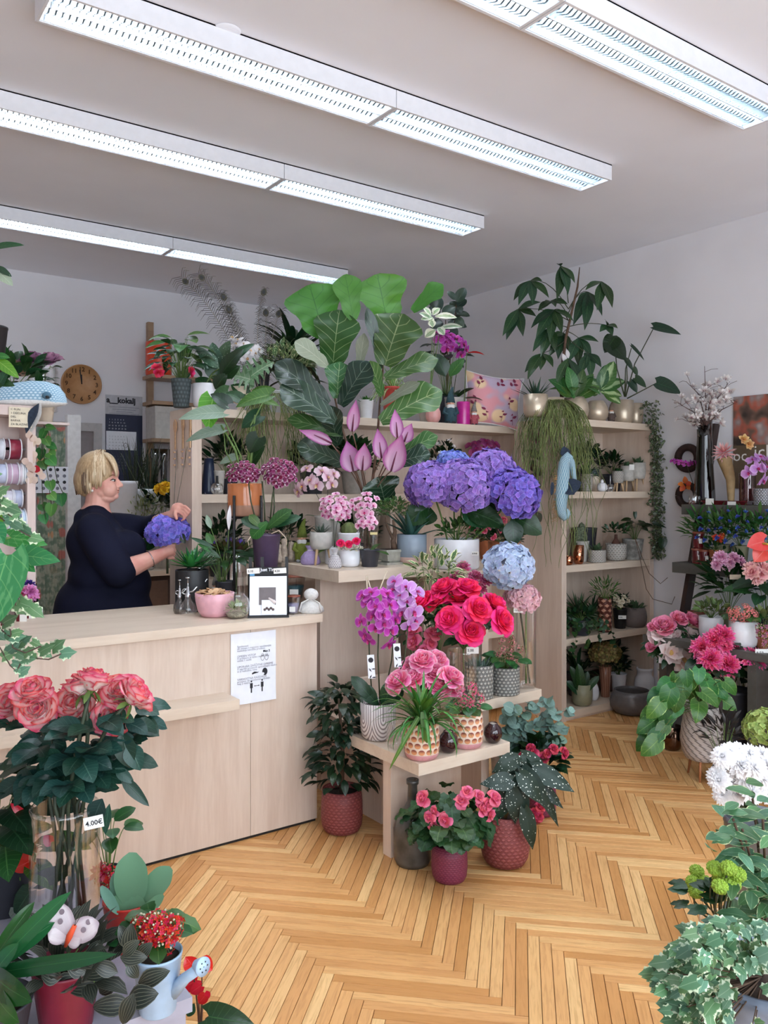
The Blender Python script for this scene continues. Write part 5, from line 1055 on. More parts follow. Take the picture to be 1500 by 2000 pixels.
# hanging mistletoe cactus above the wine orchid
t = ppot('hanging_cactus', 'mistletoe cactus trailing thin green stems from a white pot on the bookcase', 535, 44, 42, 'taper', WPOT, z=ZC, Y=4.18)
def strands(t, start, n, length, spread, m, dirs=None, r=.0017, front=.5):
    mb = MB()
    for i in range(n):
        a = rnd.uniform(0, 6.28); p = Vector(start) + Vector((math.cos(a), math.sin(a), 0)) * spread * rnd.random() ** .5; v = Vector((math.cos(a), math.sin(a), .6)) * .4 - FWD * front; q = [p.copy()]; s = 0; ll = length * rnd.uniform(.4, 1)
        while s < ll: v = (v + Vector((rnd.uniform(-.3, .3), rnd.uniform(-.3, .3), -.3))).normalized(); p = p + v * .035; s += .035; q.append(p.copy())
        tube(mb, q, [r] * (len(q) - 1) + [r * .4], 4, cap=False)
    ob('strand', mb.mesh('strands', m), t, kind='stuff')
RHI = mat('mistletoe_green', '#7d8a4e', .6, var=.25, scale=8); strands(t, (0, 0, t['zs']), 130, .62, .07, RHI)

# ---------------------------------------------------------------- inside the dividing bookcase
ZS = 1.485
def shelfplant(name, label, px, wpx, hpx, style, m, z, Y=4.27, **k): return ppot(name, label, px, wpx, hpx, style, m, z=z, Y=Y, **k)
NAVY = mat('navy_glaze', '#1f2942', .3)
shelfplant('navy_jug', 'dark navy jug in the bookcase bay nearest the counter', 408, 30, 70, 'cone', NAVY, ZS, cat='jug', soil=0); shelfplant('grey_beaker', 'pale grey beaker beside the navy jug in the bookcase', 428, 22, 46, 'taper', CONC, ZS, Y=4.24, cat='cup', soil=0)
t = shelfplant('decanter', 'small glass decanter with a dark stopper in front of the grey beaker', 424, 26, 22, 'ball', GL, ZS, Y=4.17, cat='bottle', soil=0); tb = MB(); lathe(tb, [(.001, .04), (.012, .05), (.007, .07), (.007, .1), (.001, .1)], 10); ob('stopper', tb.mesh('stopper', BLACK), t)
t = shelfplant('potted_foliage', 'dark fern-like plant in the shadow of the bookcase behind the navy jug', 445, 40, 30, 'taper', ANTH, ZS, Y=4.34); bush(t, (0, 0, .2), (.12, .06, .12), 90, .08, .03, GDK, fill=.3)
t = shelfplant('potted_orchid', 'magenta orchid in a black pot inside the bookcase above the hydrangeas', 930, 46, 44, 'cyl', ANTH, ZS, Y=4.3); heads(t, orchid(fmat('dusky_orchid', '#9c3a78', '#b05a92'), LIPM, .045), 942, 875, 28, 18, 11, dist(t.location) - .05, .04); spikes(t, [at_d(940, 880, dist(t.location))], (0, 0, t['zs']), .003, DSTEM); rosette(t, 4, .16, .05, 'spat', GDK, t['zs'], (40, 80), .01)
t = shelfplant('potted_foliage', 'dark plant with small white starry flowers inside the bookcase', 870, 44, 44, 'taper', ANTH, ZS, Y=4.28); bush(t, (0, 0, .22), (.13, .08, .12), 140, .05, .025, GDK, fill=.3); heads(t, mum(WHT, .022, 6, .7, 1, 50, 80, 'ovate'), 872, 885, 34, 30, 10, dist(t.location) - .1, .02)
t = shelfplant('potted_foliage', 'leafy plant in a grey pot inside the bookcase behind the fig stems', 690, 50, 44, 'taper', CONC, ZS); bush(t, (0, 0, .2), (.15, .08, .12), 110, .08, .04, G2, fill=.3)
t = shelfplant('potted_foliage', 'dark leafy plant in a black pot deep in the bookcase, left of the fig stems', 610, 50, 44, 'taper', ANTH, ZS); bush(t, (0, 0, .18), (.14, .08, .1), 90, .09, .04, GDK, fill=.3)
for px, m, lb in ((430, ANTH, 'dark pot of trailing leaves on the lower bookcase shelf by the copper planter'), (560, CONC, 'grey pot of dark leaves on the lower bookcase shelf behind the wine orchid'), (700, ANTH, 'dark pot of leaves on the lower bookcase shelf behind the tower plants')):
    t = shelfplant('potted_foliage', lb, px, 50, 46, 'taper', m, 1.03); bush(t, (0, 0, .2), (.15, .08, .12), 100, .07, .03, GDK, fill=.3)
t = shelfplant('potted_cyclamen', 'pink-flowered plant on the lower bookcase shelf below the hydrangeas', 955, 44, 38, 'taper', TERRA, 1.03, Y=4.25); bush(t, (0, 0, .14), (.12, .08, .07), 60, .05, .04, GDK); heads(t, rose(BEG, .022, 2, 1.3, 14), 955, 1015, 40, 26, 10, dist(t.location) - .05, .03)
t = thing('nativity_figures', 'pale little nativity figures group standing behind the purple orchid pot', 'figurine', spot(560, z=ZT, d=4.47)); mb = MB()
for i, (x, h) in enumerate(((-.05, .1), (-.015, .13), (.03, .11), (.06, .08))): b = MB(); lathe(b, [(.001, 0), (.02, 0), (.022, .02), (.014, h * .7), (.017, h * .8), (.016, h * .93), (.001, h)], 10, T(x, 0, 0)); ob('figure', b.mesh('figure', mat('pale_clay', '#c9b6a4', .8, var=.2, scale=60)), t)

# ---------------------------------------------------------------- philodendron in the copper planter on its stand, wine orchid on the riser
sp = at_d(478, 900, 4.02); zb = 1.5 - 48 * 4.02 / FPX
st = thing('plant_stand', 'black metal plant stand under the copper planter', 'plant stand', (sp.x, sp.y, .945)); hs = zb - .945
for k in range(4): a = k * pi / 2 + .55; tb = MB(); c, s = math.cos(a), math.sin(a); tube(tb, [(.093 * c, .093 * s, 0), (.093 * c, .093 * s, hs + .1)], .007, 4); ob('leg', tb.mesh('leg', BLACK), st)
mb = MB(); box(mb, -.09, -.006, hs - .012, .09, .006, hs); ob('cross_bar', mb.mesh('bar', BLACK, False), st, RZ(.55)); ob('cross_bar', mb.mesh('bar', BLACK, False), st, RZ(.55 + pi / 2) @ T(0, 0, -.0005))
t = thing('potted_philodendron', 'big heart-leaved philodendron in a two-tone copper planter on the black stand', 'plant', (sp.x, sp.y, zb)); vessel(t, 'cyl', .083, .158, potpat('copper_glaze', 'bump', '#b87045', '#b87045', 3, 3, .12, '#9b7460', 0, band=.33)); d = 3.98
for b, tp, w_, m, lo in [((416, 778), (408, 842), 50, G4, .2), ((436, 806), (348, 822), 34, GPALE, .15), ((438, 838), (362, 866), 26, GPALE, .1), ((524, 772), (460, 798), 34, G3, .2), ((508, 812), (472, 838), 36, G2, .2), ((446, 765), (412, 790), 34, G2, .2), ((505, 855), (488, 886), 42, GDK, .25), ((462, 892), (428, 908), 18, GPALE, .1), ((500, 780), (548, 795), 18, G3, .1), ((490, 905), (520, 870), 26, G2, .2), ((445, 790), (410, 770), 30, GDK, .2), ((470, 780), (440, 768), 26, G2, .2)]:
    leaf_px(t, b, tp, w_, d + rnd.uniform(-.06, .06), m, 'heart', lobe=lo, n=9, m=6, droop=.7)
for pts, r in [([(476, 945), (460, 880), (432, 830)], .008), ([(485, 945), (492, 880), (498, 810)], .009), ([(478, 945), (470, 890), (420, 780)], .005), ([(480, 945), (470, 920), (462, 892)], .004), ([(482, 945), (490, 830), (520, 775)], .006), ([(474, 945), (440, 880), (437, 838)], .004)]:
    tb = MB(); tube(tb, [L2(t, at_d(x, y, d)) for x, y in pts], [r, r * .8, r * .5], 6); ob('leaf_stalk', tb.mesh('stalk', STEM), t)
ri = thing('riser_block', 'black riser block on the counter under the purple orchid pot', 'riser', spot(520, z=.945, d=3.9)); ob('block', boxm('block', BLACK, -.07, -.05, 0, .07, .05, .175), ri)
t = thing('potted_orchid', 'wine red moth orchid with crowded small blooms in a tapered purple pot', 'plant', ri.location + Vector((0, 0, .175))); vessel(t, 'taper', .068, .18, mat('aubergine_glaze', '#4a3a52', .4)); d = dist(t.location)
WO = orchid(WINE, LIPW, .0235); heads(t, WO, 474, 922, 36, 20, 22, d - .03, .04, s=(.8, 1.1)); heads(t, WO, 545, 922, 36, 26, 38, d - .04, .05, s=(.8, 1.1))
for pts in ([(505, 1035), (490, 980), (484, 930)], [(518, 1035), (516, 980), (512, 940)], [(526, 1035), (532, 970), (540, 930)], [(530, 1035), (536, 990), (534, 950)]): tb = MB(); tube(tb, [L2(t, at_d(x, y, d - .02)) for x, y in pts], .0035, 6); ob('flower_spike', tb.mesh('spike', DSTEM), t)
for b, tp, w_, m in [((522, 1020), (492, 1052), 30, G3), ((520, 1034), (572, 996), 26, G1), ((515, 1034), (470, 1014), 22, G2), ((525, 1032), (590, 1010), 20, G2), ((510, 1030), (486, 1006), 18, G3)]: leaf_px(t, b, tp, w_, d - .05, m, 'spat', droop=.6)
stems(t, [[L2(t, at_d(x, y, d - .07)) for x, y in l] for l in ([(530, 1042), (545, 1036), (558, 1050), (560, 1064)], [(490, 1048), (484, 1056), (486, 1066)])], .003, CREAM, name='air_root')

# ---------------------------------------------------------------- on the counter
ZW = .945
t = ppot('agave_arrangement', 'big artificial green agave with pebbly succulents in a black cylinder vase', 369, 64, 80, 'cyl', BLACK, py=1196, z=ZW, soil=.97)
AG = lmat('bright_agave_leaf', '#2c6b3a', '#6fae74', nv=0, mid=0, rough=.25, tr=.1); rosette(t, 42, .122, .03, 'agave', AG, t['zs'] + .02, (3, 88), .012, droop=-.15, n=7, m=4, fold=.35)
mb = MB(); [mb.add(*leafgeo(.09, .018, 'lance', n=4, m=2, droop=.4), frame((.03, -.01, t['zs']), (math.cos(a), math.sin(a), rnd.uniform(.3, 1.6)), UP, rnd.uniform(.7, 1.3))) for a in [rnd.uniform(-1.2, .9) for _ in range(26)]]; ob('foliage', mb.mesh('foliage', lmat('white_green_spike', '#4f6a4a', '#c9cfc0', edge='#d5dacd', pat='blotch', nv=0)), t, kind='stuff')
def sprayer(label, px, py, wpx, hpx, gm):
    pos = spot(px, py, ZW) + FWD * .03; t = thing('glass_sprayer', label, 'plant mister', pos, 'glass plant misters'); d = dist(pos); w_, h = wpx * d / FPX / 2, hpx * d / FPX
    mb = MB(); lathe(mb, [(.001, 0), (w_ * .8, 0), (w_, h * .1), (w_ * .9, h * .25), (w_ * .4, h * .4), (w_ * .3, h * .46), (w_ * .3, h * .5)], 18); ob('flask', mb.mesh('flask', gm), t)
    SIL = mat('silver_metal', '#c9cbce', .2, metal=1.); mb = MB(); lathe(mb, [(w_ * .34, h * .48), (w_ * .36, h * .54), (w_ * .2, h * .58), (w_ * .16, h * .74), (w_ * .07, h * .76), (w_ * .07, h * .97), (w_ * .28, h * .97), (w_ * .28, h), (.001, h)], 12); ob('pump', mb.mesh('pump', SIL), t)
    mb = MB(); tube(mb, [(w_ * .1, 0, h * .6), (w_ * .5, 0, h * .62), (w_ * 1.0, 0, h * .74)], [w_ * .12, w_ * .1, w_ * .09], 6); ob('spout', mb.mesh('spout', SIL), t, RZ(-.6))
    mb = MB(); tube(mb, [(w_ * (-.35 + .28 * math.cos(a)), 0, h * .62 + w_ * .28 * math.sin(a)) for a in np.linspace(0, 2 * pi, 13)], w_ * .06, 5); ob('finger_ring', mb.mesh('ring', SIL), t, RZ(-.6))
    mb = MB(); tube(mb, [(0, 0, h * .04), (0, 0, h * .5)], w_ * .05, 5); ob('dip_tube', mb.mesh('dip_tube', SIL), t)
sprayer('smoked glass mister with a chrome pump, left of three on the counter', 348, 1200, 26, 66, SMOKE); sprayer('clear round glass mister at the front edge, beside the pink bowl', 364, 1203, 36, 74, GL); sprayer('tall clear glass mister half behind the pink bowl', 386, 1196, 32, 86, GL)
t = gnome('bald-looking white-bearded gnome behind the pink bowl on the counter', spot(420, 1180, ZW) + FWD * .02, .16, 'red')
t = thing('pink_bowl', 'pale pink bowl heaped with thin wooden hearts on the counter', 'bowl', spot(413, 1208, ZW) + FWD * .07); rb = 38 * dist(t.location) / FPX; vessel(t, 'bowl', rb, .105, mat('baby_pink_glaze', '#e0a9b4', .35), soil=0, name='bowl'); HRT = wood('thin_wood', '#cfa983', '#b98f68', (9, 9, 9))
for k in range(34):
    a = k * 2.4; rr = rb * .82 * math.sqrt((k + .5) / 34); M = T(rr * math.cos(a), rr * math.sin(a), .088 + rnd.uniform(0, .028) * (1.4 - rr / rb)) @ RZ(rnd.uniform(0, 6.3)) @ RX(rnd.uniform(-.5, .5)) @ RY(rnd.uniform(-.5, .5))
    if k == 0:
        P = [(.026 * math.sin(q) ** 3, .0016 * (13 * math.cos(q) - 5 * math.cos(2 * q) - 2 * math.cos(3 * q) - math.cos(4 * q))) for q in np.linspace(0, 2 * pi, 21)[:-1]]; n_ = len(P)
        hm = MB().add([(x, y, 0) for x, y in P] + [(x, y, .003) for x, y in P], [tuple(range(n_))[::-1], tuple(range(n_, 2 * n_))] + [(i, (i + 1) % n_, n_ + (i + 1) % n_, n_ + i) for i in range(n_)]).mesh('wooden_heart', HRT, False)
    o = ob('wooden_heart', hm, None, Matrix.Translation(t.location) @ M); tag(o, 'thin pale wooden heart among those heaped in the pink bowl', 'ornament', 'wooden hearts in the pink bowl')
t = thing('glass_terrarium', 'clear glass globe with moss and a pale air plant at the counter edge', 'terrarium', spot(457, 1211, ZW) + FWD * .055); r = 26 * dist(t.location) / FPX
mb = MB(); lathe(mb, [(.001, 0), (r * .5, .002), (r * .9, r * .5), (r, r), (r * .9, r * 1.5), (r * .65, r * 1.78), (r * .7, r * 1.86)], 28); ob('globe', mb.mesh('globe', GL), t)
t['zs'] = r * .4; bush(t, (0, 0, r * .7), (r * .55, r * .55, r * .35), 60, .03, .008, lmat('air_plant', '#8a9a6c', '#b5bf96', nv=0), 'lance', stem=False); mb = MB(); lathe(mb, [(.001, .006), (r * .6, .006), (r * .8, r * .32), (r * .5, r * .45), (.001, r * .42)], 14); ob('moss', mb.mesh('moss', mat('pale_gravel', '#a59c86', .9, var=.3, scale=120, bump=.5)), t)
v = thing('glass_vase', 'tall clear glass vase of violet artichoke flowers with a 15.00 label', 'vase', spot(456, 1172, ZW, d=None) + FWD * .07); dv = dist(v.location); vessel(v, 'cyl', 20 * dv / FPX, .235, GL, soil=0, name='glass'); price(v, '15.00€', L2(v, at_d(453, 1091, dv - .055)), .062, .026)
BRC = lmat('artichoke_bract', '#4f5a2c', '#7d7a4a', edge='#4a3428', pat='tip', nv=0, rough=.5, tr=.1); VIO = fmat('violet_thistle', '#6a4fd0', '#8a6fe2')
def artichoke(L): 
    mb = MB()
    for i in range(26): f = i / 25; petal(mb, L * (.6 + .45 * f), L * .34, i * 2.4, R(6 + 48 * f), L * .1, L * .12 * (1 - f), prof='ovate', droop=-.15 + .3 * f, cup=.2, n=5, mm=2)
    for i in range(40): f = i / 39; petal(mb, L * .75, L * .05, i * 2.4, R(3 + 16 * f), L * .06 * f, L * .1, m=1, prof='needle', n=2, mm=2)
    return mb.mesh('flower_head', [BRC, VIO])
am = artichoke(.1)
for i, (x, y, wh) in enumerate([(448, 1080, 'front, open and violet'), (466, 1082, 'right, half open'), (425, 1085, 'left, closed')]):
    c = cut('artichoke_flower', f'artichoke flower in the labelled vase, the {wh} one', 'flower', at_d(x, y, dv - .02 + .02 * i), UP - FWD * .15 + RIGHT * (x - 450) * .012, v.location + UP * .23, v.location + UP * .02, am, STEM, .007, 'artichoke flowers', leafmesh(G2, .13, .045, 'lance', droop=.8), 3, .08, bname='flower_head')
    c['zs'] = 0
t = ppot('peace_lily', 'peace lily with one white spathe and pointed buds behind the artichoke vase', 440, 40, 50, 'taper', ANTH, z=ZW, d=4.0); d = 3.93
for b, tp, w_, m in [((447, 1035), (450, 985), 9, WHT), ((412, 1032), (403, 1005), 12, GPALE), ((415, 1062), (403, 1040), 16, G3), ((418, 1070), (370, 1050), 9, G2), ((420, 1080), (385, 1062), 10, G3), ((430, 1090), (392, 1068), 12, G2)]: leaf_px(t, b, tp, w_, d, m, 'lance')
dome(t, 18, (-.02, 0, .22), (.1, .09, .09), .11, .035, G2, 'lance'); stems(t, [bez((0, 0, t['zs']), (0, 0, .2), L2(t, at_d(x, y, d)), 4) for x, y in ((447, 1035), (412, 1032))], .003)
# boxed-card display, candles, bag
t = thing('card_display', 'black wire display rack with a white gift-card folder on the counter', 'display rack', spot(521, 1207, ZW) + FWD * .06, rz=-math.atan2(CX, SX) + .12); d = dist(t.location); k = d / FPX
mb = MB(); box(mb, -.09, -.06, 0, .09, .06, .008); ob('base', mb.mesh('base', BLACK, False), t)
for x in (-.083, -.03, .079): ob('post', boxm('post', BLACK, x - .006, .035, .008, x + .008, .047, .26), t)
ob('back_board', boxm('board', BLACK, -.084, .026, .008, .084, .034, .215), t); Mt = T(0, -.045, .01) @ RX(R(-13))
fo = ob('folder', boxm('folder', PAPER, -.083, -.004, 0, .08, .004, .172), t, Mt, label='white card folder with a grey picture window'); ob('picture', boxm('picture', mat('grey_print', '#6e6668', .6), -.042, -.0052, .045, .032, -.0042, .122), fo)
ob('pocket', boxm('pocket', PAPER, -.03, -.0085, .002, .028, -.0055, .066), fo); mb = MB(); [ball(mb, (-.016 + .009 * q, -.0095, .024 + .006 * (q % 2)), (.006, .0015, .006), 8, 5) for q in range(5)]; ob('bead_print', mb.mesh('beads', mat('brown_print', '#5a4a48', .7)), fo, kind='stuff')
mb = MB(); tube(mb, [(.0, -.006, .075), (.02, -.006, .06), (.03, -.006, .052)], [.004, .008, .009], 6); ob('hand_print', mb.mesh('hand', mat('pale_print', '#ddd0cc', .7)), fo)
ob('blue_sticker', boxm('sticker', mat('sky_blue', '#6aa9d6', .6), -.083, -.0055, .174, -.062, -.004, .19), t, Mt)
for x, s in ((-.067, '5.10'), (.05, '4.20')): price(t, s, Vector((x, -.02, .203)), .056, .024, Vector((0, -1, 0)), .05)
text(t, 'Just Time', .02, T(-.036, .0, .2) @ MN, PAPER, bold=.0005)
def candle(label, px, py, wpx, hpx, wax, lid, z=ZW, style='taper'):
    pos = spot(px, py, z) + FWD * .03; t = thing('jar_candle', label, 'candle', pos); k = dist(pos) / FPX; w_, h = wpx * k / 2, hpx * k
    vessel(t, style, w_, h, GL, soil=0, name='jar', th=.05); mb = MB(); lathe(mb, [(.001, .006), (w_ * .66, .006), (w_ * .86, h * .62), (.001, h * .64)], 22); ob('wax', mb.mesh('wax', wax), t); mb = MB(); lathe(mb, [(w_ * .98, h), (w_ * 1.02, h), (w_ * 1.02, h * 1.07), (.001, h * 1.07)], 22); ob('lid', mb.mesh('lid', lid), t)
    price(t, '', Vector(-FWD) * w_ * .9 + UP * h * .32, w_ * .8, h * .3); return t
LID = wood('reddish_wood', '#8a4a34', '#74392a', (6, 6, 6)); candle('large teal jar candle with a wooden lid behind the lavender one', 575, 1170, 42, 42, mat('teal_wax', '#1f5560', .5), LID); candle('small lavender jar candle with a wooden lid on the counter', 571, 1201, 28, 34, mat('lavender_wax', '#8f8aa8', .5), LID)
s = sachet('grey-white pouch tied with ribbon at the very end of the counter', spot(606, 1200, ZW) + FWD * .04, .115, .075, CLOTHW); b = MB(); ball(b, (0, 0, .085), (.034, .026, .028), 14, 9); ob('knot', b.mesh('knot', CLOTHW), s)
for sg in (-1, 1): tb = MB(); tube(tb, [(sg * .01, -.02, .065), (sg * .04, -.03, .05), (sg * .05, -.035, .012)], [.003, .004, .004], 5); ob('ribbon', tb.mesh('ribbon', CLOTHW), s)
# wooden cutlery ornaments on the bookcase side
for i, (px, hd) in enumerate(((343, 'spoon'), (358, 'fork'), (372, 'knife'))):
    p = at_x(px, 850, 1.718); t = thing('wooden_cutlery', f'flat wooden {hd} ornament hanging on the bookcase side', 'ornament', (1.718, p.y, 1.73)); z0, z1 = 0, .16
    pts = dict(spoon=[(-.007, 0), (.007, 0), (.006, .09), (.02, .115), (.021, .145), (.0, .165), (-.021, .145), (-.02, .115), (-.006, .09)], fork=[(-.007, 0), (.007, 0), (.006, .1), (.016, .115), (.016, .16), (.009, .16), (.008, .125), (-.008, .125), (-.009, .16), (-.016, .16), (-.016, .115), (-.006, .1)], knife=[(-.007, 0), (.007, 0), (.007, .08), (.014, .1), (.012, .15), (.0, .165), (-.007, .15)])[hd]
    n_ = len(pts); hm = MB().add([(0, -x, z) for x, z in pts] + [(-.006, -x, z) for x, z in pts], [tuple(range(n_)), tuple(range(n_, 2 * n_))[::-1]] + [(j, (j + 1) % n_, n_ + (j + 1) % n_, n_ + j) for j in range(n_)]).mesh('cutlery', HRT, False); ob('board', hm, t)
    for q in (.0, -.035, -.07): ob('peg', boxm('peg', HRT, -.012, -.006, q - .02, 0, .006, q - .012), t)
    ob('backing', boxm('backing', mat('pink_card', '#cdb9b2', .8), -.002, -.018, -.1, 0, .018, .0), t)
ORD = 'first second third fourth fifth sixth seventh eighth ninth tenth'.split()
def ordn(x, y, pts, nr=4):
    """which one of a bunch: its row by height and its count from the left"""
    P = sorted(pts, key=lambda p: p[1]); k = -(-len(P) // nr); rows = [sorted(P[i * k:(i + 1) * k]) for i in range(nr)]
    for r, nm in zip(rows, ('top', 'second', 'third', 'lowest')):
        if (x, y) in r: return f'{ORD[r.index((x, y))]} from the left in the {nm} row'
# ---------------------------------------------------------------- right bookcase: top
YT = 3.86
def rpot(name, label, px, wpx, hpx, style, m, Y=YT, z=ZR, **k): return ppot(name, label, px, wpx, hpx, style, m, z=z, Y=Y, **k)
PAL = lmat('pachira_leaf', '#27452a', '#6f8a5a', nv=11, vs_=.35, mid=.05, rough=.3, tr=.14)
t = rpot('potted_pachira', 'tall money tree with drooping finger leaves in a champagne pot on the right bookcase', 1098, 56, 46, 'cup', GOLDC, Y=3.98); d = dist(t.location) - .1
tb = MB(); tube(tb, [(0, 0, t['zs'])] + [L2(t, at_d(x, y, d)) for x, y in ((1095, 740), (1105, 660), (1128, 560), (1132, 522))], [.014, .012, .01, .007, .003], 7); ob('trunk', tb.mesh('trunk', BARK), t)
hubs = [((1036, 548), [(1003, 590), (1012, 600), (1040, 600), (1072, 585), (1060, 550)]), ((1012, 604), [(980, 660), (988, 668), (1022, 660), (1048, 620), (1058, 592)]), ((1095, 520), [(1085, 590), (1108, 580), (1122, 556), (1100, 545), (1090, 518)]), ((1082, 605), [(1036, 645), (1045, 665), (1074, 672), (1098, 655), (1120, 630), (1050, 625)]), ((1148, 570), [(1118, 640), (1140, 650), (1175, 620), (1125, 600)]),
    ((1175, 550), [(1142, 570), (1165, 610), (1195, 605), (1184, 580)]), ((1060, 690), [(1024, 730), (1030, 745), (1055, 725), (1080, 720)]), ((1130, 660), [(1105, 715), (1130, 720), (1155, 700), (1170, 670)]), ((1185, 635), [(1170, 650), (1197, 658), (1207, 643), (1180, 625)]), ((1075, 588), [(1050, 610), (1062, 600), (1085, 602), (1110, 596)]), ((1100, 650), [(1070, 700), (1090, 705), (1112, 690), (1080, 660)]), ((1150, 690), [(1130, 740), (1152, 745), (1175, 720), (1140, 700)]), ((1075, 640), [(1040, 690), (1055, 700), (1085, 690)]), ((1110, 700), [(1085, 755), (1105, 760), (1130, 750)])]
for (hx, hy), tips in hubs:
    dh = d + rnd.uniform(-.12, .12)
    for x, y in tips: leaf_px(t, (hx, hy), (x, y), 11 + .15 * math.hypot(x - hx, y - hy), dh, PAL, [.1, .4, .75, .97, 1, .85, .6, .3, 0], d2=dh - rnd.uniform(.02, .1), droop=.7, face=-FWD + UP * .8 + RIGHT * rnd.uniform(-.4, .4))
stems(t, [bez(L2(t, at_d(1110, 640 + (hy - 640) * .4, d)), L2(t, at_d((hx + 1110) / 2, hy - 8, d)), L2(t, at_d(hx, hy, d)), 5) for (hx, hy), _ in hubs], .0035, DSTEM)
t = rpot('potted_aloe', 'small spiky aloe in a champagne metallic pot at the left end of the right bookcase', 1046, 48, 44, 'cup', GOLDC, Y=3.78); rosette(t, 18, .17, .026, 'agave', lmat('dark_aloe_leaf', '#2f4a3a', '#5b7a5c', nv=0, tr=.05), t['zs'], (5, 75), .01, fold=.4)
rh = rpot('hanging_cactus', 'long mistletoe cactus spilling over the edge of the right bookcase', 1080, 44, 40, 'cup', GOLDC, Y=3.78)
strands(rh, (0, 0, rh['zs']), 230, .72, .085, RHI, front=.45); strands(rh, (0, 0, rh['zs']), 50, 1.25, .06, RHI, front=.5)
t = rpot('peace_lily', 'peace lily with white buds and light-veined leaves in a round champagne pot', 1126, 48, 46, 'ball', GOLDC, Y=3.8, soil=.95); d = dist(t.location) - .05
SPA = lmat('peace_lily_leaf', '#35652e', '#8fae78', nv=9, vs_=.5)
for b, tp, w_, m in [((1105, 712), (1098, 690), 10, WHT), ((1110, 700), (1106, 682), 8, WHT), ((1120, 770), (1107, 715), 26, SPA), ((1120, 772), (1068, 742), 26, SPA), ((1115, 775), (1085, 760), 22, G3), ((1125, 775), (1140, 720), 24, SPA), ((1130, 778), (1172, 755), 26, SPA), ((1120, 778), (1110, 748), 24, G4), ((1128, 772), (1160, 730), 22, SPA), ((1122, 778), (1095, 735), 22, G3)]: leaf_px(t, b, tp, w_, d + rnd.uniform(-.05, .05), m, 'lance', droop=.7)
dome(t, 16, (0, 0, t['zs'] + .06), (.09, .09, .06), .12, .045, SPA, 'lance')
t = rpot('potted_dieffenbachia', 'light-striped leafy plant in a round champagne pot right of the peace lily', 1165, 46, 42, 'ball', GOLDC, Y=3.82, soil=.95); d = dist(t.location) - .04; DFL = lmat('pale_centre_leaf', '#3b6a34', '#8fae78', edge='#a9c493', pat='centre', nv=9)
for b, tp, w_ in [((1175, 760), (1200, 705), 34), ((1172, 765), (1215, 775), 26), ((1170, 768), (1150, 738), 26), ((1175, 762), (1222, 745), 28), ((1168, 770), (1145, 760), 24), ((1178, 768), (1212, 790), 24), ((1172, 760), (1182, 712), 24)]: leaf_px(t, b, tp, w_, d, DFL, droop=.7)
gnome('small dark gnome between the champagne pots on the right bookcase', spot(1194, z=ZR, Y=3.77), .15, 'grey')
t = rpot('potted_philodendron', 'leggy philodendron with long stalks in a champagne pot, rightmost on the bookcase', 1216, 42, 46, 'cup', GOLDC, Y=3.8); d = dist(t.location) - .27
for b, tp, w_, m in [((1276, 638), (1330, 655), 22, GDK), ((1282, 748), (1330, 770), 34, GDK), ((1188, 668), (1222, 705), 44, GDK), ((1233, 675), (1258, 705), 8, GDK), ((1222, 702), (1236, 725), 12, GDK), ((1240, 738), (1262, 758), 18, GDK), ((1230, 745), (1244, 768), 18, GDK), ((1200, 660), (1180, 690), 34, GDK), ((1236, 718), (1245, 735), 12, GDK)]: leaf_px(t, b, tp, w_, d, m, 'heart', lobe=.12, droop=.4)
for pts in ([(1222, 775), (1240, 710), (1278, 638)], [(1225, 778), (1250, 765), (1282, 748)], [(1220, 775), (1205, 720), (1200, 668)], [(1220, 775), (1222, 720), (1233, 680)], [(1220, 775), (1225, 740), (1224, 705)]): tb = MB(); tube(tb, [L2(t, at_d(x, y, d)) for x, y in pts], [.005, .004, .003], 5); ob('leaf_stalk', tb.mesh('stalk', DSTEM), t)
t = rpot('trailing_ivy', 'small-leaved creeping fig hanging down the right end of the right bookcase', 1241, 30, 42, 'cup', GOLDC, Y=3.8)
mb = MB(); g = leafgeo(.022, .018, 'round', n=3, m=2, fold=.15); CRP = lmat('creeping_fig_leaf', '#3e4c36', '#6f7a5c', nv=0, tr=.1, edge='#7f8a68', pat='centre')
for i in range(1100):
    q = rnd.random() ** .9; p = L2(t, Vector((4.965 + .03 * min(1, q * 2) + rnd.gauss(0, .03 - .015 * q), 3.635 + rnd.gauss(0, .022), ZR + .17 - q * 1.12))); p.x = min(p.x, 5.03 - t.location.x); p.y += .1 * max(0, .2 - q) * 5 * rnd.random(); mb.add(*g, frame(p, (rnd.uniform(-1, 1), rnd.uniform(-1, 1), rnd.uniform(-1, .3)), (rnd.uniform(-.5, .5), -1, rnd.uniform(0, .8)), rnd.uniform(.7, 1.3)))
ob('foliage', mb.mesh('foliage', CRP), t, kind='stuff')
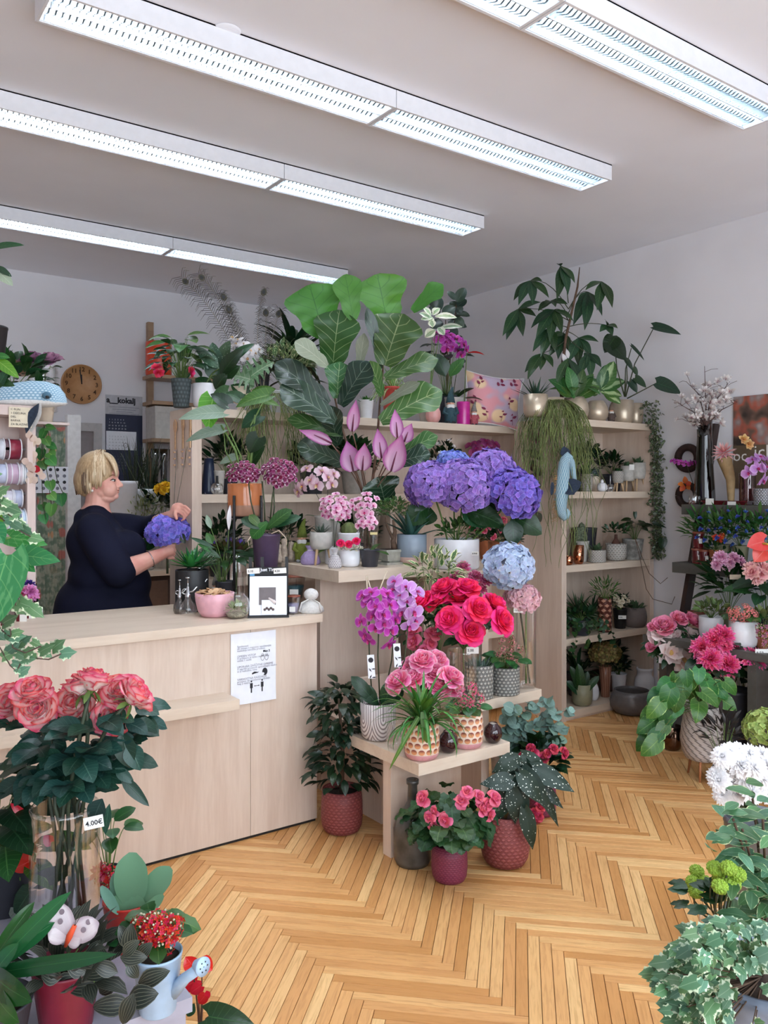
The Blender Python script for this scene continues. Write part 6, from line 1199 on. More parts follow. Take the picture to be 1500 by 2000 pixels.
# hung on the bookcase side: seahorse, rose garland, meter box
bx = thing('meter_box', 'grey-white electric meter box mounted by the bookcase side', 'electric box', (4.068, at_x(1044, 980, 4.05).y, 1.37)); ob('case', boxm('case', mat('grey_plastic', '#b9b8ba', .5), -.05, -.045, 0, 0, .045, .15), bx); ob('cover', boxm('cover', mat('grey_plastic', '#b9b8ba', .5), -.054, -.038, .02, -.05, .038, .09), bx); ob('slot', boxm('slot', BLACK, -.056, -.02, .03, -.054, .02, .034), bx)
ga = thing('rose_garland', 'dried dusty-pink rose hanging upside-down with leaves on the bookcase side', 'dried flower', (4.055, at_x(1046, 850, 4.04).y, 1.45)); dg = dist(ga.location)
ob('bloom', rose(fmat('dusty_rose', '#a8647c', '#bb7f92'), .035, 2), ga, facing(L2(ga, at_d(1045, 857, dg - .03)), -FWD + UP)); tb = MB(); tube(tb, [L2(ga, at_d(x, y, dg)) for x, y in ((1045, 865), (1046, 900), (1044, 960), (1046, 1000), (1050, 1040))], .003, 5); ob('stem', tb.mesh('stem', DSTEM), ga)
for b, tp in [((1045, 876), (1038, 896)), ((1046, 880), (1054, 900)), ((1045, 900), (1036, 912)), ((1046, 915), (1056, 930)), ((1045, 925), (1036, 940)), ((1045, 940), (1052, 958)), ((1047, 1000), (1056, 1020))]: leaf_px(ga, b, tp, 15, dg - .02, mat('dry_leaf', '#4a4c3c', .8))
for y in (914, 932, 1028): ob('bead', rose(mat('brown_bead', '#5a3a3e', .5), .018, 1), ga, facing(L2(ga, at_d(1042, y, dg - .03)), -FWD))
BLD = potpat('dotted_blue_cloth', 'bump', '#6f96a8', '#c3d3d8', 18, 34, .9, bump=0); DNM = mat('navy_felt', '#2a3648', .95, var=.15, scale=90, bump=.3)
sh = thing('seahorse_toy', 'blue dotted cloth seahorse with a raffia mane hanging on the bookcase corner', 'soft toy', spot(1103, z=1.4, d=5.15)); ds = 5.15
P = [L2(sh, at_d(x, y, ds)) for x, y in ((1122, 938), (1117, 905), (1108, 893), (1102, 905), (1100, 930), (1098, 955), (1095, 980), (1096, 1000), (1103, 1010), (1109, 1003), (1106, 994))]
mb = MB(); tube(mb, [P[i // 3].lerp(P[min(10, i // 3 + 1)], (i % 3) / 3) for i in range(31)], [np.interp(i / 3, range(11), [.014, .02, .036, .034, .04, .045, .04, .032, .027, .02, .01]) for i in range(31)], 14); ob('body', mb.mesh('body', BLD), sh)
leaf_px(sh, (1106, 955), (1136, 942), 34, ds - .03, DNM, 'heart', lobe=.2, name='fin'); leaf_px(sh, (1105, 893), (1100, 872), 20, ds, DNM, 'ovate', name='crest'); leaf_px(sh, (1110, 955), (1122, 966), 18, ds - .02, DNM, 'ovate', name='fin')
mb = MB(); [tube(mb, [L2(sh, at_d(1094, y, ds)), L2(sh, at_d(1082 + rnd.uniform(-5, 5), y + rnd.uniform(-4, 10), ds - .02))], .0016, 3) for y in np.linspace(925, 1012, 80)]; ob('mane', mb.mesh('mane', mat('raffia', '#b58a5c', .8, var=.2)), sh, kind='stuff'); leaf_px(sh, (1079, 942), (1077, 968), 7, ds - .03, DNM, 'strap', name='label_loop')
tb = MB(); tube(tb, [L2(sh, at_d(1106, 893, ds)), L2(sh, at_d(1100, 845, ds + .05))], .002, 4); ob('hanging_cord', tb.mesh('cord', BLACK), sh)

# ---------------------------------------------------------------- right bookcase: shelves
DOTP = potpat('dotted_grey_pot', 'bump', '#b5b0a8', '#8f8a82', 20, 9, .7, bump=.7); SMALLS = lmat('small_succulent_leaf', '#4f6a4c', '#8a9f80', nv=0)
def shelfpot(name, label, px, wpx, hpx, style, m, z, Y=3.84, plant=None, cat='plant', **k):
    t = ppot(name, label, px, wpx, hpx, style, m, z=z, Y=Y, cat=cat, **k); r = t['r']; zs = t['zs']
    if plant == 'bush': bush(t, (0, 0, zs + r * 1.1), (r * 1.5, r * 1.2, r * 1.2), 90, r * .9, r * .4, GDK, fill=.3)
    if plant == 'fern': grass(t, 40, r * 3.2, r * .3, G2, zs, r * .3, (5, 80), 1.2, 'leaf', joined=True)
    if plant == 'succ': rosette(t, 22, r * 1.1, r * .5, 'lance', SMALLS, zs, (0, 80), r * .1)
    if plant == 'spiky': rosette(t, 22, r * 2.2, r * .34, 'agave', SMALLS, zs, (2, 70), r * .1, fold=.4)
    if plant == 'trail': bush(t, (0, 0, zs + r * .6), (r * 1.3, r * 1.3, r * .7), 60, r * .9, r * .5, G2, fill=.3); trail(t, (0, 0, zs), 12, r * 4, r * .9, r * .8, r * .45, G2)
    return t
Z2, Z3, Z4, Z5 = 1.5, 1.016, .535, .06
shelfpot('potted_foliage', 'dark bushy plant in a patterned dark pot on the second shelf of the right bookcase', 1148, 44, 44, 'cyl', potpat('dark_diamond_pot', 'diamond', '#33403e', '#56645e', 14, 9), Z2, 3.98, 'bush')
shelfpot('potted_foliage', 'reddish-flowered dark plant in a black pot behind on the second shelf', 1196, 38, 34, 'taper', ANTH, Z2, 4.0, 'bush'); shelfpot('potted_fern', 'small fern in a speckled beige pot behind the seahorse on the second shelf', 1146, 26, 34, 'taper', DOTP, Z2, 3.78, 'fern'); shelfpot('potted_succulent', 'little succulent in a cream pot beside the fern on the second shelf', 1160, 24, 30, 'cyl', CREAM, Z2, 3.9, 'succ')
t = thing('heart_pot', 'white heart-fronted little jug on the second shelf of the right bookcase', 'ornament', spot(1176, z=Z2, Y=3.76)); vessel(t, 'ball', .036, .06, WPOT, soil=0, name='jug'); mb = MB(); ball(mb, (0, 0, .065), (.012, .012, .02)); ob('neck', mb.mesh('neck', WPOT), t)
for i, (px, lb, w_, h_, lg, Y) in enumerate([(1207, 'striped', 22, 24, 16, 3.76), (1226, 'plain beige', 28, 30, 20, 3.82), (1246, 'taller beige', 30, 32, 24, 3.77)]):
    t = legpot('potted_succulent', f'succulent in a {lb} pot on three wooden legs, second shelf of the right bookcase', px, 900, Z2, w_, h_, lg, DOTP if i == 0 else CONC, Y=Y, style='cup'); rosette(t, 20, t['r'] * 1.2, t['r'] * .5, 'lance', SMALLS if i else G2, t['zs'], (0, 75), .004)
    if i == 1: price(t, '', Vector((-.02, -.05, t['zs'] + .0)), .035, .04)
t = thing('glass_bottle', 'tiny clear bottle with a metal stopper on the second shelf', 'bottle', spot(1192, z=Z2, Y=3.74)); vessel(t, 'ball', .026, .05, GL, soil=0, name='bottle'); tb = MB(); tube(tb, [(0, 0, .05), (0, 0, .11)], .004, 6); ob('stopper', tb.mesh('stopper', ALU), t)
t = thing('copper_glass', 'mirrored copper tumbler at the left of the third shelf', 'glass', spot(1130, z=Z3, Y=3.74)); vessel(t, 'cup', .036, .125, COPPER, soil=0, name='tumbler')
t = thing('copper_globe', 'mirrored copper globe candle holder in the corner of the third shelf', 'candle holder', spot(1110, z=Z3, Y=3.73)); vessel(t, 'ball', .034, .06, COPPER, soil=0, name='globe')
shelfpot('potted_cactus', 'woolly column cactus in a pale pot behind the copper tumbler', 1136, 30, 40, 'taper', CONC, Z3, 3.86); t = bpy.data.objects[[o.name for o in COL.objects if o.name.startswith('potted_cactus')][-1]]
for x, y, h in ((0, 0, .16), (-.03, .01, .13), (.03, .01, .1)): mb = MB(); lathe(mb, [(.001, 0), (.024, 0), (.027, h * .6), (.018, h * .9), (.001, h)], 20, T(x, y, t['zs'] - .01), wob=lambda a, z: 1 + .09 * math.cos(a * 10)); ob('cactus_column', mb.mesh('cactus', mat('woolly_cactus', '#6f7a60', .9, var=.3, scale=90, bump=.5)), t)
shelfpot('dark_pot', 'large empty dark grey pot at the back of the third shelf', 1142, 48, 60, 'taper', ANTH, Z3, 4.02, cat='pot'); shelfpot('potted_succulent', 'jade plant in a dotted grey pot on the third shelf', 1166, 34, 24, 'cyl', DOTP, Z3, 3.76, 'succ', soil=.95)
t = shelfpot('ginseng_fig', 'ginseng fig with a swollen trunk in a dotted grey pot on the third shelf', 1203, 40, 33, 'cup', DOTP, Z3, 3.78); mb = MB(); lathe(mb, [(.001, 0), (.035, 0), (.03, .03), (.012, .06), (.01, .09)], 12, T(0, 0, t['zs'] - .01)); ob('trunk', mb.mesh('trunk', mat('reddish_bark', '#5a372c', .8, var=.2)), t); bush(t, (0, 0, t['zs'] + .1), (.09, .07, .04), 50, .045, .022, G2, stem=False)
t = thing('cake_dome', 'glass bell dome standing at the back of the third shelf', 'glass dome', spot(1190, z=Z3, Y=3.99)); mb = MB(); lathe(mb, [(.075, .0), (.075, .08), (.06, .14), (.03, .165), (.012, .17), (.012, .19), (.001, .2)], 24); ob('dome', mb.mesh('dome', GL), t); b = MB(); lathe(b, [(.001, 0), (.085, 0), (.085, .012), (.001, .012)], 24); ob('dish', b.mesh('dish', CONC), t)
t = shelfpot('potted_pothos', 'pothos with heart leaves in a flecked silver-white pot at the right of the third shelf', 1236, 42, 40, 'taper', mat('flecked_white', '#a9a8a2', .8, var=.25, scale=30, bump=.3), Z3, 3.765); dome(t, 18, (.02, 0, t['zs'] + .09), (.07, .08, .07), .07, .055, GDK, 'heart', lobe=.15); d = dist(t.location) - .1
for b, tp, w_ in [((1276, 1022), (1302, 1032), 7), ((1294, 1052), (1292, 1074), 18), ((1240, 1000), (1240, 1015), 8)]: leaf_px(t, b, tp, w_, d, GDK, 'heart', lobe=.15)
for pts in ([(1240, 1050), (1255, 1090), (1268, 1120), (1290, 1140), (1304, 1128)], [(1240, 1050), (1252, 1100), (1262, 1150), (1275, 1170), (1312, 1180), (1318, 1165)]): tb = MB(); tube(tb, [L2(t, at_d(x, y, d - .06)) for x, y in pts], .0022, 5); ob('vine', tb.mesh('vine', BARK), t)
shelfpot('potted_foliage', 'trailing brownish-green plant at the left of the fourth shelf', 1134, 40, 30, 'taper', ANTH, Z4, 3.76, 'trail'); shelfpot('potted_fern', 'fern in an olive pot behind the copper vase on the fourth shelf', 1156, 34, 34, 'taper', OLIVE, Z4, 3.84, 'fern'); shelfpot('potted_foliage', 'spiky dark aloe at the back left of the fourth shelf', 1130, 44, 36, 'taper', ANTH, Z4, 3.98, 'spiky')
t = shelfpot('copper_vase', 'faceted mirrored copper vase with green sprigs on the fourth shelf', 1181, 27, 66, 'cyl', potpat('faceted_copper', 'diamond', '#5a2f28', '#c08a72', 6, 7, .12, bump=1.), Z4, 3.75, cat='vase'); bush(t, (0, 0, t['zs'] + .07), (.1, .08, .09), 110, .06, .01, G3, 'lance', fill=.2)
t = shelfpot('potted_flower', 'cream-flowered dark plant in a black pot with a white label on the fourth shelf', 1211, 28, 38, 'taper', BLACK, Z4, 3.78, 'bush'); heads(t, mum(fmat('cream_petal', '#d9cdb0', '#e6dcc4'), .026, 14, .6, 4, 30, 90, 'round'), 1212, 1172, 16, 12, 6, dist(t.location) - .06, .02); price(t, '9.90', Vector(-FWD) * (t['r'] + .004) + UP * t['h'] * .62, .055, .025)
t = shelfpot('potted_foliage', 'plant in a wide low grey-brown bowl pot at the right of the fourth shelf', 1240, 46, 38, 'low', mat('grey_brown_clay', '#6e625e', .7, var=.08, stretch=(1, 1, 12)), Z4, 3.765, 'succ')
t = shelfpot('potted_orchid', 'leafy orchid out of flower in an olive pot on the bottom shelf', 1137, 40, 42, 'cup', OLIVE, Z5, 3.76); d = dist(t.location) - .04
for b, tp, w_ in [((1135, 1352), (1112, 1300), 16), ((1136, 1352), (1128, 1295), 18), ((1140, 1352), (1170, 1320), 14), ((1132, 1355), (1105, 1330), 16), ((1138, 1350), (1148, 1310), 14)]: leaf_px(t, b, tp, w_, d, G2, 'strap')
t = shelfpot('bouquet_vase', 'copper fluted vase with a bunch of green-gold hydrangea on the bottom shelf', 1182, 26, 60, 'flare', potpat('fluted_copper', 'dash', '#8a5a46', '#b88a70', 14, 1, .3), Z5, 3.82, cat='bouquet'); q = Vector((0, 0, t['zs'] + .12)); ob('flower_head', hydrangea(fmat('antique_green_petal', '#7d8448', '#a8925c', '#6e4a34', var=.3), .1, 170, .75, 21, .26), t, T(*q)); stems(t, [[(0, 0, .05), (x, y, t['zs'] + .08)] for x, y in ((0, 0), (.03, 0), (-.03, .02))], .003)
t = shelfpot('potted_succulent', 'succulent in a white pot at the right of the bottom shelf', 1208, 32, 38, 'taper', WPOT, Z5, 3.84, 'bush'); shelfpot('egg_vase', 'small white egg-shaped vase on the bottom shelf behind the olive pot', 1160, 20, 32, 'ball', WPOT, Z5, 3.8, cat='vase', soil=0); shelfpot('potted_foliage', 'dark leafy plant in a black pot at the left back of the bottom shelf', 1128, 46, 44, 'taper', ANTH, Z5, 3.96, 'fern')
shelfpot('clay_bowl', 'brown clay bowl of dried leaves at the back right of the bottom shelf', 1182, 56, 34, 'bowl', mat('brown_clay', '#5a3a2e', .7), Z5, 3.95, 'bush', cat='bowl')
# floor in front of the right bookcase
t = ppot('low_bowl', 'low dark grey glossy bowl vase on the floor before the right bookcase', 1244, 84, 44, 'low', mat('dark_grey_glaze', '#6b6767', .25), py=1400, z=0, cat='bowl', soil=0); d = dist(t.location)
for x, y, c in ((1228, 1360, 'red'), (1220, 1362, 'white'), (1240, 1362, 'teal')): mb = MB(); ball(mb, L2(t, at_d(x, y, d)), (.022, .016, .012), 8, 5); ob('wax_chip', mb.mesh('chip', dict(red=mat('red_wax', '#a8323c', .5), white=WPOT, teal=mat('teal_wax', '#1f5560', .5))[c]), t)
t = ppot('white_urn', 'white ceramic urn vase on the floor by the wall', 1264, 40, 64, 'urn', WPOT, py=1372, z=0, cat='vase', soil=0)
for i in range(2): t = thing('white_dish', f'white stacking candle dish beside the urn, {"lower" if i == 0 else "upper"} of two', 'dish', spot(1298, 1376, 0) + UP * .075 * i, 'stacked white dishes'); vessel(t, 'taper', .055, .074, WPOT, soil=0, name='dish')
t = ppot('copper_pot', 'smoky copper-mirror pot on the floor behind the pothos', 1318, 36, 46, 'cup', mat('smoky_copper', '#6e5648', .15, metal=1.), py=1468, z=0, cat='pot')

# ---------------------------------------------------------------- ladder rack and the flowers before it
Y0 = 3.25; DK = mat('dark_red_glass', '#5a141c', .1, coat=.5)
def onrack(px, lv, dx=.1): x, z = RS[lv]; p = at_x(px, 950, x + dx); return Vector((x + dx, p.y, z))
v = vase_t('tall tapering dark glass vase of white magnolia branches on the ladder rack', onrack(1376, 0, .14), 'tallv', .075, .55, m=glass('dark_vase_glass', '#726b66', .05, .05)); dv = dist(v.location); MGN = fmat('magnolia_petal', '#d9cfcc', '#efecea', thr='#b48a90')
mb = MB(); lathe(mb, [(.001, .01), (.055, .01), (.057, .16), (.001, .17)], 18); ob('moss_filling', mb.mesh('moss', mat('green_moss', '#2c3a1c', .95, var=.3, scale=90, bump=.5)), v)
mg = [mum(MGN, .055, 8, .55, s_, 20, 70, 'ovate', .3, .35, Lf=1.1) for s_ in (1, 2)]
for i, (pts, wh) in enumerate([([(1380, 830), (1378, 770), (1376, 715)], 'tallest'), ([(1380, 830), (1365, 770), (1340, 745)], 'upper left'), ([(1380, 830), (1400, 780), (1425, 745)], 'upper right'), ([(1380, 830), (1355, 805), (1325, 788)], 'lower left'), ([(1380, 830), (1410, 800), (1440, 785)], 'lower right'), ([(1380, 830), (1385, 790), (1395, 760)], 'middle'), ([(1380, 830), (1360, 825), (1340, 822)], 'lowest')]):
    b = thing('magnolia_branch', f'artificial white magnolia branch in the tall dark vase, the {wh} one', 'branch', v.location + UP * .18, 'magnolia branches'); P = [Vector((0, 0, 0)), Vector((0, 0, .36))] + [L2(b, at_d(x, y, dv - .08 + rnd.uniform(-.08, .05))) for x, y in pts]
    tb = MB(); tube(tb, P, [.005, .005, .004, .003, .0015], 5); tw = []
    for k in range(14):
        q = 2 + 2 * rnd.random(); j = min(3, int(q)); p = P[j].lerp(P[min(4, j + 1)], q - j); e = p + Vector((rnd.uniform(-1, 1), rnd.uniform(-1, 1), rnd.uniform(-.2, 1))) * .07; tube(tb, [p, p.lerp(e, .5) + Vector((0, 0, .008)), e], .0015, 3); tw.append(e)
    ob('branch', tb.mesh('branch', mat('twig_brown', '#5a4440', .8)), b)
    for e in tw[:9]: ob('bloom', mg[rnd.randrange(2)], b, facing(e, (rnd.uniform(-1, 1), rnd.uniform(-1.2, .4), rnd.uniform(0, 1)), rnd.uniform(0, 6)) @ SC(rnd.uniform(.5, .9)))
def ring(label, c, R_, r, m, nm='wreath'):
    t = thing(nm, label, 'wreath', c); tb = MB(); tube(tb, [(0, R_ * math.cos(a), R_ * math.sin(a)) for a in np.linspace(0, 2 * pi, 29)], r, 8); ob('ring', tb.mesh('ring', m), t); return t
BRW = mat('dark_bark_ring', '#3a2420', .8, var=.2, scale=40, bump=.4); p = at_x(1343, 895, 5.0); ring('upper dark bark ring hanging on the white wall by the tall vase', p, .075, .026, BRW); p = at_x(1343, 968, 5.0); ring('lower dark bark ring on the wall with an orange leaf spray', p, .07, .024, BRW)
t = thing('orchid_spray', 'magenta orchid spray lying across the upper bark ring', 'flower', at_x(1340, 905, 4.9)); d = dist(t.location); heads(t, orchid(MAG, LIPM, .03), 1338, 903, 24, 6, 0, d, .0, pts=[(1314, 900), (1322, 902), (1330, 904), (1340, 906), (1350, 905), (1358, 903)], s=(.7, 1)); tb = MB(); tube(tb, [L2(t, at_d(x, y, d)) for x, y in ((1312, 900), (1340, 905), (1352, 940), (1360, 965))], .002, 4); ob('stem', tb.mesh('stem', DSTEM), t)
t = thing('leaf_spray', 'orange artificial leaf flower beside the lower bark ring', 'flower', at_x(1336, 945, 4.86)); d = dist(t.location); ORG = fmat('rust_orange', '#a84a1c', '#c4652c')
for b, tp in [((1338, 945), (1337, 930)), ((1336, 947), (1323, 946)), ((1337, 948), (1328, 960)), ((1340, 947), (1350, 942)), ((1340, 949), (1348, 956))]: leaf_px(t, b, tp, 11, d, ORG)
t = thing('glass_cup', 'small clear glass cup on the corner of the ladder rack', 'cup', onrack(1356, 0, .06)); vessel(t, 'cyl', .034, .055, GL, soil=0, name='cup')
for px, dx in ((1386, .02), (1429, .02)): p = onrack(px, 0, dx); t = thing('price_card', 'white price card standing on the ladder rack edge, ' + ('left' if px < 1400 else 'right') + ' one', 'price card', p); ob('card', boxm('card', PRICE, -.001, -.028, 0, .001, .028, .04 if px < 1400 else .022), t)
# poster on the wall
pp = at_x(1432, 768, 5.04); po_ = thing('poster', 'brown and red flower-shop poster on the wall above the ladder rack', 'poster', (5.045, pp.y, 1.62)); pz = .42
def postermat():
    m, nt = nodes('poster_print'); uv = N(nt, 'TexCoord').outputs['Object']; a = N(nt, 'TexNoise', {'Vector': uv, 'Scale': 7., 'Detail': 2.}).outputs[0]; cr = nt.nodes.new('ShaderNodeValToRGB'); e = cr.color_ramp.elements; e[0].position = .35; e[0].color = lin('#3f3430'); e[1].position = .7; e[1].color = lin('#b7a8a4')
    for q, c in ((.45, '#6e564a'), (.52, '#a85a48'), (.6, '#8d7f7c')): x = e.new(q); x.color = lin(c)
    nt.links.new(a, cr.inputs[0]); out(nt, N(nt, 'BsdfPrincipled', {'Base Color': cr.outputs[0], 'Roughness': .4}).outputs[0]); return m
ob('sheet', boxm('sheet', postermat(), -.004, -.95, .18, 0, 0, pz + .08), po_); ob('title_band', boxm('band', mat('brown_band', '#6a5844', .6), -.006, -.95, -.1, 0, 0, .18), po_)
MW = Matrix(((0, 0, -1, 0), (-1, 0, 0, 0), (0, 1, 0, 0), (0, 0, 0, 1)))
text(po_, 'ick', .12, T(-.008, -.143, .095) @ MW, PRICE); text(po_, 'oc', .1, T(-.008, -.0, .08) @ MW, PRICE)
kb = thing('kraft_bouquet', 'pink spider chrysanthemum wrapped in a kraft paper cone in a glass on the rack', 'bouquet', onrack(1428, 0, .1)); d = dist(kb.location); a, b_ = L2(kb, at_d(1440, 980, d)), L2(kb, at_d(1414, 893, d)); mb = MB(); tube(mb, [Vector((0, 0, .004)), a.lerp(b_, .5), b_], [.018, .028, .045], 14, cap=False); ob('paper_cone', mb.mesh('cone', mat('kraft_paper', '#a58a62', .7, var=.1)), kb)
SPD2 = fmat('salmon_petal', '#e08a92', '#f0bfbc'); ob('bloom', mum(SPD2, .085, 60, .12, 2, 5, 100, 'lance', .5, .3), kb, facing(b_ + UP * .03, -FWD * .7 + UP - RIGHT * .5)); ob('flower_sprig', mum(fmat('apricot_petal', '#d9a05c', '#e8c08a'), .04, 12, .6, 2, 20, 90, 'round'), kb, facing(L2(kb, at_d(1452, 858, d)), -FWD)); ob('flower_sprig', mum(fmat('apricot_petal', '#d9a05c', '#e8c08a'), .04, 12, .6, 2, 20, 90, 'round'), kb, facing(L2(kb, at_d(1462, 868, d)), -FWD))
v2 = vase_t('squat clear glass tumbler beside the kraft bouquet on the rack', onrack(1460, 0, .16), 'cyl', .05, .2, m=glass('plum_tint_glass', '#c9a8a8'))
t = thing('red_tray', 'shallow dark red lacquer tray on the ladder rack', 'tray', onrack(1412, 0, .14)); ob('tray', boxm('tray', DK, -.06, -.2, 0, .06, .2, .02), t); ob('rim', boxm('rim', DK, -.065, -.205, .016, .065, .205, .026), t)
t = planter('potted_orchid', 'lilac moth orchid in a glittering silver pot on the ladder rack', 'plant', onrack(1490, 0, .08), 34, 32, 'cyl', potpat('silver_sequin_pot', 'bump', '#6a686c', '#d9d9de', 20, 10, .25, bump=1.)); d = dist(t.location)
heads(t, orchid(LIL, LIPM, .05), 1478, 905, 24, 30, 0, d - .05, .03, pts=[(1484, 893), (1480, 915), (1462, 923), (1494, 912), (1490, 938), (1500, 900), (1470, 898)], s=(.8, 1)); spikes(t, [at_d(1484, 900, d)], (0, 0, t['zs']), .0025, DSTEM)
# second level: gentians and candles
for i, (px, w_, lb) in enumerate(((1372, 30, 'left'), (1412, 34, 'middle'), (1446, 32, 'right'), (1490, 34, 'far right'))):
    t = planter('potted_gentian', f'leafy blue-flowered gentian in a clear-green pot on the rack, the {lb} of four', 'plant', onrack(px, 1, .1), w_, 40, 'taper', OLIVE, 'potted gentians'); d = dist(t.location)
    bush(t, (0, 0, .2), (.1, .1, .13), 120, .085, .02, lmat('gentian_leaf', '#3c6a34', '#7a9c5c', nv=0), 'lance', fill=.25); heads(t, mum(fmat('gentian_blue', '#37509c', '#5068b8'), .022, 9, .6, 1, 15, 60, 'ovate'), px + 5, 1032, 22, 36, 9, d - .12, .03)
t = planter('potted_anthurium', 'orange-flowered plant low among the gentians on the rack', 'plant', onrack(1398, 1, .04), 26, 30, 'taper', TERRA); bush(t, (0, 0, .1), (.05, .05, .04), 30, .05, .02, G2); heads(t, mum(fmat('orange_petal', '#cf4a28', '#e06a40'), .028, 10, .6, 1, 20, 80), 1404, 1050, 10, 6, 4, dist(t.location) - .05, .02)
for (px, h_, zz, lb) in ((1362, .085, 0, 'lower left dark red'), (1376, .08, 0, 'lower right dark red'), (1364, .09, .1, 'upper dark red')):
    p = onrack(px, 1, .03) + UP * zz; t = thing('jar_candle', f'{lb} glass jar candle at the left end of the rack', 'candle', p, 'dark red candles'); vessel(t, 'cyl', .034, h_, DK, soil=0, name='jar'); mb = MB(); lathe(mb, [(.036, h_), (.036, h_ + .012), (.001, h_ + .012)], 20); ob('lid', mb.mesh('lid', LID), t); price(t, '', Vector(-FWD) * .036 + UP * h_ * .5, .02, .03)
t = planter('potted_geranium', 'frilly pale pink flower heads on a leafy plant before the second rack shelf', 'plant', onrack(1424, 2, .04), 40, 42, 'taper', OLIVE); d = dist(t.location)
heads(t, mum(fmat('pale_pink_frill', '#d98ab8', '#f0c4dc'), .045, 40, .5, 3, 5, 90, 'petal', .3, .2, wave=.1), 1422, 1096, 26, 12, 7, d - .1, .03); bush(t, (0, 0, .28), (.14, .12, .14), 70, .12, .045, G2, 'lance', fill=.3); price(t, '', L2(t, at_d(1436, 1127, d - .12)), .065, .028, m=mat('cream_card', '#d9cdb4', .6)); price(t, '', L2(t, at_d(1438, 1150, d - .12)), .04, .035, m=mat('cream_card', '#d9cdb4', .6))
t = planter('potted_anthurium', 'coral anthurium with a large glossy spathe at the right edge of the rack', 'plant', onrack(1496, 2, .0), 44, 44, 'taper', ANTH); d = dist(t.location); CRA = lmat('coral_spathe', '#e4534c', '#f0857a', nv=4, vs_=.3, rough=.25, tr=.2, var=.05, hue=.006)
leaf_px(t, (1492, 1058), (1458, 1068), 40, d - .15, CRA, 'heart', lobe=.3, name='spathe'); leaf_px(t, (1492, 1075), (1472, 1098), 36, d - .13, CRA, 'heart', lobe=.2, name='spathe'); tb = MB(); tube(tb, [L2(t, at_d(1490, 1062, d - .16)), L2(t, at_d(1508, 1064, d - .2))], .006, 6); ob('spadix', tb.mesh('spadix', mat('yellow_spadix', '#d9b04a', .5)), t)
heads(t, mum(SPD2, .05, 30, .5, 5, 5, 85, 'petal', .3, .2, wave=.1), 1480, 1118, 24, 12, 6, d - .12, .03); dome(t, 14, (0, 0, .25), (.14, .14, .12), .16, .1, G2, 'heart', lobe=.2); stems(t, [bez((0, 0, t['zs']), (0, 0, .3), L2(t, at_d(x, y, d - .13)), 5) for x, y in ((1492, 1060), (1490, 1076))], .004)
t = thing('jar_candle', 'cream jar candle with a reddish wooden lid on the third rack level', 'candle', onrack(1362, 2, .06)); vessel(t, 'cyl', .055, .08, mat('cream_wax_jar', '#cdb09a', .3), soil=0, name='jar'); mb = MB(); lathe(mb, [(.058, .08), (.06, .1), (.001, .102)], 22); ob('lid', mb.mesh('lid', LID), t); ob('label_band', boxm('band', CREAM, -.058, -.03, .02, -.054, .03, .06), t)
# the table edge of potted kalanchoes, peonies, dahlias, pothos
tl = thing('plant_bench', 'low grey bench before the ladder rack carrying the white pots', 'bench', (4.3, 2.75, 0)); bpart('tabletop', tl, GREY, 4.12, 2.3, .61, 4.42, 3.1, .65); bpart('leg', tl, GREY, 4.14, 2.95, 0, 4.4, 3.0, .61); bpart('leg', tl, GREY, 4.14, 2.4, 0, 4.4, 2.45, .61)
def bench(px, X=4.27): p = at_x(px, 1000, X); return Vector((X, p.y, .65))
t = planter('potted_foliage', 'small leafy plant in a white cup pot above the dahlias, left of its twin', 'plant', bench(1389, 4.32), 46, 44, 'cup', WPOT); bush(t, (0, 0, t['zs'] + .05), (.09, .08, .05), 70, .05, .025, lmat('olive_leaf', '#5a6a3c', '#8a9c64', nv=0))
t = planter('potted_kalanchoe', 'orange-pink kalanchoe in a white cup pot above the dahlias', 'plant', bench(1452, 4.24), 54, 52, 'cup', WPOT); d = dist(t.location); dome(t, 16, (0, 0, t['zs'] + .04), (.07, .07, .03), .06, .045, KL, 'round'); heads(t, umbel(fmat('salmon_bud', '#d9646a', '#e8948a'), KALB, .026, 20, 7), 1452, 1198, 30, 16, 10, d - .04, .03, name='flower_cluster')
t = planter('potted_kalanchoe', 'dusky pink kalanchoe in a brown pot at the right edge above the dahlias', 'plant', bench(1494, 4.3), 40, 40, 'taper', TERRA); d = dist(t.location); bush(t, (0, 0, t['zs'] + .05), (.09, .09, .05), 70, .05, .03, lmat('olive_leaf', '#5a6a3c', '#8a9c64', nv=0)); heads(t, umbel(fmat('mauve_bud', '#a85a7c', '#c08098'), KALB, .03, 24, 8), 1494, 1240, 14, 20, 5, d - .1, .03, name='flower_cluster'); price(t, '9.50', L2(t, at_d(1488, 1275, d - .13)), .07, .04)
bk = vase_t('white bucket vase holding the peony bunch on the floor by the wall', spot(1318, z=0, d=5.0), 'taper', .1, .42, m=WPOT, name='bucket'); ZBK = bk.location + UP * .4
PEO = [rose(fmat('peony_pink', '#e05f8c', '#ee94b0'), .058, 2, .7, 24), rose(fmat('peony_blush', '#f0d6d4', '#f4e4e0', thr='#e0a0a8'), .07, 3, 1.3, 24), mum(fmat('peony_blush', '#f0d6d4', '#f4e4e0', thr='#e0a0a8'), .085, 14, .7, 4, 20, 85, 'petal', .2, .4, core=mat('yellow_stamen', '#c9a25c', .7), wave=.08)]
LPE = scaled_leaf(G2, .1, 'lance', .35)
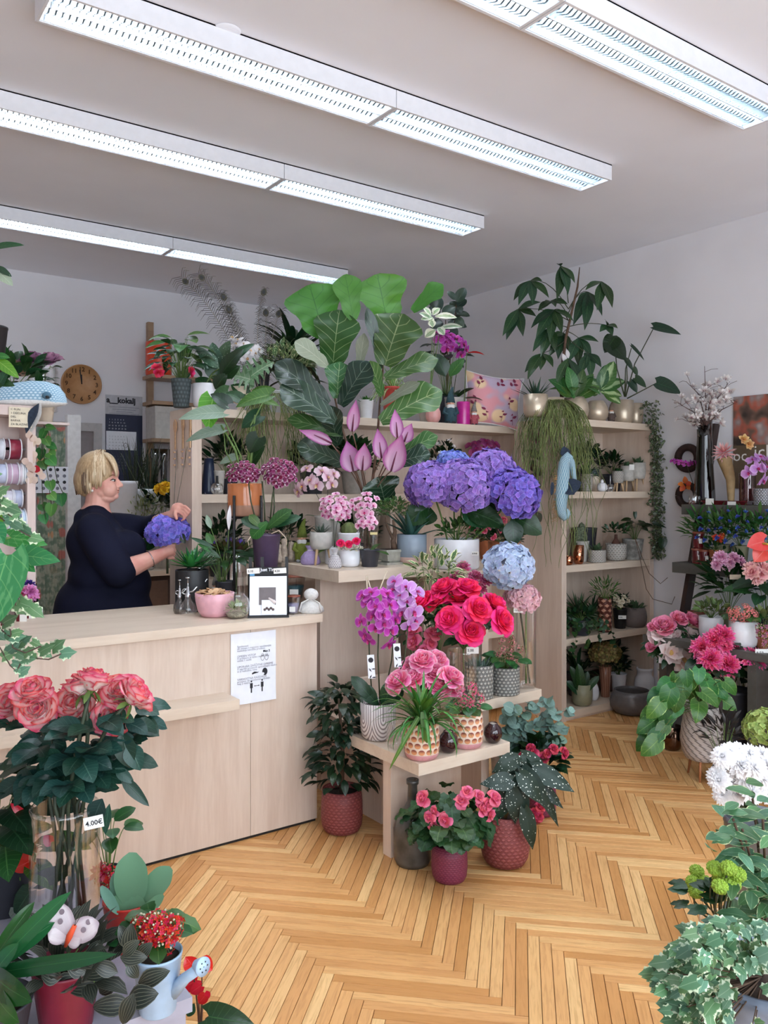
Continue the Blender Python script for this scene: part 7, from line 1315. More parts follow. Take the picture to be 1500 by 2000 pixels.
for i, (x, y, k, s, wh) in enumerate([(1298, 1228, 0, 1, 'large pink one at the top left'), (1325, 1212, 0, .75, 'pink bud at the top'), (1350, 1216, 0, .8, 'pink bud top right'), (1283, 1254, 0, .6, 'small pink bud at the left'), (1273, 1266, 0, .5, 'smallest bud, far left'), (1290, 1240, 1, .8, 'blush one at the left'), (1312, 1250, 1, .95, 'blush one in the middle'), (1345, 1248, 1, .8, 'blush one at the right'), (1310, 1275, 2, 1.05, 'wide open white one, left front'), (1335, 1290, 2, 1., 'wide open blush one, lowest'), (1338, 1262, 0, .7, 'deep pink one in the middle'), (1275, 1226, 0, .45, 'dark crimson bud, far left')]):
    cut('peony', f'peony in the white bucket, the {wh}', 'flower', at_d(x, y, 4.86 - (.08 if k == 2 else 0)), UP * (.8 if k < 2 else .3) - FWD * (.6 if k < 2 else 1) + RIGHT * (x - 1318) * .012, ZBK, bk.location + UP * .03, PEO[k], STEM, .004, 'peonies in the white bucket', LPE, 2, .09, s=s, low=.75)
dh = vase_t('dark slate bucket of hot pink dahlias on the floor', spot(1432, z=0, d=4.62), 'taper', .1, .4, m=ANTH, name='bucket'); DAH = mum(fmat('dahlia_pink', '#d9286a', '#e84a86', '#f08cb2'), .078, 95, .3, 6, 4, 115, 'spat', .4, .45)
for i, (x, y, wh) in enumerate([(1412, 1242, 'topmost'), (1372, 1266, 'leftmost'), (1410, 1262, 'upper middle'), (1440, 1275, 'right of centre'), (1388, 1288, 'lower left'), (1422, 1298, 'lowest front'), (1474, 1287, 'rightmost'), (1395, 1252, 'back left')]):
    cut('dahlia', f'hot pink dahlia in the slate bucket, the {wh} one', 'flower', at_d(x, y, 4.5 - (.08 if y > 1280 else 0)), UP * .6 - FWD * .9 + RIGHT * (x - 1425) * .01, dh.location + UP * .38, dh.location + UP * .03, DAH, DSTEM, .004, 'hot pink dahlias', scaled_leaf(GDK, .12), 3, .12, low=.6)
t = legpot('potted_pothos', 'big pothos in a white dash-relief pot on three wooden legs', 1376, 1522, 0, 82, 105, 36, potpat('dash_relief_pot', 'dash', '#bdb3ae', '#7d7470', 16, 14, .8, bump=.8), wood('leg_wood', '#a86a44', '#95593a'), style='belly'); d = dist(t.location); PTL = lmat('pothos_leaf', '#336c2e', '#74a254', edge='#a6c873', nv=6, ew=.95, rough=.3)
PTM = [leafmesh(PTL, .105, .085, 'heart', n=7, m=4, lobe=.18, droop=q, fold=.15) for q in (.6, 1.)]; ls = []
for i, (x, y) in enumerate([(1340, 1325), (1310, 1345), (1350, 1350), (1375, 1335), (1395, 1350), (1325, 1370), (1300, 1372), (1290, 1385), (1310, 1395), (1370, 1365), (1400, 1375), (1280, 1400), (1300, 1410), (1320, 1330), (1280, 1420), (1268, 1430), (1290, 1445), (1275, 1450), (1300, 1430), (1285, 1460), (1365, 1320), (1415, 1345), (1335, 1345), (1310, 1360), (1290, 1365), (1325, 1390), (1380, 1345), (1350, 1330), (1305, 1385), (1365, 1385)]):
    p = L2(t, at_d(x, y - 14, d - .08 + rnd.uniform(-.1, .1))); leaf_at(t, PTM[i % 2], p, RIGHT * (x - 1365) * .012 + UP * rnd.uniform(-1.2, -.1) - FWD * .4 + Vector((rnd.uniform(-.5, .5), 0, 0)), -FWD + UP * .7 + RIGHT * rnd.uniform(-.4, .4), rnd.uniform(.8, 1.2)); ls.append(bez((0, 0, t['zs']), p * .5 + UP * .28, p, 5))
stems(t, ls, .0025)
t = ppot('potted_foliage', 'leafy dark plant in a blue-grey flecked pot beside the pothos', 1463, 62, 62, 'taper', mat('bluegrey_fleck', '#6f7888', .6, var=.25, scale=16), py=1440, z=0); t.location.z = 0; bush(t, (-.02, 0, .38), (.16, .14, .14), 80, .13, .07, GDK, fill=.3); tb = MB(); tube(tb, [(0, 0, t['zs']), (0, 0, .4)], .005, 6); ob('trunk', tb.mesh('trunk', WOODY), t)
t = ppot('dark_foliage_plant', 'blackish spiky-leaved plant in front of the blue-grey pot', 1412, 40, 40, 'taper', ANTH, z=0, d=4.2); bush(t, (0, 0, .26), (.1, .1, .11), 90, .07, .018, lmat('blackish_leaf', '#2c2624', '#4a403a', nv=0, tr=.05), 'lance', fill=.25)

# ---------------------------------------------------------------- right foreground: cut flowers in floor buckets, ivy
ZINC = mat('zinc', '#7c8086', .4, metal=.6, var=.12, scale=12)
def bucket(label, px, d, h, r=.1, m=ZINC): return vase_t(label, spot(px, z=0, d=d), 'taper', r, h, m=m, name='bucket')
b1 = bucket('tall zinc floor bucket of white chrysanthemums', 1480, 2.55, .5); CHM = mum(fmat('white_chrysanthemum', '#fbfafb', '#fcfbfc', '#fbfafb', tr=.3, var=.04), .038, 90, .34, 3, 4, 112, 'spat', .4, .35)
CHX = [(1412, 1478), (1440, 1468), (1465, 1472), (1490, 1475), (1420, 1500), (1448, 1495), (1475, 1500), (1405, 1525), (1432, 1525), (1460, 1525), (1490, 1520), (1412, 1552), (1440, 1550), (1470, 1550), (1495, 1550), (1425, 1470), (1455, 1540), (1480, 1540), (1400, 1515), (1500, 1495)]
for x, y in CHX:
    cut('chrysanthemum', f'white double chrysanthemum in the zinc bucket, {ordn(x, y, CHX)}', 'flower', at_d(x, y, 2.42 + rnd.uniform(-.05, .05)), -FWD * .8 + UP * .6 + RIGHT * (x - 1450) * .012, b1.location + UP * .48, b1.location + UP * .03, CHM, DSTEM, .0025, 'white chrysanthemums in the zinc bucket', s=rnd.uniform(.85, 1.1))
b2 = bucket('grey floor bucket of variegated shrub branches at the right edge', 1500, 1.95, .5); VSH = lmat('grey_green_variegated_leaf', '#47704e', '#6f9470', edge='#b9c89a', nv=0, mid=.08, ew=.86, rough=.35); VM = [leafmesh(VSH, .078, .03, 'ovate', n=7, m=4, droop=q, fold=.15) for q in (.3, .8)]
for i, (x, y, wh) in enumerate([(1470, 1560, 'topmost'), (1432, 1600, 'upper left'), (1450, 1620, 'upper middle'), (1452, 1655, 'left'), (1470, 1670, 'middle'), (1474, 1722, 'lower left'), (1490, 1600, 'right'), (1490, 1740, 'lower right')]):
    t = thing('variegated_branch', f'branch of pale-edged oval leaves in the grey bucket, the {wh} one', 'branch', b2.location + UP * .03, 'variegated branches'); e = L2(t, at_d(x, y, 1.85 + rnd.uniform(-.06, .06))); P = bez((0, 0, 0), (0, 0, .5), e, 8); tb = MB(); tube(tb, P, .003, 5); ob('stem', tb.mesh('stem', WOODY), t)
    for k in range(15): a = k * 2.4; q = e + Vector((rnd.uniform(-.04, .04), rnd.uniform(-.04, .04), -.012 * k + .03)); leaf_at(t, VM[k % 2], q, Vector((math.cos(a), math.sin(a), rnd.uniform(-.4, .5))), UP - FWD * .6, rnd.uniform(.7, 1.1))
leaf_px(t, (1432, 1636), (1384, 1636), 26, 1.8, VSH, droop=.3)
b3 = bucket('clear floor vase of lime button chrysanthemums', 1425, 2.0, .46, .07, GL); _b = MB(); ball(_b, (0, 0, .006), (.0165, .0165, .0135), 14, 9); [ball(_b, Vector((q.x * .0155, q.y * .0155, .006 + q.z * .0125)), .0032, 5, 4) for q in shell(60, -.2)]; BTN = _b.mesh('bloom', mat('lime_button', '#8fae34', .6, var=.15, scale=90))
BTX = [(1360, 1706), (1353, 1727), (1376, 1727), (1358, 1745), (1395, 1700), (1402, 1706), (1406, 1720), (1422, 1700), (1425, 1724), (1405, 1736), (1430, 1730), (1440, 1712), (1415, 1712)]
for x, y in BTX:
    cut('button_chrysanthemum', f'lime green button chrysanthemum in the floor vase, {ordn(x, y, BTX)}', 'flower', at_d(x, y, (1.96 if x < 1385 else 1.76) + rnd.uniform(-.03, .03)), UP - FWD * .5, b3.location + UP * .45, b3.location + UP * .02, BTN, DSTEM, .002, 'lime button chrysanthemums', scaled_leaf(G2, .045, [.3, .9, .6, 1, .6, .8, .4, .3, 0]), 1, .05, low=.7)
vb = thing('viburnum', 'lime green snowball bloom at the right edge above the white chrysanthemums', 'flower', b1.location + UP * .03 + RIGHT * .05); ob('flower_head', hydrangea(fmat('lime_petal', '#8aa052', '#a3b468'), .07, 220, .9, 31, .16), vb, T(*L2(vb, at_d(1500, 1425, 2.6)))); tb = MB(); tube(tb, [(0, 0, 0), (0, 0, .45), L2(vb, at_d(1500, 1430, 2.6))], .004, 6); ob('stem', tb.mesh('stem', STEM), vb)
iv = thing('potted_ivy', 'variegated ivy spilling over a hazy blue-grey pot in the right corner', 'plant', spot(1490, z=.0, d=1.52)); vessel(iv, 'taper', .12, .63, mat('bluegrey_zinc', '#8b97ac', .45, var=.3, scale=9), soil=.97)
def ivyleaf(L): # flat five-lobed outline
    a = [(-.02, 0), (-.18, .26), (.02, .36), (.12, .52), (.3, .36), (.52, .42), (.64, .22), (1, 0)]; P = a + [(x, -y) for x, y in a[-2:0:-1]]; c = (.3, 0); V = [(c[0] * L, 0, .05 * L)] + [(x * L, y * L, -.25 * L * y * y - .1 * L * x * x) for x, y in P]; n_ = len(P)
    UV = np.array([(.3, .5)] + [(max(0, x), .5 + y * .9) for x, y in P]); return np.array(V), [(0, 1 + (i + 1) % n_, 1 + i) for i in range(n_)], UV
IVL = lmat('variegated_ivy_leaf', '#4d7452', '#7d9c7a', edge='#bac8ac', nv=0, mid=.05, ew=.52, rough=.5, tr=.2, var=.4, hue=.04); IVM = [MB().add(ivyleaf(1)[0], [q[::-1] for q in ivyleaf(1)[1]], ivyleaf(1)[2]).mesh('leaf', IVL)]; ls = []; n_iv = 0
for i in range(460):
    x, y = rnd.uniform(1285, 1500), rnd.uniform(1800, 2010)
    e = ((x - 1430) / 140) ** 2 + ((y - 1915) / 118) ** 2
    if e > 1.05 or (x > 1428 and y > 1890 and rnd.random() < .93): continue
    d = 1.42 - .06 * (1 - e) + rnd.uniform(-.07, .07); p = L2(iv, at_d(x, y, d)); leaf_at(iv, IVM[0], p, RIGHT * (x - 1440) * .01 + UP * rnd.uniform(-.9, .4) + Vector((rnd.uniform(-.8, .8), rnd.uniform(-.8, .8), 0)), -FWD + UP * .8 + Vector((rnd.uniform(-.5, .5), rnd.uniform(-.5, .5), 0)), rnd.uniform(.017, .031))
    if i % 3 == 0: ls.append(bez((0, 0, iv['zs']), p * .5 + UP * .3, p, 6))
for x, y in ((1278, 1898), (1284, 1904), (1300, 1900), (1296, 1910), (1290, 1890)): leaf_at(iv, IVM[0], L2(iv, at_d(x, y, 1.42)), -RIGHT + UP * rnd.uniform(-.5, .5), -FWD, .028)
stems(iv, ls, .0015, WOODY)
# ---------------------------------------------------------------- left foreground: plinth, rose vase, plants
PLG = mat('grey_laminate', '#a09dab', .5, var=.03); ZB = .48; d0 = 1.66
c0 = at_z(372, 1942, ZB); pn = thing('display_plinth', 'grey laminate display plinth at the lower left corner', 'plinth', (c0.x - .45, c0.y + .1, 0))
bpart('body', pn, PLG, c0.x - 1.1, c0.y, 0, c0.x - .01, c0.y + .62, ZB - .03); bpart('tabletop', pn, PLG, c0.x - 1.12, c0.y - .01, ZB - .03, c0.x, c0.y + .64, ZB)
rv = vase_t('big clear glass cylinder vase of coral roses with a 4.00 price card', spot(127, z=ZB, d=1.93), 'cyl', .078, .29); d = 1.93
price(rv, '4.00€', L2(rv, at_d(183, 1606, d - .07)), .042, .028, -FWD + RIGHT * .3, .12); neck = rv.location + UP * .29
CR = [rose(CORAL, .041, s_, .72, 26, STEM) for s_ in (1, 2, 3)]; LRB = [leafmesh(GB, .075, .05, 'ovate', n=8, m=4, droop=q, fold=.2, wave=.02) for q in (.4, .9)]
for i, (x, y, ax, wh) in enumerate([(15, 1372, (-.2, .4, 1), 'leftmost, cut by the frame'), (62, 1345, (0, .9, .5), 'half hidden upper left one'), (72, 1385, (.1, .4, 1), 'second from the left in front'), (140, 1372, (0, .35, 1), 'middle one in front'), (158, 1330, (-.3, 1, -.2), 'tall side-on one, left of its pair'), (186, 1320, (.25, 1, -.2), 'tallest one seen from the side'), (235, 1348, (.1, .8, .8), 'upper one of the right cluster'), (216, 1398, (-.1, .3, 1), 'lower one of the right cluster'), (272, 1352, (.9, .8, 0), 'rightmost, leaning out to the right')]):
    a = RIGHT * ax[0] + UP * ax[1] - FWD * ax[2]; a.normalize(); top = at_d(x, y, d - .02 * (i % 3)) - a * .03
    cut('rose', f'coral rose in the big glass vase, the {wh}', 'flower', top, a + UP * .08, neck + RIGHT * (x - 130) * .0003 + FWD * rnd.uniform(-.04, .04), rv.location + UP * .02 + RIGHT * rnd.uniform(-.04, .04) + FWD * rnd.uniform(-.04, .04), CR[i % 3], mat('rose_stem', '#3a4430', .6, var=.2), .0045, 'coral roses', LRB, 8, .085, low=.06, roll=i)
t = rv
for b, tp, w_ in [((238, 1430), (255, 1500), 44), ((252, 1450), (275, 1505), 40), ((235, 1515), (292, 1575), 24), ((225, 1500), (262, 1530), 22), ((200, 1560), (180, 1610), 40), ((214, 1570), (206, 1630), 18), ((240, 1445), (262, 1440), 24)]:
    f = bpy.data.objects['rose.' + [o.name for o in COL.objects if o.get('group') == 'coral roses'][7].split('.')[1]]; leaf_px(f, b, tp, w_, d - .03, GB, 'ovate', droop=.4)
t = planter('dark_leaf_plant', 'dark striped-leaf plant in a wide crimson pot at the lower left', 'plant', spot(130, z=ZB, d=1.58), 132, 125, 'taper', mat('crimson_glaze', '#7a1a35', .4)); JW = lmat('jewel_leaf', '#29302a', '#6a6a5c', edge='#8a8a78', pat='stripe', nv=0, mid=.03, rough=.35, tr=.08)
d = 1.52
for b, tp, w_ in [((260, 1850), (232, 1805), 30), ((255, 1860), (258, 1800), 34), ((240, 1865), (275, 1835), 26), ((250, 1880), (270, 1910), 26), ((235, 1870), (290, 1870), 30), ((270, 1920), (335, 1895), 34), ((250, 1950), (312, 1940), 44), ((255, 1960), (180, 1965), 40), ((230, 1900), (180, 1880), 30), ((225, 1910), (195, 1940), 36), ((262, 1940), (240, 2000), 34), ((220, 1890), (160, 1905), 36), ((200, 1920), (130, 1930), 40), ((150, 1910), (100, 1930), 36), ((170, 1900), (130, 1880), 34), ((205, 1880), (190, 1840), 26), ((270, 1870), (300, 1840), 26), ((150, 1930), (90, 1960), 40), ((120, 1910), (80, 1900), 34)]: leaf_px(t, b, tp, w_, d + rnd.uniform(-.05, .08), JW, 'ovate', droop=.6)
bush(t, (0, 0, t['zs'] + .02), (.1, .1, .05), 70, .07, .035, JW, fill=.3)
bf = thing('butterfly_pick', 'white decorative butterfly with an orange body among the dark leaves', 'ornament', at_d(132, 1830, 1.5)); WNG = fmat('butterfly_wing', '#dcd2dc', '#e9e2e8', '#b9a9b4')
for a, L, W, n_ in ((1.95, .066, .045, 'wing'), (.42, .068, .042, 'wing'), (2.9, .035, .032, 'wing'), (-.2, .03, .03, 'wing')): ob('wing', leafmesh(WNG, L, W, 'petal', droop=.1), bf, facing(Vector((0, 0, 0)), -FWD + UP * .3) @ RZ(a) @ RY(-.3))
for a, r_ in ((1.95, .03), (1.8, .045), (.42, .035), (.6, .048)): flat(bf, 'wing_spot', disc(.005, 10), facing(Vector((0, 0, 0)), -FWD + UP * .3) @ T(r_ * math.cos(a), r_ * math.sin(a), .014), mat('grey_spot', '#7d6e78', .8))
mb = MB(); tube(mb, [L2(bf, at_d(128, 1848, 1.5)), L2(bf, at_d(136, 1828, 1.49)), L2(bf, at_d(146, 1808, 1.49))], [.003, .006, .004], 7); ob('body', mb.mesh('body', mat('orange_felt', '#d8502c', .8)), bf)
mb = MB(); [tube(mb, [L2(bf, at_d(145, 1810, 1.49)), L2(bf, at_d(x, 1785, 1.49))], .0006, 3) for x in (152, 160)]; ob('antenna', mb.mesh('antenna', DSTEM), bf, kind='stuff'); tb = MB(); tube(tb, [(0, 0, -.01), L2(bf, t.location + UP * t['zs'])], .0012, 4); ob('wire', tb.mesh('wire', DSTEM), bf)
t = ppot('flapjack_succulent', 'flapjack succulent with big round grey-green paddle leaves in a red pot', 250, 96, 92, 'taper', mat('tomato_red_glaze', '#b02a1c', .35), z=ZB, d=1.86); d = 1.82; FLP = lmat('flapjack_leaf', '#6a957c', '#8fb09a', edge='#7a4a5c', pat='tip', nv=0, mid=.0, tr=.12, rough=.5, var=.1); FLPG = lmat('flapjack_leaf_plain', '#6a957c', '#8fb09a', nv=0, mid=0, tr=.12, rough=.5, var=.1)
for b, tp, w_, m in [((256, 1770), (260, 1664), 66, FLPG), ((280, 1755), (335, 1695), 46, FLP), ((250, 1790), (252, 1742), 70, FLPG), ((275, 1790), (320, 1748), 22, FLPG), ((232, 1785), (198, 1730), 20, FLPG), ((235, 1770), (224, 1705), 26, FLPG), ((262, 1790), (290, 1760), 36, FLPG)]: leaf_px(t, b, tp, w_, d + rnd.uniform(-.03, .03), m, [.3, .66, .88, .99, 1.02, 1, .92, .72, .22], n=12, droop=.2, cup=.1, fold=.05)
wc = thing('watering_can', 'pale blue little watering can planted with red kalanchoe on the plinth', 'watering can', spot(308, z=ZB, d=1.63)); BLU = mat('baby_blue_enamel', '#a9c4e0', .35); d = dist(wc.location)
vessel(wc, 'taper', .048, .115, BLU, soil=.9, name='can'); mb = MB(); tube(mb, [L2(wc, at_d(330, 1945, d)), L2(wc, at_d(362, 1910, d - .03)), L2(wc, at_d(392, 1890, d - .05))], [.015, .011, .01], 10); ob('spout', mb.mesh('spout', BLU), wc); q = L2(wc, at_d(396, 1888, d - .055)); ax = q - L2(wc, at_d(362, 1910, d - .03)); Mr = facing(q, RIGHT * .7 - FWD * .5 + UP * .1)
mb = MB(); lathe(mb, [(.009, -.02), (.017, -.002), (.0175, .002), (.001, .003)], 18); ob('rose_head', mb.mesh('rose_head', BLU), wc, Mr); [flat(wc, 'hole', disc(.0016, 8), Mr @ T(.009 * math.cos(a), .009 * math.sin(a), .0035), BLACK) for a in np.linspace(0, 5.2, 6)]
dome(wc, 22, (0, 0, wc['zs'] + .045), (.05, .05, .04), .05, .034, KL, [.4, .7, .8, 1, .85, 1, .75, .5, 0], droop=.5); heads(wc, umbel(RED, mat('white_bud', '#c9c3a8', .6, var=.1), .022, 24, 9), 308, 1818, 36, 30, 12, d - .04, .02, name='flower_cluster'); leaf_px(wc, (355, 1815), (335, 1788), 30, d, RED, 'round')
ra = thing('potted_anthurium', 'red anthurium in a dark pot on the floor beside the plinth', 'plant', spot(392, z=0, d=1.9)); vessel(ra, 'taper', .08, .16, ANTH); d = 1.86; RSP = lmat('red_spathe', '#c01822', '#d8444a', nv=4, vs_=.3, rough=.2, tr=.12, var=.12, hue=.006)
for b, tp, w_ in [((375, 1885), (362, 1868), 30), ((395, 1880), (415, 1895), 34), ((385, 1915), (355, 1930), 34), ((392, 1925), (372, 1940), 24), ((398, 1940), (402, 1955), 26), ((352, 1915), (345, 1900), 20), ((400, 1945), (388, 1960), 22)]: leaf_px(ra, b, tp, w_, d + rnd.uniform(-.03, .03), RSP, 'heart', lobe=.25, name='spathe')
leaf_px(ra, (408, 1985), (498, 2000), 56, 1.75, G2, 'heart', lobe=.2); leaf_px(ra, (380, 1960), (366, 1985), 20, d, G2); stems(ra, [bez((0, 0, ra['zs']), (0, 0, .3), L2(ra, at_d(x, y, d)), 5) for x, y in ((375, 1885), (395, 1880), (385, 1915), (398, 1940), (408, 1985))], .0025, mat('reddish_stalk', '#5a3a2c', .6))
# strap-leaf plant and red anthuriums at the far left
st_ = thing('strap_leaf_plant', 'plant with big glossy arching strap leaves at the left edge of the plinth', 'plant', spot(-15, z=ZB, d=1.5)); vessel(st_, 'taper', .07, .1, ANTH); STG = lmat('glossy_strap_leaf', '#1f5226', '#3f7a3c', nv=0, mid=.05, rough=.2, tr=.2)
for b, tp, w_, dd in [((-10, 1900), (238, 1862), 30, 1.4), ((-10, 1890), (145, 1738), 34, 1.48), ((-10, 1905), (70, 1958), 46, 1.36), ((-10, 1930), (45, 2000), 40, 1.34), ((-5, 1880), (110, 1800), 34, 1.5), ((-10, 1900), (40, 1840), 30, 1.45), ((-15, 1880), (70, 1760), 30, 1.52)]: leaf_px(st_, b, tp, w_, 1.48, STG, 'strap', d2=dd, droop=.5, n=10)
an = thing('potted_anthurium', 'tall red anthurium with dark leaves at the left edge behind the rose vase', 'plant', spot(10, z=ZB, d=2.02)); vessel(an, 'taper', .07, .12, ANTH); d = 1.98
for b, tp, w_, m in [((55, 1592), (0, 1598), 16, RSP), ((45, 1590), (20, 1568), 16, RSP), ((60, 1665), (38, 1635), 34, RSP), ((62, 1680), (24, 1700), 36, RSP), ((48, 1640), (58, 1690), 30, RSP), ((20, 1775), (-15, 1790), 26, RSP), ((5, 1820), (50, 1815), 20, RSP), ((100, 1645), (85, 1632), 22, RSP), ((60, 1615), (0, 1630), 40, G2), ((40, 1660), (0, 1640), 40, G1), ((40, 1720), (0, 1740), 46, GDK), ((35, 1770), (60, 1800), 40, GDK), ((30, 1690), (-5, 1690), 30, G2), ((80, 1720), (160, 1690), 34, GDK), ((60, 1740), (30, 1790), 40, GDK)]: leaf_px(an, b, tp, w_, d + rnd.uniform(-.04, .04), m, 'heart', lobe=.2, name='spathe' if m is RSP else 'leaf')
stems(an, [bez((0, 0, an['zs']), (0, 0, .25), L2(an, at_d(x, y, d)), 5) for x, y in ((55, 1592), (60, 1665), (20, 1775), (60, 1615), (40, 1720), (80, 1720), (40, 1660))], .0025)
dome(an, 26, (-.02, .02, .22), (.13, .1, .13), .12, .08, GDK, 'heart', lobe=.2); dome(an, 12, (0, -.02, .12), (.12, .1, .08), .12, .08, G1, 'heart', lobe=.2)
hy = thing('hydrangea', 'cream hydrangea head behind the red anthurium at the left edge', 'flower', spot(30, z=ZB, d=2.12)); ob('flower_head', hydrangea(fmat('cream_hydrangea', '#d8d2b4', '#e6e2cc'), .06, 170, .8, 41, .2), hy, T(*L2(hy, at_d(32, 1612, 2.12)))); tb = MB(); tube(tb, [(0, 0, 0), L2(hy, at_d(32, 1615, 2.12))], .004, 5); ob('stem', tb.mesh('stem', STEM), hy)
kr = ppot('potted_kalanchoe', 'red kalanchoe in a dark pot between the rose vase and the flapjack', 212, 50, 50, 'taper', ANTH, z=ZB, d=2.1); heads(kr, umbel(RED, KALB, .022, 24, 10), 208, 1712, 14, 14, 5, 2.05, .02, name='flower_cluster'); heads(kr, mum(KALP, .03, 8, .4, 1, 20, 70, 'lance'), 200, 1703, 8, 5, 2, 2.05); dome(kr, 10, (0, 0, .15), (.05, .05, .04), .06, .04, KL, 'round')
# high shelf stand with trailing ivy and philodendron, just outside the frame's left
hs = thing('tall_plant_stand', 'tall dark plant stand at the left edge carrying ivy and philodendron', 'plant stand', spot(-210, z=0, d=1.62)); ob('top', boxm('top', BLACK, -.16, -.16, 1.06, .14, .16, 1.085), hs); [ob('leg', boxm('leg', BLACK, x, y, 0, x + .02, y + .02, 1.06), hs) for x in (-.15, .11) for y in (-.15, .13)]
ph = thing('potted_philodendron', 'large heart-leaved philodendron hanging over the counter at the left edge', 'plant', hs.location + UP * 1.085 + FWD * .05); vessel(ph, 'taper', .08, .14, CONC); PHL = lmat('big_philodendron_leaf', '#3f8a44', '#8fbf7c', nv=5, vs_=.6, mid=.04, rough=.25, tr=.3, edge='#5fa05c', pat='blotch', var=.1); PHD = lmat('philodendron_leaf_dark', '#2c7034', '#7fae6c', nv=5, vs_=.6, mid=.04, rough=.25, tr=.25, var=.1)
for b, tp, w_, m, dd in [((14, 1086), (-16, 1232), 118, PHL, 1.5), ((42, 1085), (120, 1098), 44, PHD, 1.56), ((20, 1050), (95, 1066), 40, PHL, 1.6), ((-10, 1030), (8, 1062), 40, PHD, 1.55), ((35, 1090), (70, 1118), 30, PHD, 1.6), ((-15, 1000), (6, 1035), 30, G4, 1.58)]: leaf_px(ph, b, tp, w_, dd, m, 'heart', lobe=.22, n=10, m=6, droop=.5)
stems(ph, [bez((0, 0, ph['zs']), (0, 0, .3), L2(ph, at_d(x, y, 1.55)), 5) for x, y in ((15, 1090), (42, 1085), (20, 1050))], .004)
iv2 = thing('potted_ivy', 'variegated ivy with long wiry shoots trailing over the counter at the left edge', 'plant', hs.location + UP * 1.085 - FWD * .09); vessel(iv2, 'taper', .07, .12, ANTH); d = 1.6
for k, pts in enumerate([[(-30, 1205), (15, 1240), (40, 1255), (60, 1285), (95, 1288), (120, 1277)], [(-30, 1230), (0, 1265), (20, 1300), (33, 1312), (42, 1290)], [(-30, 1190), (20, 1230), (25, 1265), (50, 1275), (80, 1262)], [(-30, 990), (0, 1010), (25, 1030), (60, 1048)], [(-20, 1120), (20, 1160), (35, 1190), (60, 1195)], [(-30, 940), (-5, 975), (10, 1000), (25, 1010)]]):
    P = [L2(iv2, at_d(x, y, d - .01 * k)) for x, y in pts]; tb = MB(); tube(tb, P, .0016, 4); ob('vine', tb.mesh('vine', mat('ivy_vine', '#4a3a30', .8)), iv2)
    for q in np.linspace(.15, len(P) - 1.02, 8): j = int(q); p = P[j].lerp(P[j + 1], q - j) + UP * rnd.uniform(-.015, .02); leaf_at(iv2, IVM[0], p, RIGHT + UP * rnd.uniform(-1, .8), -FWD + UP * .3 + RIGHT * rnd.uniform(-.5, .5), rnd.uniform(.02, .034))
hp_ = thing('hanging_pot', 'black hanging pot of leafy plants high at the left edge', 'plant', at_d(-28, 735, 2.0)); vessel(hp_, 'taper', .05, .12, BLACK); tb = MB(); tube(tb, [(0, 0, .1), (0, 0, H - hp_.location.z)], .003, 4); ob('hanging_cord', tb.mesh('cord', BLACK), hp_); d = 1.98
for b, tp, w_, m in [((-10, 700), (38, 740), 24, G4), ((-10, 745), (30, 755), 20, G2), ((-20, 486), (50, 481), 17, G2), ((-10, 525), (26, 560), 24, FIGP), ((-10, 520), (24, 542), 14, GDK), ((-5, 760), (20, 720), 24, G2), ((-10, 695), (20, 700), 16, G1)]: leaf_px(hp_, b, tp, w_, d, m)
stems(hp_, [[(0, 0, .1), L2(hp_, at_d(x, y, d))] for x, y in ((-20, 486), (-10, 525), (-10, 700), (-5, 760))], .003, DSTEM)
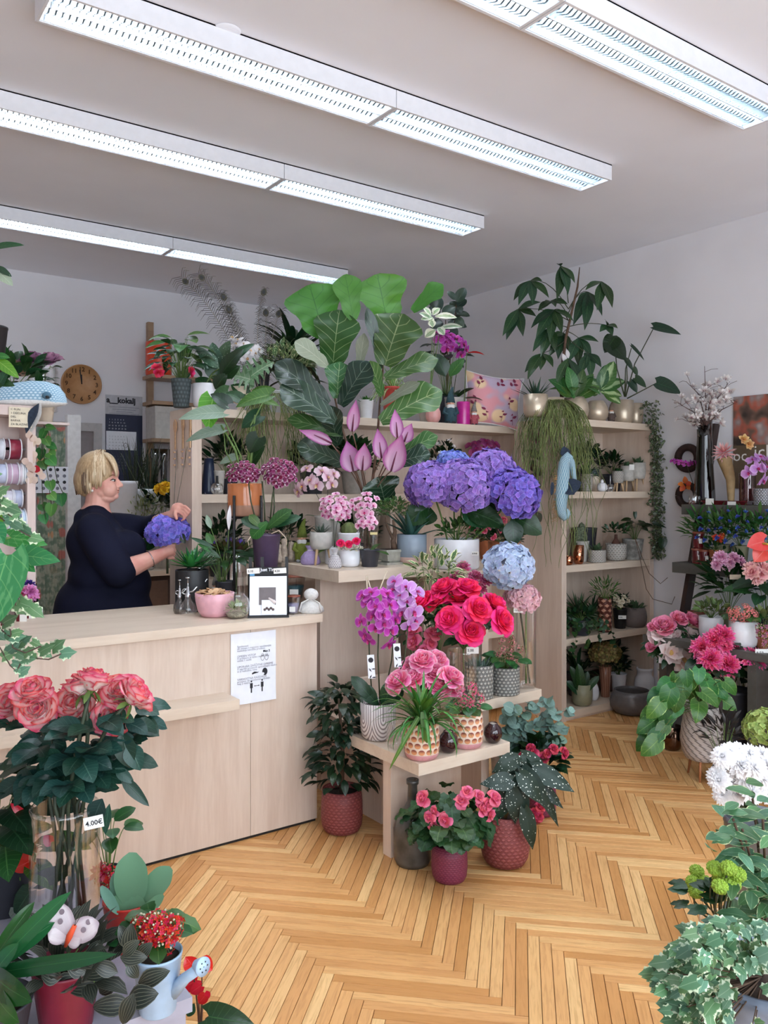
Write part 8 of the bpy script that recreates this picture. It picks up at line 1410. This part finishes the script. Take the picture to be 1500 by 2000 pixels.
# ---------------------------------------------------------------- ribbon rack at the left, behind the counter
RK = wood('pinkish_laminate', '#c9b5ae', '#bda79f', (2.5, 2.5, .25))
ex = .905; rr = thing('ribbon_rack', 'pale laminate ribbon rack standing behind the counter at the left', 'rack', (.4, 4.1, 0))
bpart('side_panel', rr, RK, ex - .035, 3.955, 0, ex, 4.3, 1.84); bpart('back_panel', rr, RK, -.5, 4.12, 0, ex - .035, 4.14, 1.84); bpart('top', rr, RK, -.5, 3.95, 1.84, ex, 4.3, 1.885)
RODS = (1.69, 1.61, 1.49, 1.40)
for z in RODS: tb = MB(); tube(tb, [(-.9, -.1, z), (ex - .435, -.1, z)], .006, 6); ob('rod', tb.mesh('rod', ALU), rr)
SPW = mat('spool_white', '#dcdce2', .4)
for px, z, r, w_, c, lb in [(20, 1.69, .05, .07, '#7d1c34', 'wide wine red ribbon spool on the top rod'), (2, 1.69, .05, .05, '#c9cdd6', 'silver ribbon spool beside the wine red one'), (4, 1.58, .048, .06, '#bcc4dd', 'pale blue-white ribbon spool on the second rod'), (20, 1.58, .052, .05, '#b99fb4', 'mauve ribbon spool on the second rod'), (36, 1.58, .05, .018, '#c3b6c0', 'narrow pink ribbon spool on the second rod'), (43, 1.58, .048, .02, '#7d8a92', 'narrow grey ribbon spool on the second rod'), (48, 1.58, .046, .018, '#6e3038', 'narrow dark red ribbon spool, last on the second rod'), (12, 1.47, .04, .05, '#c9c6d0', 'silvery ribbon spool on the third rod'), (30, 1.47, .042, .04, '#aab0c6', 'blue-grey ribbon spool on the third rod'), (24, 1.365, .06, .055, '#1f5cb8', 'bright blue ribbon spool on the lowest rod'), (38, 1.365, .06, .03, '#b9cbdc', 'ice blue ribbon spool on the lowest rod')]:
    p = at_y(px, 950, 4.02); t = thing('ribbon_spool', lb, 'ribbon', (p.x, 4.0, z), 'ribbon spools'); Ms = RY(pi / 2)
    mb = MB(); lathe(mb, [(.012, -w_ / 2), (r * .9, -w_ / 2), (r * .9, w_ / 2), (.012, w_ / 2)], 22); ob('ribbon', mb.mesh('ribbon', mat('ribbon_' + c[1:], c, .35)), t, Ms)
    for s in (-1, 1): mb = MB(); lathe(mb, [(.012, s * w_ / 2 - .002), (r, s * w_ / 2 - .002), (r, s * w_ / 2 + .002), (.012, s * w_ / 2 + .002)], 22); ob('flange', mb.mesh('flange', SPW), t, Ms)
CLIP = fmat('cream_clip', '#d9c3b4', '#e0cdbd'); 
for i, (x, y, c) in enumerate([(58, 856, 0), (70, 868, 0), (69, 894, 0), (56, 902, 0), (65, 913, 1), (57, 920, 0), (76, 928, 0), (62, 942, 0)]):
    b = thing('clip_butterfly', f'{"red" if c else "cream"} wooden butterfly clip on the ribbon rack, {ORD[i]} from the top', 'ornament', Vector((at_y(x, y, 3.95).x, 3.952, at_y(x, y, 3.95).z)), 'butterfly clips'); [ob('wing', leafmesh(fmat('red_clip', '#b8202c') if c else CLIP, .034, .032, 'round'), b, facing((0, -.004, 0), -FWD) @ RZ(a + i)) for a in (0, 1.8)]
t = thing('tag_sign', 'cream handwritten price card hanging below the whale cushion', 'sign', (at_y(43, 810, 3.945).x, 3.944, at_y(43, 835, 3.945).z)); ob('card', boxm('card', mat('cream_card', '#d9cdb4', .6), -.055, -.002, 0, .04, .002, .09), t)
for k, s in enumerate(('C RUN', '1 DEKLINA', 'DEL', 'BARVA', 'ZA BLAZINE')): text(t, s, .013, T(-.048, -.004, .075 - .0165 * k) @ MN, INK)
wh = thing('whale_cushion', 'blue dotted whale cushion with a navy fin lying on the ribbon rack', 'soft toy', (at_y(70, 780, 4.0).x, 4.0, 1.885)); Mw = RZ(-math.atan2(CX, SX) + .1)
k = 3.85 / FPX; mb = MB(); pr = [(-85, 12), (-70, 22), (-45, 28), (-10, 32), (20, 31), (42, 25), (54, 14), (58, 2)]
mb.add(*(lambda o: (np.array([(x * k, .4 * r * k * 1.6 * math.cos(a), 8 * k + max(0, (r * 1.35 * k) * math.sin(a))) for x, r in pr for a in np.linspace(-.15, pi + .15, 15)]), grid_faces(len(pr) - 1, 14), np.array([(i / 7., j / 14.) for i in range(len(pr)) for j in range(15)])))(0)); ob('back', mb.mesh('back', potpat('dotted_whale_cloth', 'bump', '#7ea3bb', '#cbdce4', 26, 26, .9, bump=0)), wh, Mw)
mb = MB(); ball(mb, (-12 * k, 0, 8 * k), (72 * k, 24 * k, 9 * k), 20, 8); ob('belly', mb.mesh('belly', CLOTHW), wh, Mw); mb = MB(); ball(mb, (-95 * k, 0, 22 * k), (22 * k, 14 * k, 20 * k), 12, 8); ob('tail', mb.mesh('tail', mat('grey_cloth', '#7d929c', .9, bump=.3, scale=90)), wh, Mw)
mb = MB(); ball(mb, (27 * k, -24 * k, 20 * k), (9 * k, 4 * k, 7 * k), 10, 6); ob('eyelid', mb.mesh('eyelid', mat('slate_felt', '#4a6e84', .9)), wh, Mw); mb = MB(); ball(mb, (29 * k, -26.5 * k, 17 * k), (4 * k, 3 * k, 3 * k), 8, 5); ob('eye', mb.mesh('eye', BLACK), wh, Mw)
leaf_px(wh, (76, 788), (52, 848), 20, 3.72, DNM, 'ovate', name='fin'); leaf_px(wh, (80, 788), (58, 850), 27, 3.735, CLOTHW, 'ovate', name='fin')
# plants above and behind the rack
t = planter('potted_foliage', 'leafy plant with pale flowers behind the whale cushion', 'plant', Vector((at_y(25, 780, 4.2).x, 4.2, 1.885)), 50, 40, 'taper', ANTH); bush(t, (0, 0, .15), (.16, .08, .1), 90, .09, .05, G2, fill=.3); heads(t, rose(fmat('peach_petal', '#d9a890', '#e6c4b0'), .04, 2), 40, 715, 8, 6, 2, 4.1)
v = vase_t('clear cellophane-wrapped vase of mauve roses behind the whale cushion', Vector((at_y(88, 780, 4.22).x, 4.22, 1.885)), 'cyl', .06, .22)
for x, y, wh_ in ((62, 708, 'pink one at the left'), (80, 716, 'mauve one in the middle'), (98, 710, 'mauve one at the right')): cut('rose', f'rose in the cellophane vase behind the whale, {wh_}', 'flower', at_d(x, y, 4.05), UP - FWD * .5, v.location + UP * .2, v.location + UP * .01, rose(fmat('mauve_petal', '#8a5a78', '#a87c98'), .05, 1), STEM, .003, 'mauve roses', scaled_leaf(G2, .06), 1, .05, low=.8)
PO = lmat('rack_pothos_leaf', '#3f7a3c', '#7fae5c', nv=0, rough=.3); t = planter('hanging_pothos', 'pothos vine trailing down beside the ribbon rack', 'plant', Vector((ex + .1, 4.2, 1.83)), 36, 36, 'taper', CREAM); d = dist(t.location) - .05
ob('bracket', boxm('bracket', RK, -.11, -.09, -.012, .09, .09, 0), t)
for b, tp, w_ in [((88, 856), (98, 872), 20), ((95, 868), (112, 878), 16), ((82, 878), (78, 900), 22), ((95, 884), (108, 894), 24), ((82, 900), (90, 918), 22), ((96, 896), (110, 910), 24), ((98, 940), (102, 960), 22), ((98, 965), (110, 978), 20), ((118, 966), (122, 990), 26), ((82, 985), (90, 1000), 20), ((102, 985), (100, 1010), 24), ((84, 1005), (90, 1025), 20), ((90, 835), (110, 838), 16), ((88, 840), (80, 862), 18)]: leaf_px(t, b, tp, w_, d + rnd.uniform(-.05, .05), PO, 'heart', lobe=.15)
for pts in ([(88, 830), (84, 880), (95, 940), (100, 985)], [(92, 830), (100, 880), (112, 940), (124, 965)], [(86, 830), (80, 900), (84, 985), (90, 1015)]): tb = MB(); tube(tb, [L2(t, at_d(x, y, d + .02)) for x, y in pts], .002, 4); ob('vine', tb.mesh('vine', DSTEM), t)
# small counter goods at the left end
t = thing('flower_jar', 'little jar of pink, white and purple flowers at the left end of the counter', 'arrangement', at_z(42, 1205, .945) + FWD * .05); vessel(t, 'cyl', .05, .09, SMOKE, soil=0, name='jar'); d = dist(t.location); heads(t, [mum(CARN, .035, 40, .4, 2, 5, 90, 'petal'), mum(fmat('orchid_pink_petal', '#c05aa0', '#d88ac0'), .035, 40, .4, 4, 5, 90, 'petal'), mum(WHT, .025, 30, .4, 6, 5, 90, 'petal'), mum(fmat('deep_purple_petal', '#3c2470', '#4a3088'), .03, 30, .4, 7, 5, 90, 'petal')], 42, 1155, 28, 16, 16, d - .02, .03)
for i, (x, y, z) in enumerate(((12, 1222, 0), (42, 1214, 0), (60, 1208, 0), (74, 1200, 0))): p = at_z(x, y, .945); t = thing('price_card', f'small white-red price card on the counter, {ORD[i]} from the left', 'price card', p); ob('card', boxm('card', PRICE, -.022, 0, 0, .022, .002, .03), t, RZ(-.6)); ob('stripe', boxm('stripe', DK, -.022, -.001, 0, -.008, 0, .03), t, RZ(-.6))

# ---------------------------------------------------------------- back of the shop
t = thing('wall_clock', 'round wooden wall clock without glass on the back wall', 'clock', (at_y(158, 750, YB).x, YB - .002, at_y(158, 751, YB).z)); r = .165; CW = wood('clock_wood', '#b98a5c', '#a67748', (1, 1, 6)); Mc = RX(pi / 2)
mb = MB(); lathe(mb, [(.001, 0), (r, 0), (r, .03), (r * .95, .035), (r * .93, .022), (.001, .022)], 40); ob('dial', mb.mesh('dial', CW), t, Mc)
for h in range(1, 13): a = pi / 2 - h * pi / 6; text(t, str(h), .05, T(r * .75 * math.cos(a), -.024, r * .75 * math.sin(a) - .016) @ MN, mat('burnt_wood', '#4a2e18', .8), 'numeral', .001, 'CENTER')
for a, L in ((pi / 2 + .13, .12), (pi / 2 + .03, .08)): ob('hand', boxm('hand', INK, 0, -.004, .024, L, .004, .027), t, Mc @ RZ(a))
cal = thing('wall_calendar', 'three-month navy wall calendar on the back wall', 'calendar', (at_y(242, 800, YB).x, YB - .003, at_y(242, 945, YB).z)); cz = at_y(242, 773, YB).z - cal.location.z; NV = mat('navy_print', '#232a44', .6)
ob('header', boxm('header', mat('grey_card', '#b9bac0', .6), -.16, -.004, cz - .165, .16, 0, cz), cal); ob('sheet', boxm('sheet', NV, -.16, -.004, 0, .16, 0, cz - .165), cal); ob('month_page', boxm('page', PAPER, -.155, -.009, cz - .47, .105, -.005, cz - .31), cal)
text(cal, 'a__kokalj', .066, T(-.152, -.006, cz - .065) @ MN, INK, bold=.003)
for k, z in enumerate((.1, .12, .14, .156)): ob('print_line', boxm('line', GREYINK, -.13 + .03 * (k % 3), -.006, cz - z - .003, .13 - .03 * (k % 3), -.0045, cz - z), cal)
dig = lambda z0, m, y: [text(cal, '   '.join('%2d' % min(31, max(1, r_ * 7 + c_ - 1)) for c_ in range(1, 7)), .015, T(-.135, y, z0 - .026 * r_) @ MN, m, 'numerals') for r_ in range(5)]
dig(cz - .215, PAPER, -.006); dig(cz - .36, GREYINK, -.011); dig(cz - .53, GREYINK, -.006); ring_mark(cal, .02, T(.01, -.012, cz - .43) @ MN, INK, .003)
dr = thing('door_1', 'x', 'x', (0, 0, 0)); del dr['label'], dr['category']; dr['kind'] = 'structure'; DF = mat('door_frame_grey', '#b3b0b0', .5); xa, xb = at_y(132, 900, YB).x, at_y(196, 900, YB).x; zt = at_y(196, 828, YB).z
for q in ((xa - .3, xb, zt - .07, zt, .05), (xb - .07, xb, 0, zt - .07, .05), (xa - .3, xa - .23, 0, zt - .07, .05)): ob('door_frame', boxm('frame', DF, q[0], YB - q[4], q[2], q[1], YB, q[3]), dr)
ob('door_leaf', boxm('leaf', mat('door_leaf_brown', '#8a8384', .6), xa - .23, YB - .02, 0, xb - .07, YB - .001, zt - .07), dr)
def curtmat():
    m, nt = nodes('floral_fabric'); p = N(nt, 'TexCoord').outputs['Object']; a = N(nt, 'TexVoronoi', {'Vector': p, 'Scale': 13.}); n_ = N(nt, 'TexNoise', {'Vector': p, 'Scale': 22., 'Detail': 3.}).outputs[0]; c = mixc(nt, sstep(nt, n_, .4, .6), lin('#6f8472'), lin('#a9ad9c')); k = N(nt, 'SeparateColor', {0: a.outputs['Color']}).outputs[0]
    c = mixc(nt, mth(nt, 'MULTIPLY', sstep(nt, a.outputs['Distance'], .5, .3), sstep(nt, k, .6, .65)), c, lin('#b8756a')); c = mixc(nt, mth(nt, 'MULTIPLY', sstep(nt, a.outputs['Distance'], .45, .3), sstep(nt, k, .2, .15)), c, lin('#cfa07c')); out(nt, N(nt, 'BsdfPrincipled', {'Base Color': c, 'Roughness': .9}).outputs[0]); return m
cu_ = thing('fabric_curtain', 'green and coral floral fabric hanging behind the assistant at the left', 'curtain', (at_y(100, 900, 5.6).x, 5.6, 0)); mb = MB(); n_ = 40; hw = (at_y(128, 900, 5.6).x - at_y(72, 900, 5.6).x) / 2; V = [(-hw + 2 * hw * i / n_, .007 * math.sin(i * 1.1), z) for i in range(n_ + 1) for z in (.02, 1.92)]; mb.add(V, [(2 * i, 2 * i + 2, 2 * i + 3, 2 * i + 1) for i in range(n_)]); ob('cloth', mb.mesh('cloth', curtmat()), cu_)
tb = MB(); tube(tb, [(-hw, 0, 1.93), (hw + .08, 0, 1.93)], .01, 6); ob('rod', tb.mesh('rod', ALU), cu_); ob('post', boxm('post', mat('white_frame', '#e6e6e6', .4), hw + .005, -.03, 0, hw + .09, .03, 2.0), cu_)
cx = thing('colour_chart', 'white chart of dark colour dots pinned to the floral fabric', 'chart', (at_y(95, 950, 5.56).x, 5.555, at_y(95, 963, 5.56).z)); ob('card', boxm('card', PAPER, -.14, -.003, 0, .12, 0, .17), cx); [flat(cx, 'dot', disc(.011, 10), T(-.12 + .043 * i, -.0045, .03 + .04 * j) @ MN, INK if j % 2 else GREYINK) for i in range(6) for j in range(4)]
bs = thing('oak_shelf_unit', 'narrow oak wall shelf unit on the back wall beside the bookcase', 'shelf', (at_y(314, 800, 6.9).x, 6.95, 0)); OAK = wood('oak_shelf', '#a3866a', '#8f7256', (.4, 3, 3)); zz = [at_y(315, y, 6.95).z for y in (735, 786, 858, 945)]
ob('upright', boxm('upright', OAK, -.05, .12, zz[3] - .6, .0, .17, at_y(313, 628, 7.0).z), bs)
for z in zz: ob('shelf', boxm('shelf', OAK, -.1, -.12, z - .03, .5, .12, z), bs)
t = thing('orange_planter', 'bright orange cylinder planter on the top wall shelf', 'pot', bs.location + Vector((0, -.0, zz[0]))); vessel(t, 'cyl', .11, .29, mat('orange_glaze', '#d8431c', .25), soil=0)
t = thing('storage_box', 'white cardboard storage box on the third wall shelf', 'box', bs.location + Vector((0, 0, zz[2]))); ob('box', boxm('box', mat('white_cardboard', '#c9c6c0', .7), -.07, -.11, 0, .45, .11, .27), t); ob('lid', boxm('lid', mat('white_cardboard', '#c9c6c0', .7), -.075, -.115, .22, .455, .115, .275), t)
for i, x in enumerate((-.05, .03, .11, .19)): t = thing('glass_vase', f'stacked ribbed clear glass vase on the lowest wall shelf, {ORD[i]} from the left', 'vase', bs.location + Vector((x, -.04, zz[3])), 'ribbed glass vases'); vessel(t, 'flare', .036, .3, glass('grey_glass', '#aab0ae', .05, .15), soil=0, name='glass', wob=lambda a, z: 1 + .06 * math.sin(z * 160))
wb = thing('work_bench', 'pale workbench along the back wall behind the assistant', 'bench', (2.1, 6.4, 0)); bpart('tabletop', wb, LAMH, 1.3, 6.1, .86, 3.4, 6.75, .9); bpart('cabinet', wb, mat('dark_cabinet', '#4a3a34', .6), 1.32, 6.14, 0, 3.38, 6.73, .86); [bpart('drawer_front', wb, mat('brown_drawer', '#6a5244', .6), 1.4 + .5 * i, 6.125, .3 + .28 * j, 1.86 + .5 * i, 6.14, .54 + .28 * j) for i in range(4) for j in range(2)]
GRS = lmat('thin_grass_blade', '#26341f', '#4a5a3a', nv=0, mid=0, tr=.05)
for i, (px, w_, hh) in enumerate(((262, 34, 52), (290, 40, 60))):
    p = at_y(px, 950, 6.4); t = thing('grass_planter', f'white oblong planter of thin dark grass on the workbench, {"left" if i == 0 else "right"} one', 'plant', Vector((p.x, 6.4, .9))); vessel(t, 'taper', .1, at_y(px, 955, 6.4).z - .9, WPOT, soil=.97); grass(t, 46, .42, .008, GRS, t['zs'], .08, (0, 22), .25, joined=True)
t = thing('white_planter', 'tall white bag planter standing on the workbench behind the assistant', 'pot', Vector((at_y(238, 950, 6.3).x, 6.3, .9))); vessel(t, 'taper', .12, .68, WPOT, soil=.9); 
t = thing('potted_begonia', 'yellow-flowered begonia on the workbench by the bookcase edge', 'plant', Vector((at_y(318, 950, 6.3).x, 6.3, .9))); vessel(t, 'taper', .09, .35, CONC); bush(t, (0, 0, .5), (.17, .15, .14), 90, .1, .07, GDK, fill=.3); heads(t, rose(fmat('yellow_petal', '#e8b81c', '#f0cc3c'), .05, 2, 1.3, 16), 318, 955, 9, 8, 3, 6.1, s=(.5, .8))
t = thing('potted_foliage', 'pale fine-leaved plant on the workbench behind the flower being tied', 'plant', Vector((at_y(278, 950, 6.25).x, 6.22, .9))); vessel(t, 'taper', .1, .25, CONC); bush(t, (0, 0, .42), (.16, .12, .14), 160, .05, .012, lmat('pale_fine_leaf', '#7f8a5c', '#a3a878', nv=0), 'lance', fill=.2)
t = thing('glass_jar', 'clear glass jar on the workbench below the hands', 'jar', Vector((at_y(318, 1000, 6.2).x, 6.2, .9))); vessel(t, 'cyl', .1, .2, GL, soil=0, name='glass')

# ---------------------------------------------------------------- the assistant
DP = 4.30; org = at_d(205, 960, DP); org.z = 0; px_ = DP / FPX
def W(px, py, dy=0.): q = (DP + dy) / FPX; return Vector(((px - 750) * q + 545 * px_, dy, EYE + (HOR - py) * q)) # own space: x towards her front, y away from the viewer, z up
pr_ = thing('person', 'woman with a blond bob in a navy dress binding a violet hydrangea behind the counter', 'person', org, rz=-math.atan2(CX, SX))
def caps(mb, P, R_, n=14):
    for i in range(len(P) - 1):
        a, b = Vector(P[i]), Vector(P[i + 1]); tube(mb, [a.lerp(b, t_) for t_ in np.linspace(0, 1, 5)], [R_[i] + (R_[i + 1] - R_[i]) * t_ for t_ in np.linspace(0, 1, 5)], n)
    for p, r_ in zip(P, R_): ball(mb, p, r_, n, 9)
def sculpt(name, mb, m, vox, it, parent=pr_, **k):
    o = ob(name, mb.mesh(name, m), parent, **k); r_ = o.modifiers.new('join', 'REMESH'); r_.mode = 'VOXEL'; r_.voxel_size = vox; r_.use_smooth_shade = True; s = o.modifiers.new('soften', 'SMOOTH'); s.factor = .5; s.iterations = it; return o
def skinmat():
    m, nt = nodes('skin'); p = N(nt, 'TexCoord').outputs['Object']; a = N(nt, 'TexNoise', {'Vector': p, 'Scale': 9., 'Detail': 3.}).outputs[0]; c = mixc(nt, sstep(nt, a, .35, .7), lin('#dda595'), lin('#d08d80')); out(nt, N(nt, 'BsdfPrincipled', {'Base Color': c, 'Roughness': .5, 'Subsurface Weight': .15, 'Subsurface Radius': (.02, .008, .005), 'Subsurface Scale': .5}).outputs[0]); return m
SKIN = skinmat(); mb = MB(); hc = W(196, 935)
# head: skull, face wedge, cheek, jaw, nose, lips, chin, brow, ears, neck, hidden torso core
for c, r_ in [((193, 925, 0), (.098, .078, .1)), ((208, 940, 0), (.06, .066, .09)), ((212, 955, 0), (.05, .058, .055)), ((214, 962, .0), (.042, .044, .036)), ((225, 969, 0), (.018, .022, .017)), ((218, 953, -.035), (.026, .022, .03)), ((218, 953, .035), (.026, .022, .03)), ((222, 924, 0), (.024, .05, .04)), ((203, 963, 0), (.052, .062, .036)), ((208, 973, 0), (.046, .052, .026)), ((212, 958, -.02), (.044, .045, .04))]: ball(mb, W(*c), r_, 18, 12)
caps(mb, [W(226, 934), W(231, 941), W(236, 947.5)], [.009, .011, .0125], 10)
for s in (-1, 1): ball(mb, W(231.5, 949.5, s * .011), .009, 10, 7); ball(mb, W(180, 948, s * .074), (.018, .01, .03), 12, 8); caps(mb, [W(222, 929, s * .04), W(227, 929, s * .012)], [.007, .009], 8)
ball(mb, W(229.5, 955.5), (.012, .022, .0065), 12, 8); ball(mb, W(228.5, 961), (.012, .019, .0075), 12, 8)
caps(mb, [W(192, 955), W(190, 985), W(186, 1010)], [.058, .062, .085], 18); caps(mb, [W(186, 1012), W(190, 1080), W(200, 1190)], [.08, .13, .16], 16)
# arms: near right arm bent, hand under the bloom; far left arm, hand above it
ns, ne, nw = W(184, 1036, -.16), W(232, 1118, -.2), W(316, 1082, -.07); fs, fe, fw = W(222, 1026, .15), W(285, 1030, .2), W(338, 1006, .0)
caps(mb, [ns, ne], [.07, .055]); caps(mb, [ne, ne.lerp(nw, .35), nw], [.05, .05, .031]); caps(mb, [fs, fe], [.065, .05]); caps(mb, [fe, fw], [.045, .029])
def hand(wr, palm, pts, th, w0=.026):
    caps(mb, [wr, palm], [.03, .032], 12); ball(mb, palm, (.038, .026, .034), 14, 9)
    for P, r_ in pts: caps(mb, P, [r_, r_ * .95, r_ * .85, r_ * .72], 8)
    caps(mb, th, [.012, .0105, .0085], 8)
# near hand closed round the stalk just below the bloom (knuckles to the right)
pa = W(328, 1076, -.045)
hand(nw, pa, [([W(330, 1064 + 8.5 * i, -.05), W(341 - abs(i - 1), 1065 + 8 * i, -.035), W(341 - abs(i - 1), 1066 + 8 * i, .0), W(332, 1067 + 8 * i, .015)], .0115 - .0008 * abs(i - 1)) for i in range(4)], [W(322, 1066, -.05), W(326, 1057, -.035), W(333, 1056, -.02)])
# far hand over the top right of the bloom, fingers bent downwards
pb = W(348, 994, -.02)
hand(fw, pb, [([W(350, 988 + 4 * i, -.03 - .004 * i), W(362 - 1.2 * i, 989 + 6 * i, -.05), W(371 - 3.5 * i, 997 + 5.6 * i, -.056), W(368 - 4.5 * i, 1005 + 4 * i, -.05)], .0084 - .0004 * i) for i in range(4)], [W(343, 998, -.04), W(342, 1005, -.062), W(345, 1013, -.07)])
for s in (-1, 1): caps(mb, [W(196, 1200, s * .09), Vector((-.01, s * .09, .48)), Vector((-.02, s * .09, .09))], [.1, .062, .042], 14); caps(mb, [Vector((-.03, s * .09, .06)), Vector((.12, s * .09, .035))], [.04, .03], 12)
sculpt('body', mb, SKIN, .0036, 5)
NVD = mat('navy_jersey', '#15172a', .85, spec=.15, var=.1, scale=5, bump=.15); mb = MB()
caps(mb, [W(182, 1026, -.13), W(186, 1012, -.04), W(189, 1012, .04), W(204, 1022, .12)], [.062, .074, .074, .062], 18)
for c, r_ in [((166, 1012, 0), (.05, .1, .055)), ((177, 1058, -.05), (.12, .14, .13)), ((203, 1013, 0), (.05, .06, .05)), ((188, 1040, 0), (.125, .18, .09)), ((200, 1072, 0), (.17, .19, .13)), ((244, 1072, -.07), (.11, .09, .1)), ((244, 1072, .07), (.11, .09, .1)), ((210, 1120, 0), (.195, .21, .15)), ((236, 1140, 0), (.155, .17, .14)), ((204, 1190, 0), (.235, .24, .17)), ((170, 1185, 0), (.155, .21, .17))]: ball(mb, W(*c), r_, 22, 14)
caps(mb, [Vector((-.005, 0, .84)), Vector((-.01, 0, .62)), Vector((-.01, 0, .45))], [.255, .235, .22], 22)
caps(mb, [ns, ns.lerp(ne, .55), ne, ne.lerp(nw, .1)], [.09, .09, .078, .07], 18); caps(mb, [fs, fs.lerp(fe, .5), fe, fe.lerp(fw, .35)], [.072, .07, .06, .052], 18)
sculpt('dress', mb, NVD, .010, 22)
# shoes
for s in (-1, 1): b = MB(); ball(b, (.05, s * .09, .035), (.125, .046, .035), 14, 9); ob('shoe', b.mesh('shoe', BLACK), pr_)
# hair: cap of overlapping locks
HR = []
for nm, c1, c2 in (('hair_blond', '#c2a684', '#a08460'), ('hair_light', '#d8c4a4', '#bda382'), ('hair_brown', '#86705c', '#6e5848')): HR.append(mat(nm, c1, .4, var=.15, scale=8, col2=c2, stretch=(30, 30, 2)))
mb = MB()
for c, r_ in [((190, 920, 0), (.108, .094, .108)), ((172, 938, 0), (.072, .082, .09)), ((166, 950, 0), (.045, .07, .05))]: ball(mb, W(*c), r_, 22, 14)
sculpt('hair', mb, HR[0], .007, 4); crown = W(196, 884)
for i in range(120):
    a = rnd.uniform(.12, 2 * pi - .12) if i > 70 else rnd.uniform(1.05, 5.2); back = (1 - math.cos(a)) / 2; sd = math.sin(a)
    e = W(218 - 66 * back + (4 if back < .2 else 0), (918 if back < .1 else 936 if back < .3 else 952 if back < .6 else 962) + rnd.uniform(-6, 2), sd * (.085 if back > .1 else .07)); m_ = W(216 - 72 * back, 906 + rnd.uniform(-4, 4), sd * .105); c_ = crown + Vector((rnd.uniform(-.02, .02), sd * .02, rnd.uniform(-.003, .006)))
    P = [c_ * (1 - q) ** 2 + m_ * 2 * q * (1 - q) + e * q * q for q in np.linspace(0, 1, 8)]; cc = W(190, 925)
    P = [cc + (p - cc) * (1.06 + .03 * rnd.random()) for p in P]; lb = MB(); tube(lb, P, [.003, .008, .0105, .0115, .0115, .01, .008, .003], 6); ob('lock', lb.mesh('lock', HR[rnd.choice((0, 0, 1, 1, 2)) if back < .75 else rnd.choice((0, 2, 2))]), pr_)
for i in range(16):
    q = i / 15; e = W(226 + 4 * math.sin(q * 3), 918 + 14 * q, -.066 + .03 * (1 - q)); P = bez(crown + Vector((.02, -.01 * i / 5, .0)), W(226, 893 + 6 * q, -.05 - .03 * q), e, 7); lb = MB(); tube(lb, P, [.004, .009, .011, .011, .01, .008, .005, .002], 6); ob('lock', lb.mesh('lock', HR[i % 2]), pr_)
EY = mat('eye_white', '#d9d4d0', .3); LASH = mat('lash_brown', '#3a2620', .7)
for s in (-1, 1):
    b = MB(); ball(b, W(221, 938, s * .036), (.0095, .012, .0062), 12, 8); ob('eye', b.mesh('eye', EY), pr_); b = MB(); ball(b, W(224, 938.5, s * .037), (.005, .006, .006), 10, 7); ob('iris', b.mesh('iris', mat('iris_brown', '#3a2a20', .3)), pr_)
    tb = MB(); tube(tb, [W(215, 938.5, s * .052), W(220, 935.8, s * .049), W(225.5, 936.5, s * .036)], [.0015, .0032, .002], 6); ob('eyelid', tb.mesh('eyelid', LASH), pr_)
    tb = MB(); tube(tb, [W(213, 930.5, s * .056), W(220, 927.5, s * .05), W(227, 929.5, s * .03)], [.0015, .003, .002], 6); ob('eyebrow', tb.mesh('eyebrow', mat('brow_brown', '#8a684c', .8)), pr_); b = MB(); ball(b, W(180, 958.5, s * .088), .0075, 10, 7); ob('earring', b.mesh('earring', mat('pearl', '#e6ded4', .2, coat=.5)), pr_)
tb = MB(); tube(tb, [W(222, 958.8, -.034), W(227, 958.6, -.021), W(232.2, 957.6, -.004), W(232.2, 957.6, .004), W(227, 958.6, .021)], [.001, .0022, .002, .002, .001], 6); ob('mouth', tb.mesh('mouth', mat('lip_line', '#8a4238', .6)), pr_)
for pts in ([W(224, 955.8, -.021), W(230.5, 955, -.008), W(230.5, 955, .008)], [W(224, 960.6, -.02), W(230, 961.2, -.008), W(230, 961.2, .008)]): tb = MB(); tube(tb, pts, [.002, .0045, .004], 7); ob('lip', tb.mesh('lip', mat('lip_rose', '#b8685f', .45)), pr_)
q = ne.lerp(nw, .72); u = (nw - ne).normalized(); v1 = u.orthogonal().normalized(); v2_ = u.cross(v1); tb = MB(); tube(tb, [q + (v1 * math.cos(a) + v2_ * math.sin(a)) * .042 for a in np.linspace(0, 2 * pi, 25)], .0022, 6); ob('bracelet', tb.mesh('bracelet', mat('silver_metal', '#c9cbce', .2, metal=1.)), pr_)
hd_ = at_d(327, 1030, DP); t = cut('hydrangea', 'violet hydrangea head with dark leaves held in the assistant\'s hands', 'flower', hd_ - UP * .02, UP - FWD * .25, hd_ - UP * .12, hd_ - UP * .24, hydrangea(fmat('held_violet', '#6f62cc', '#8478dc', '#9d96e8', var=.18), .104, 210, .74, 51, .23), DSTEM, .006, None, bname='flower_head')
leaf_px(t, (350, 1040), (362, 1062), 14, DP - .05, GDK); leaf_px(t, (300, 1050), (285, 1075), 30, DP, GDK)
for a, b in (((268, 900), (318, 1018)), ((345, 880), (338, 1015)), ((366, 872), (340, 1010)), ((236, 885), (315, 1025))): tb = MB(); tube(tb, [L2(t, at_d(*a, DP + .02)), L2(t, at_d((a[0] + b[0]) / 2, (a[1] + b[1]) / 2 + 4, DP)), L2(t, at_d(*b, DP - .02))], .0013, 4); ob('bear_grass', tb.mesh('grass', DSTEM), t)
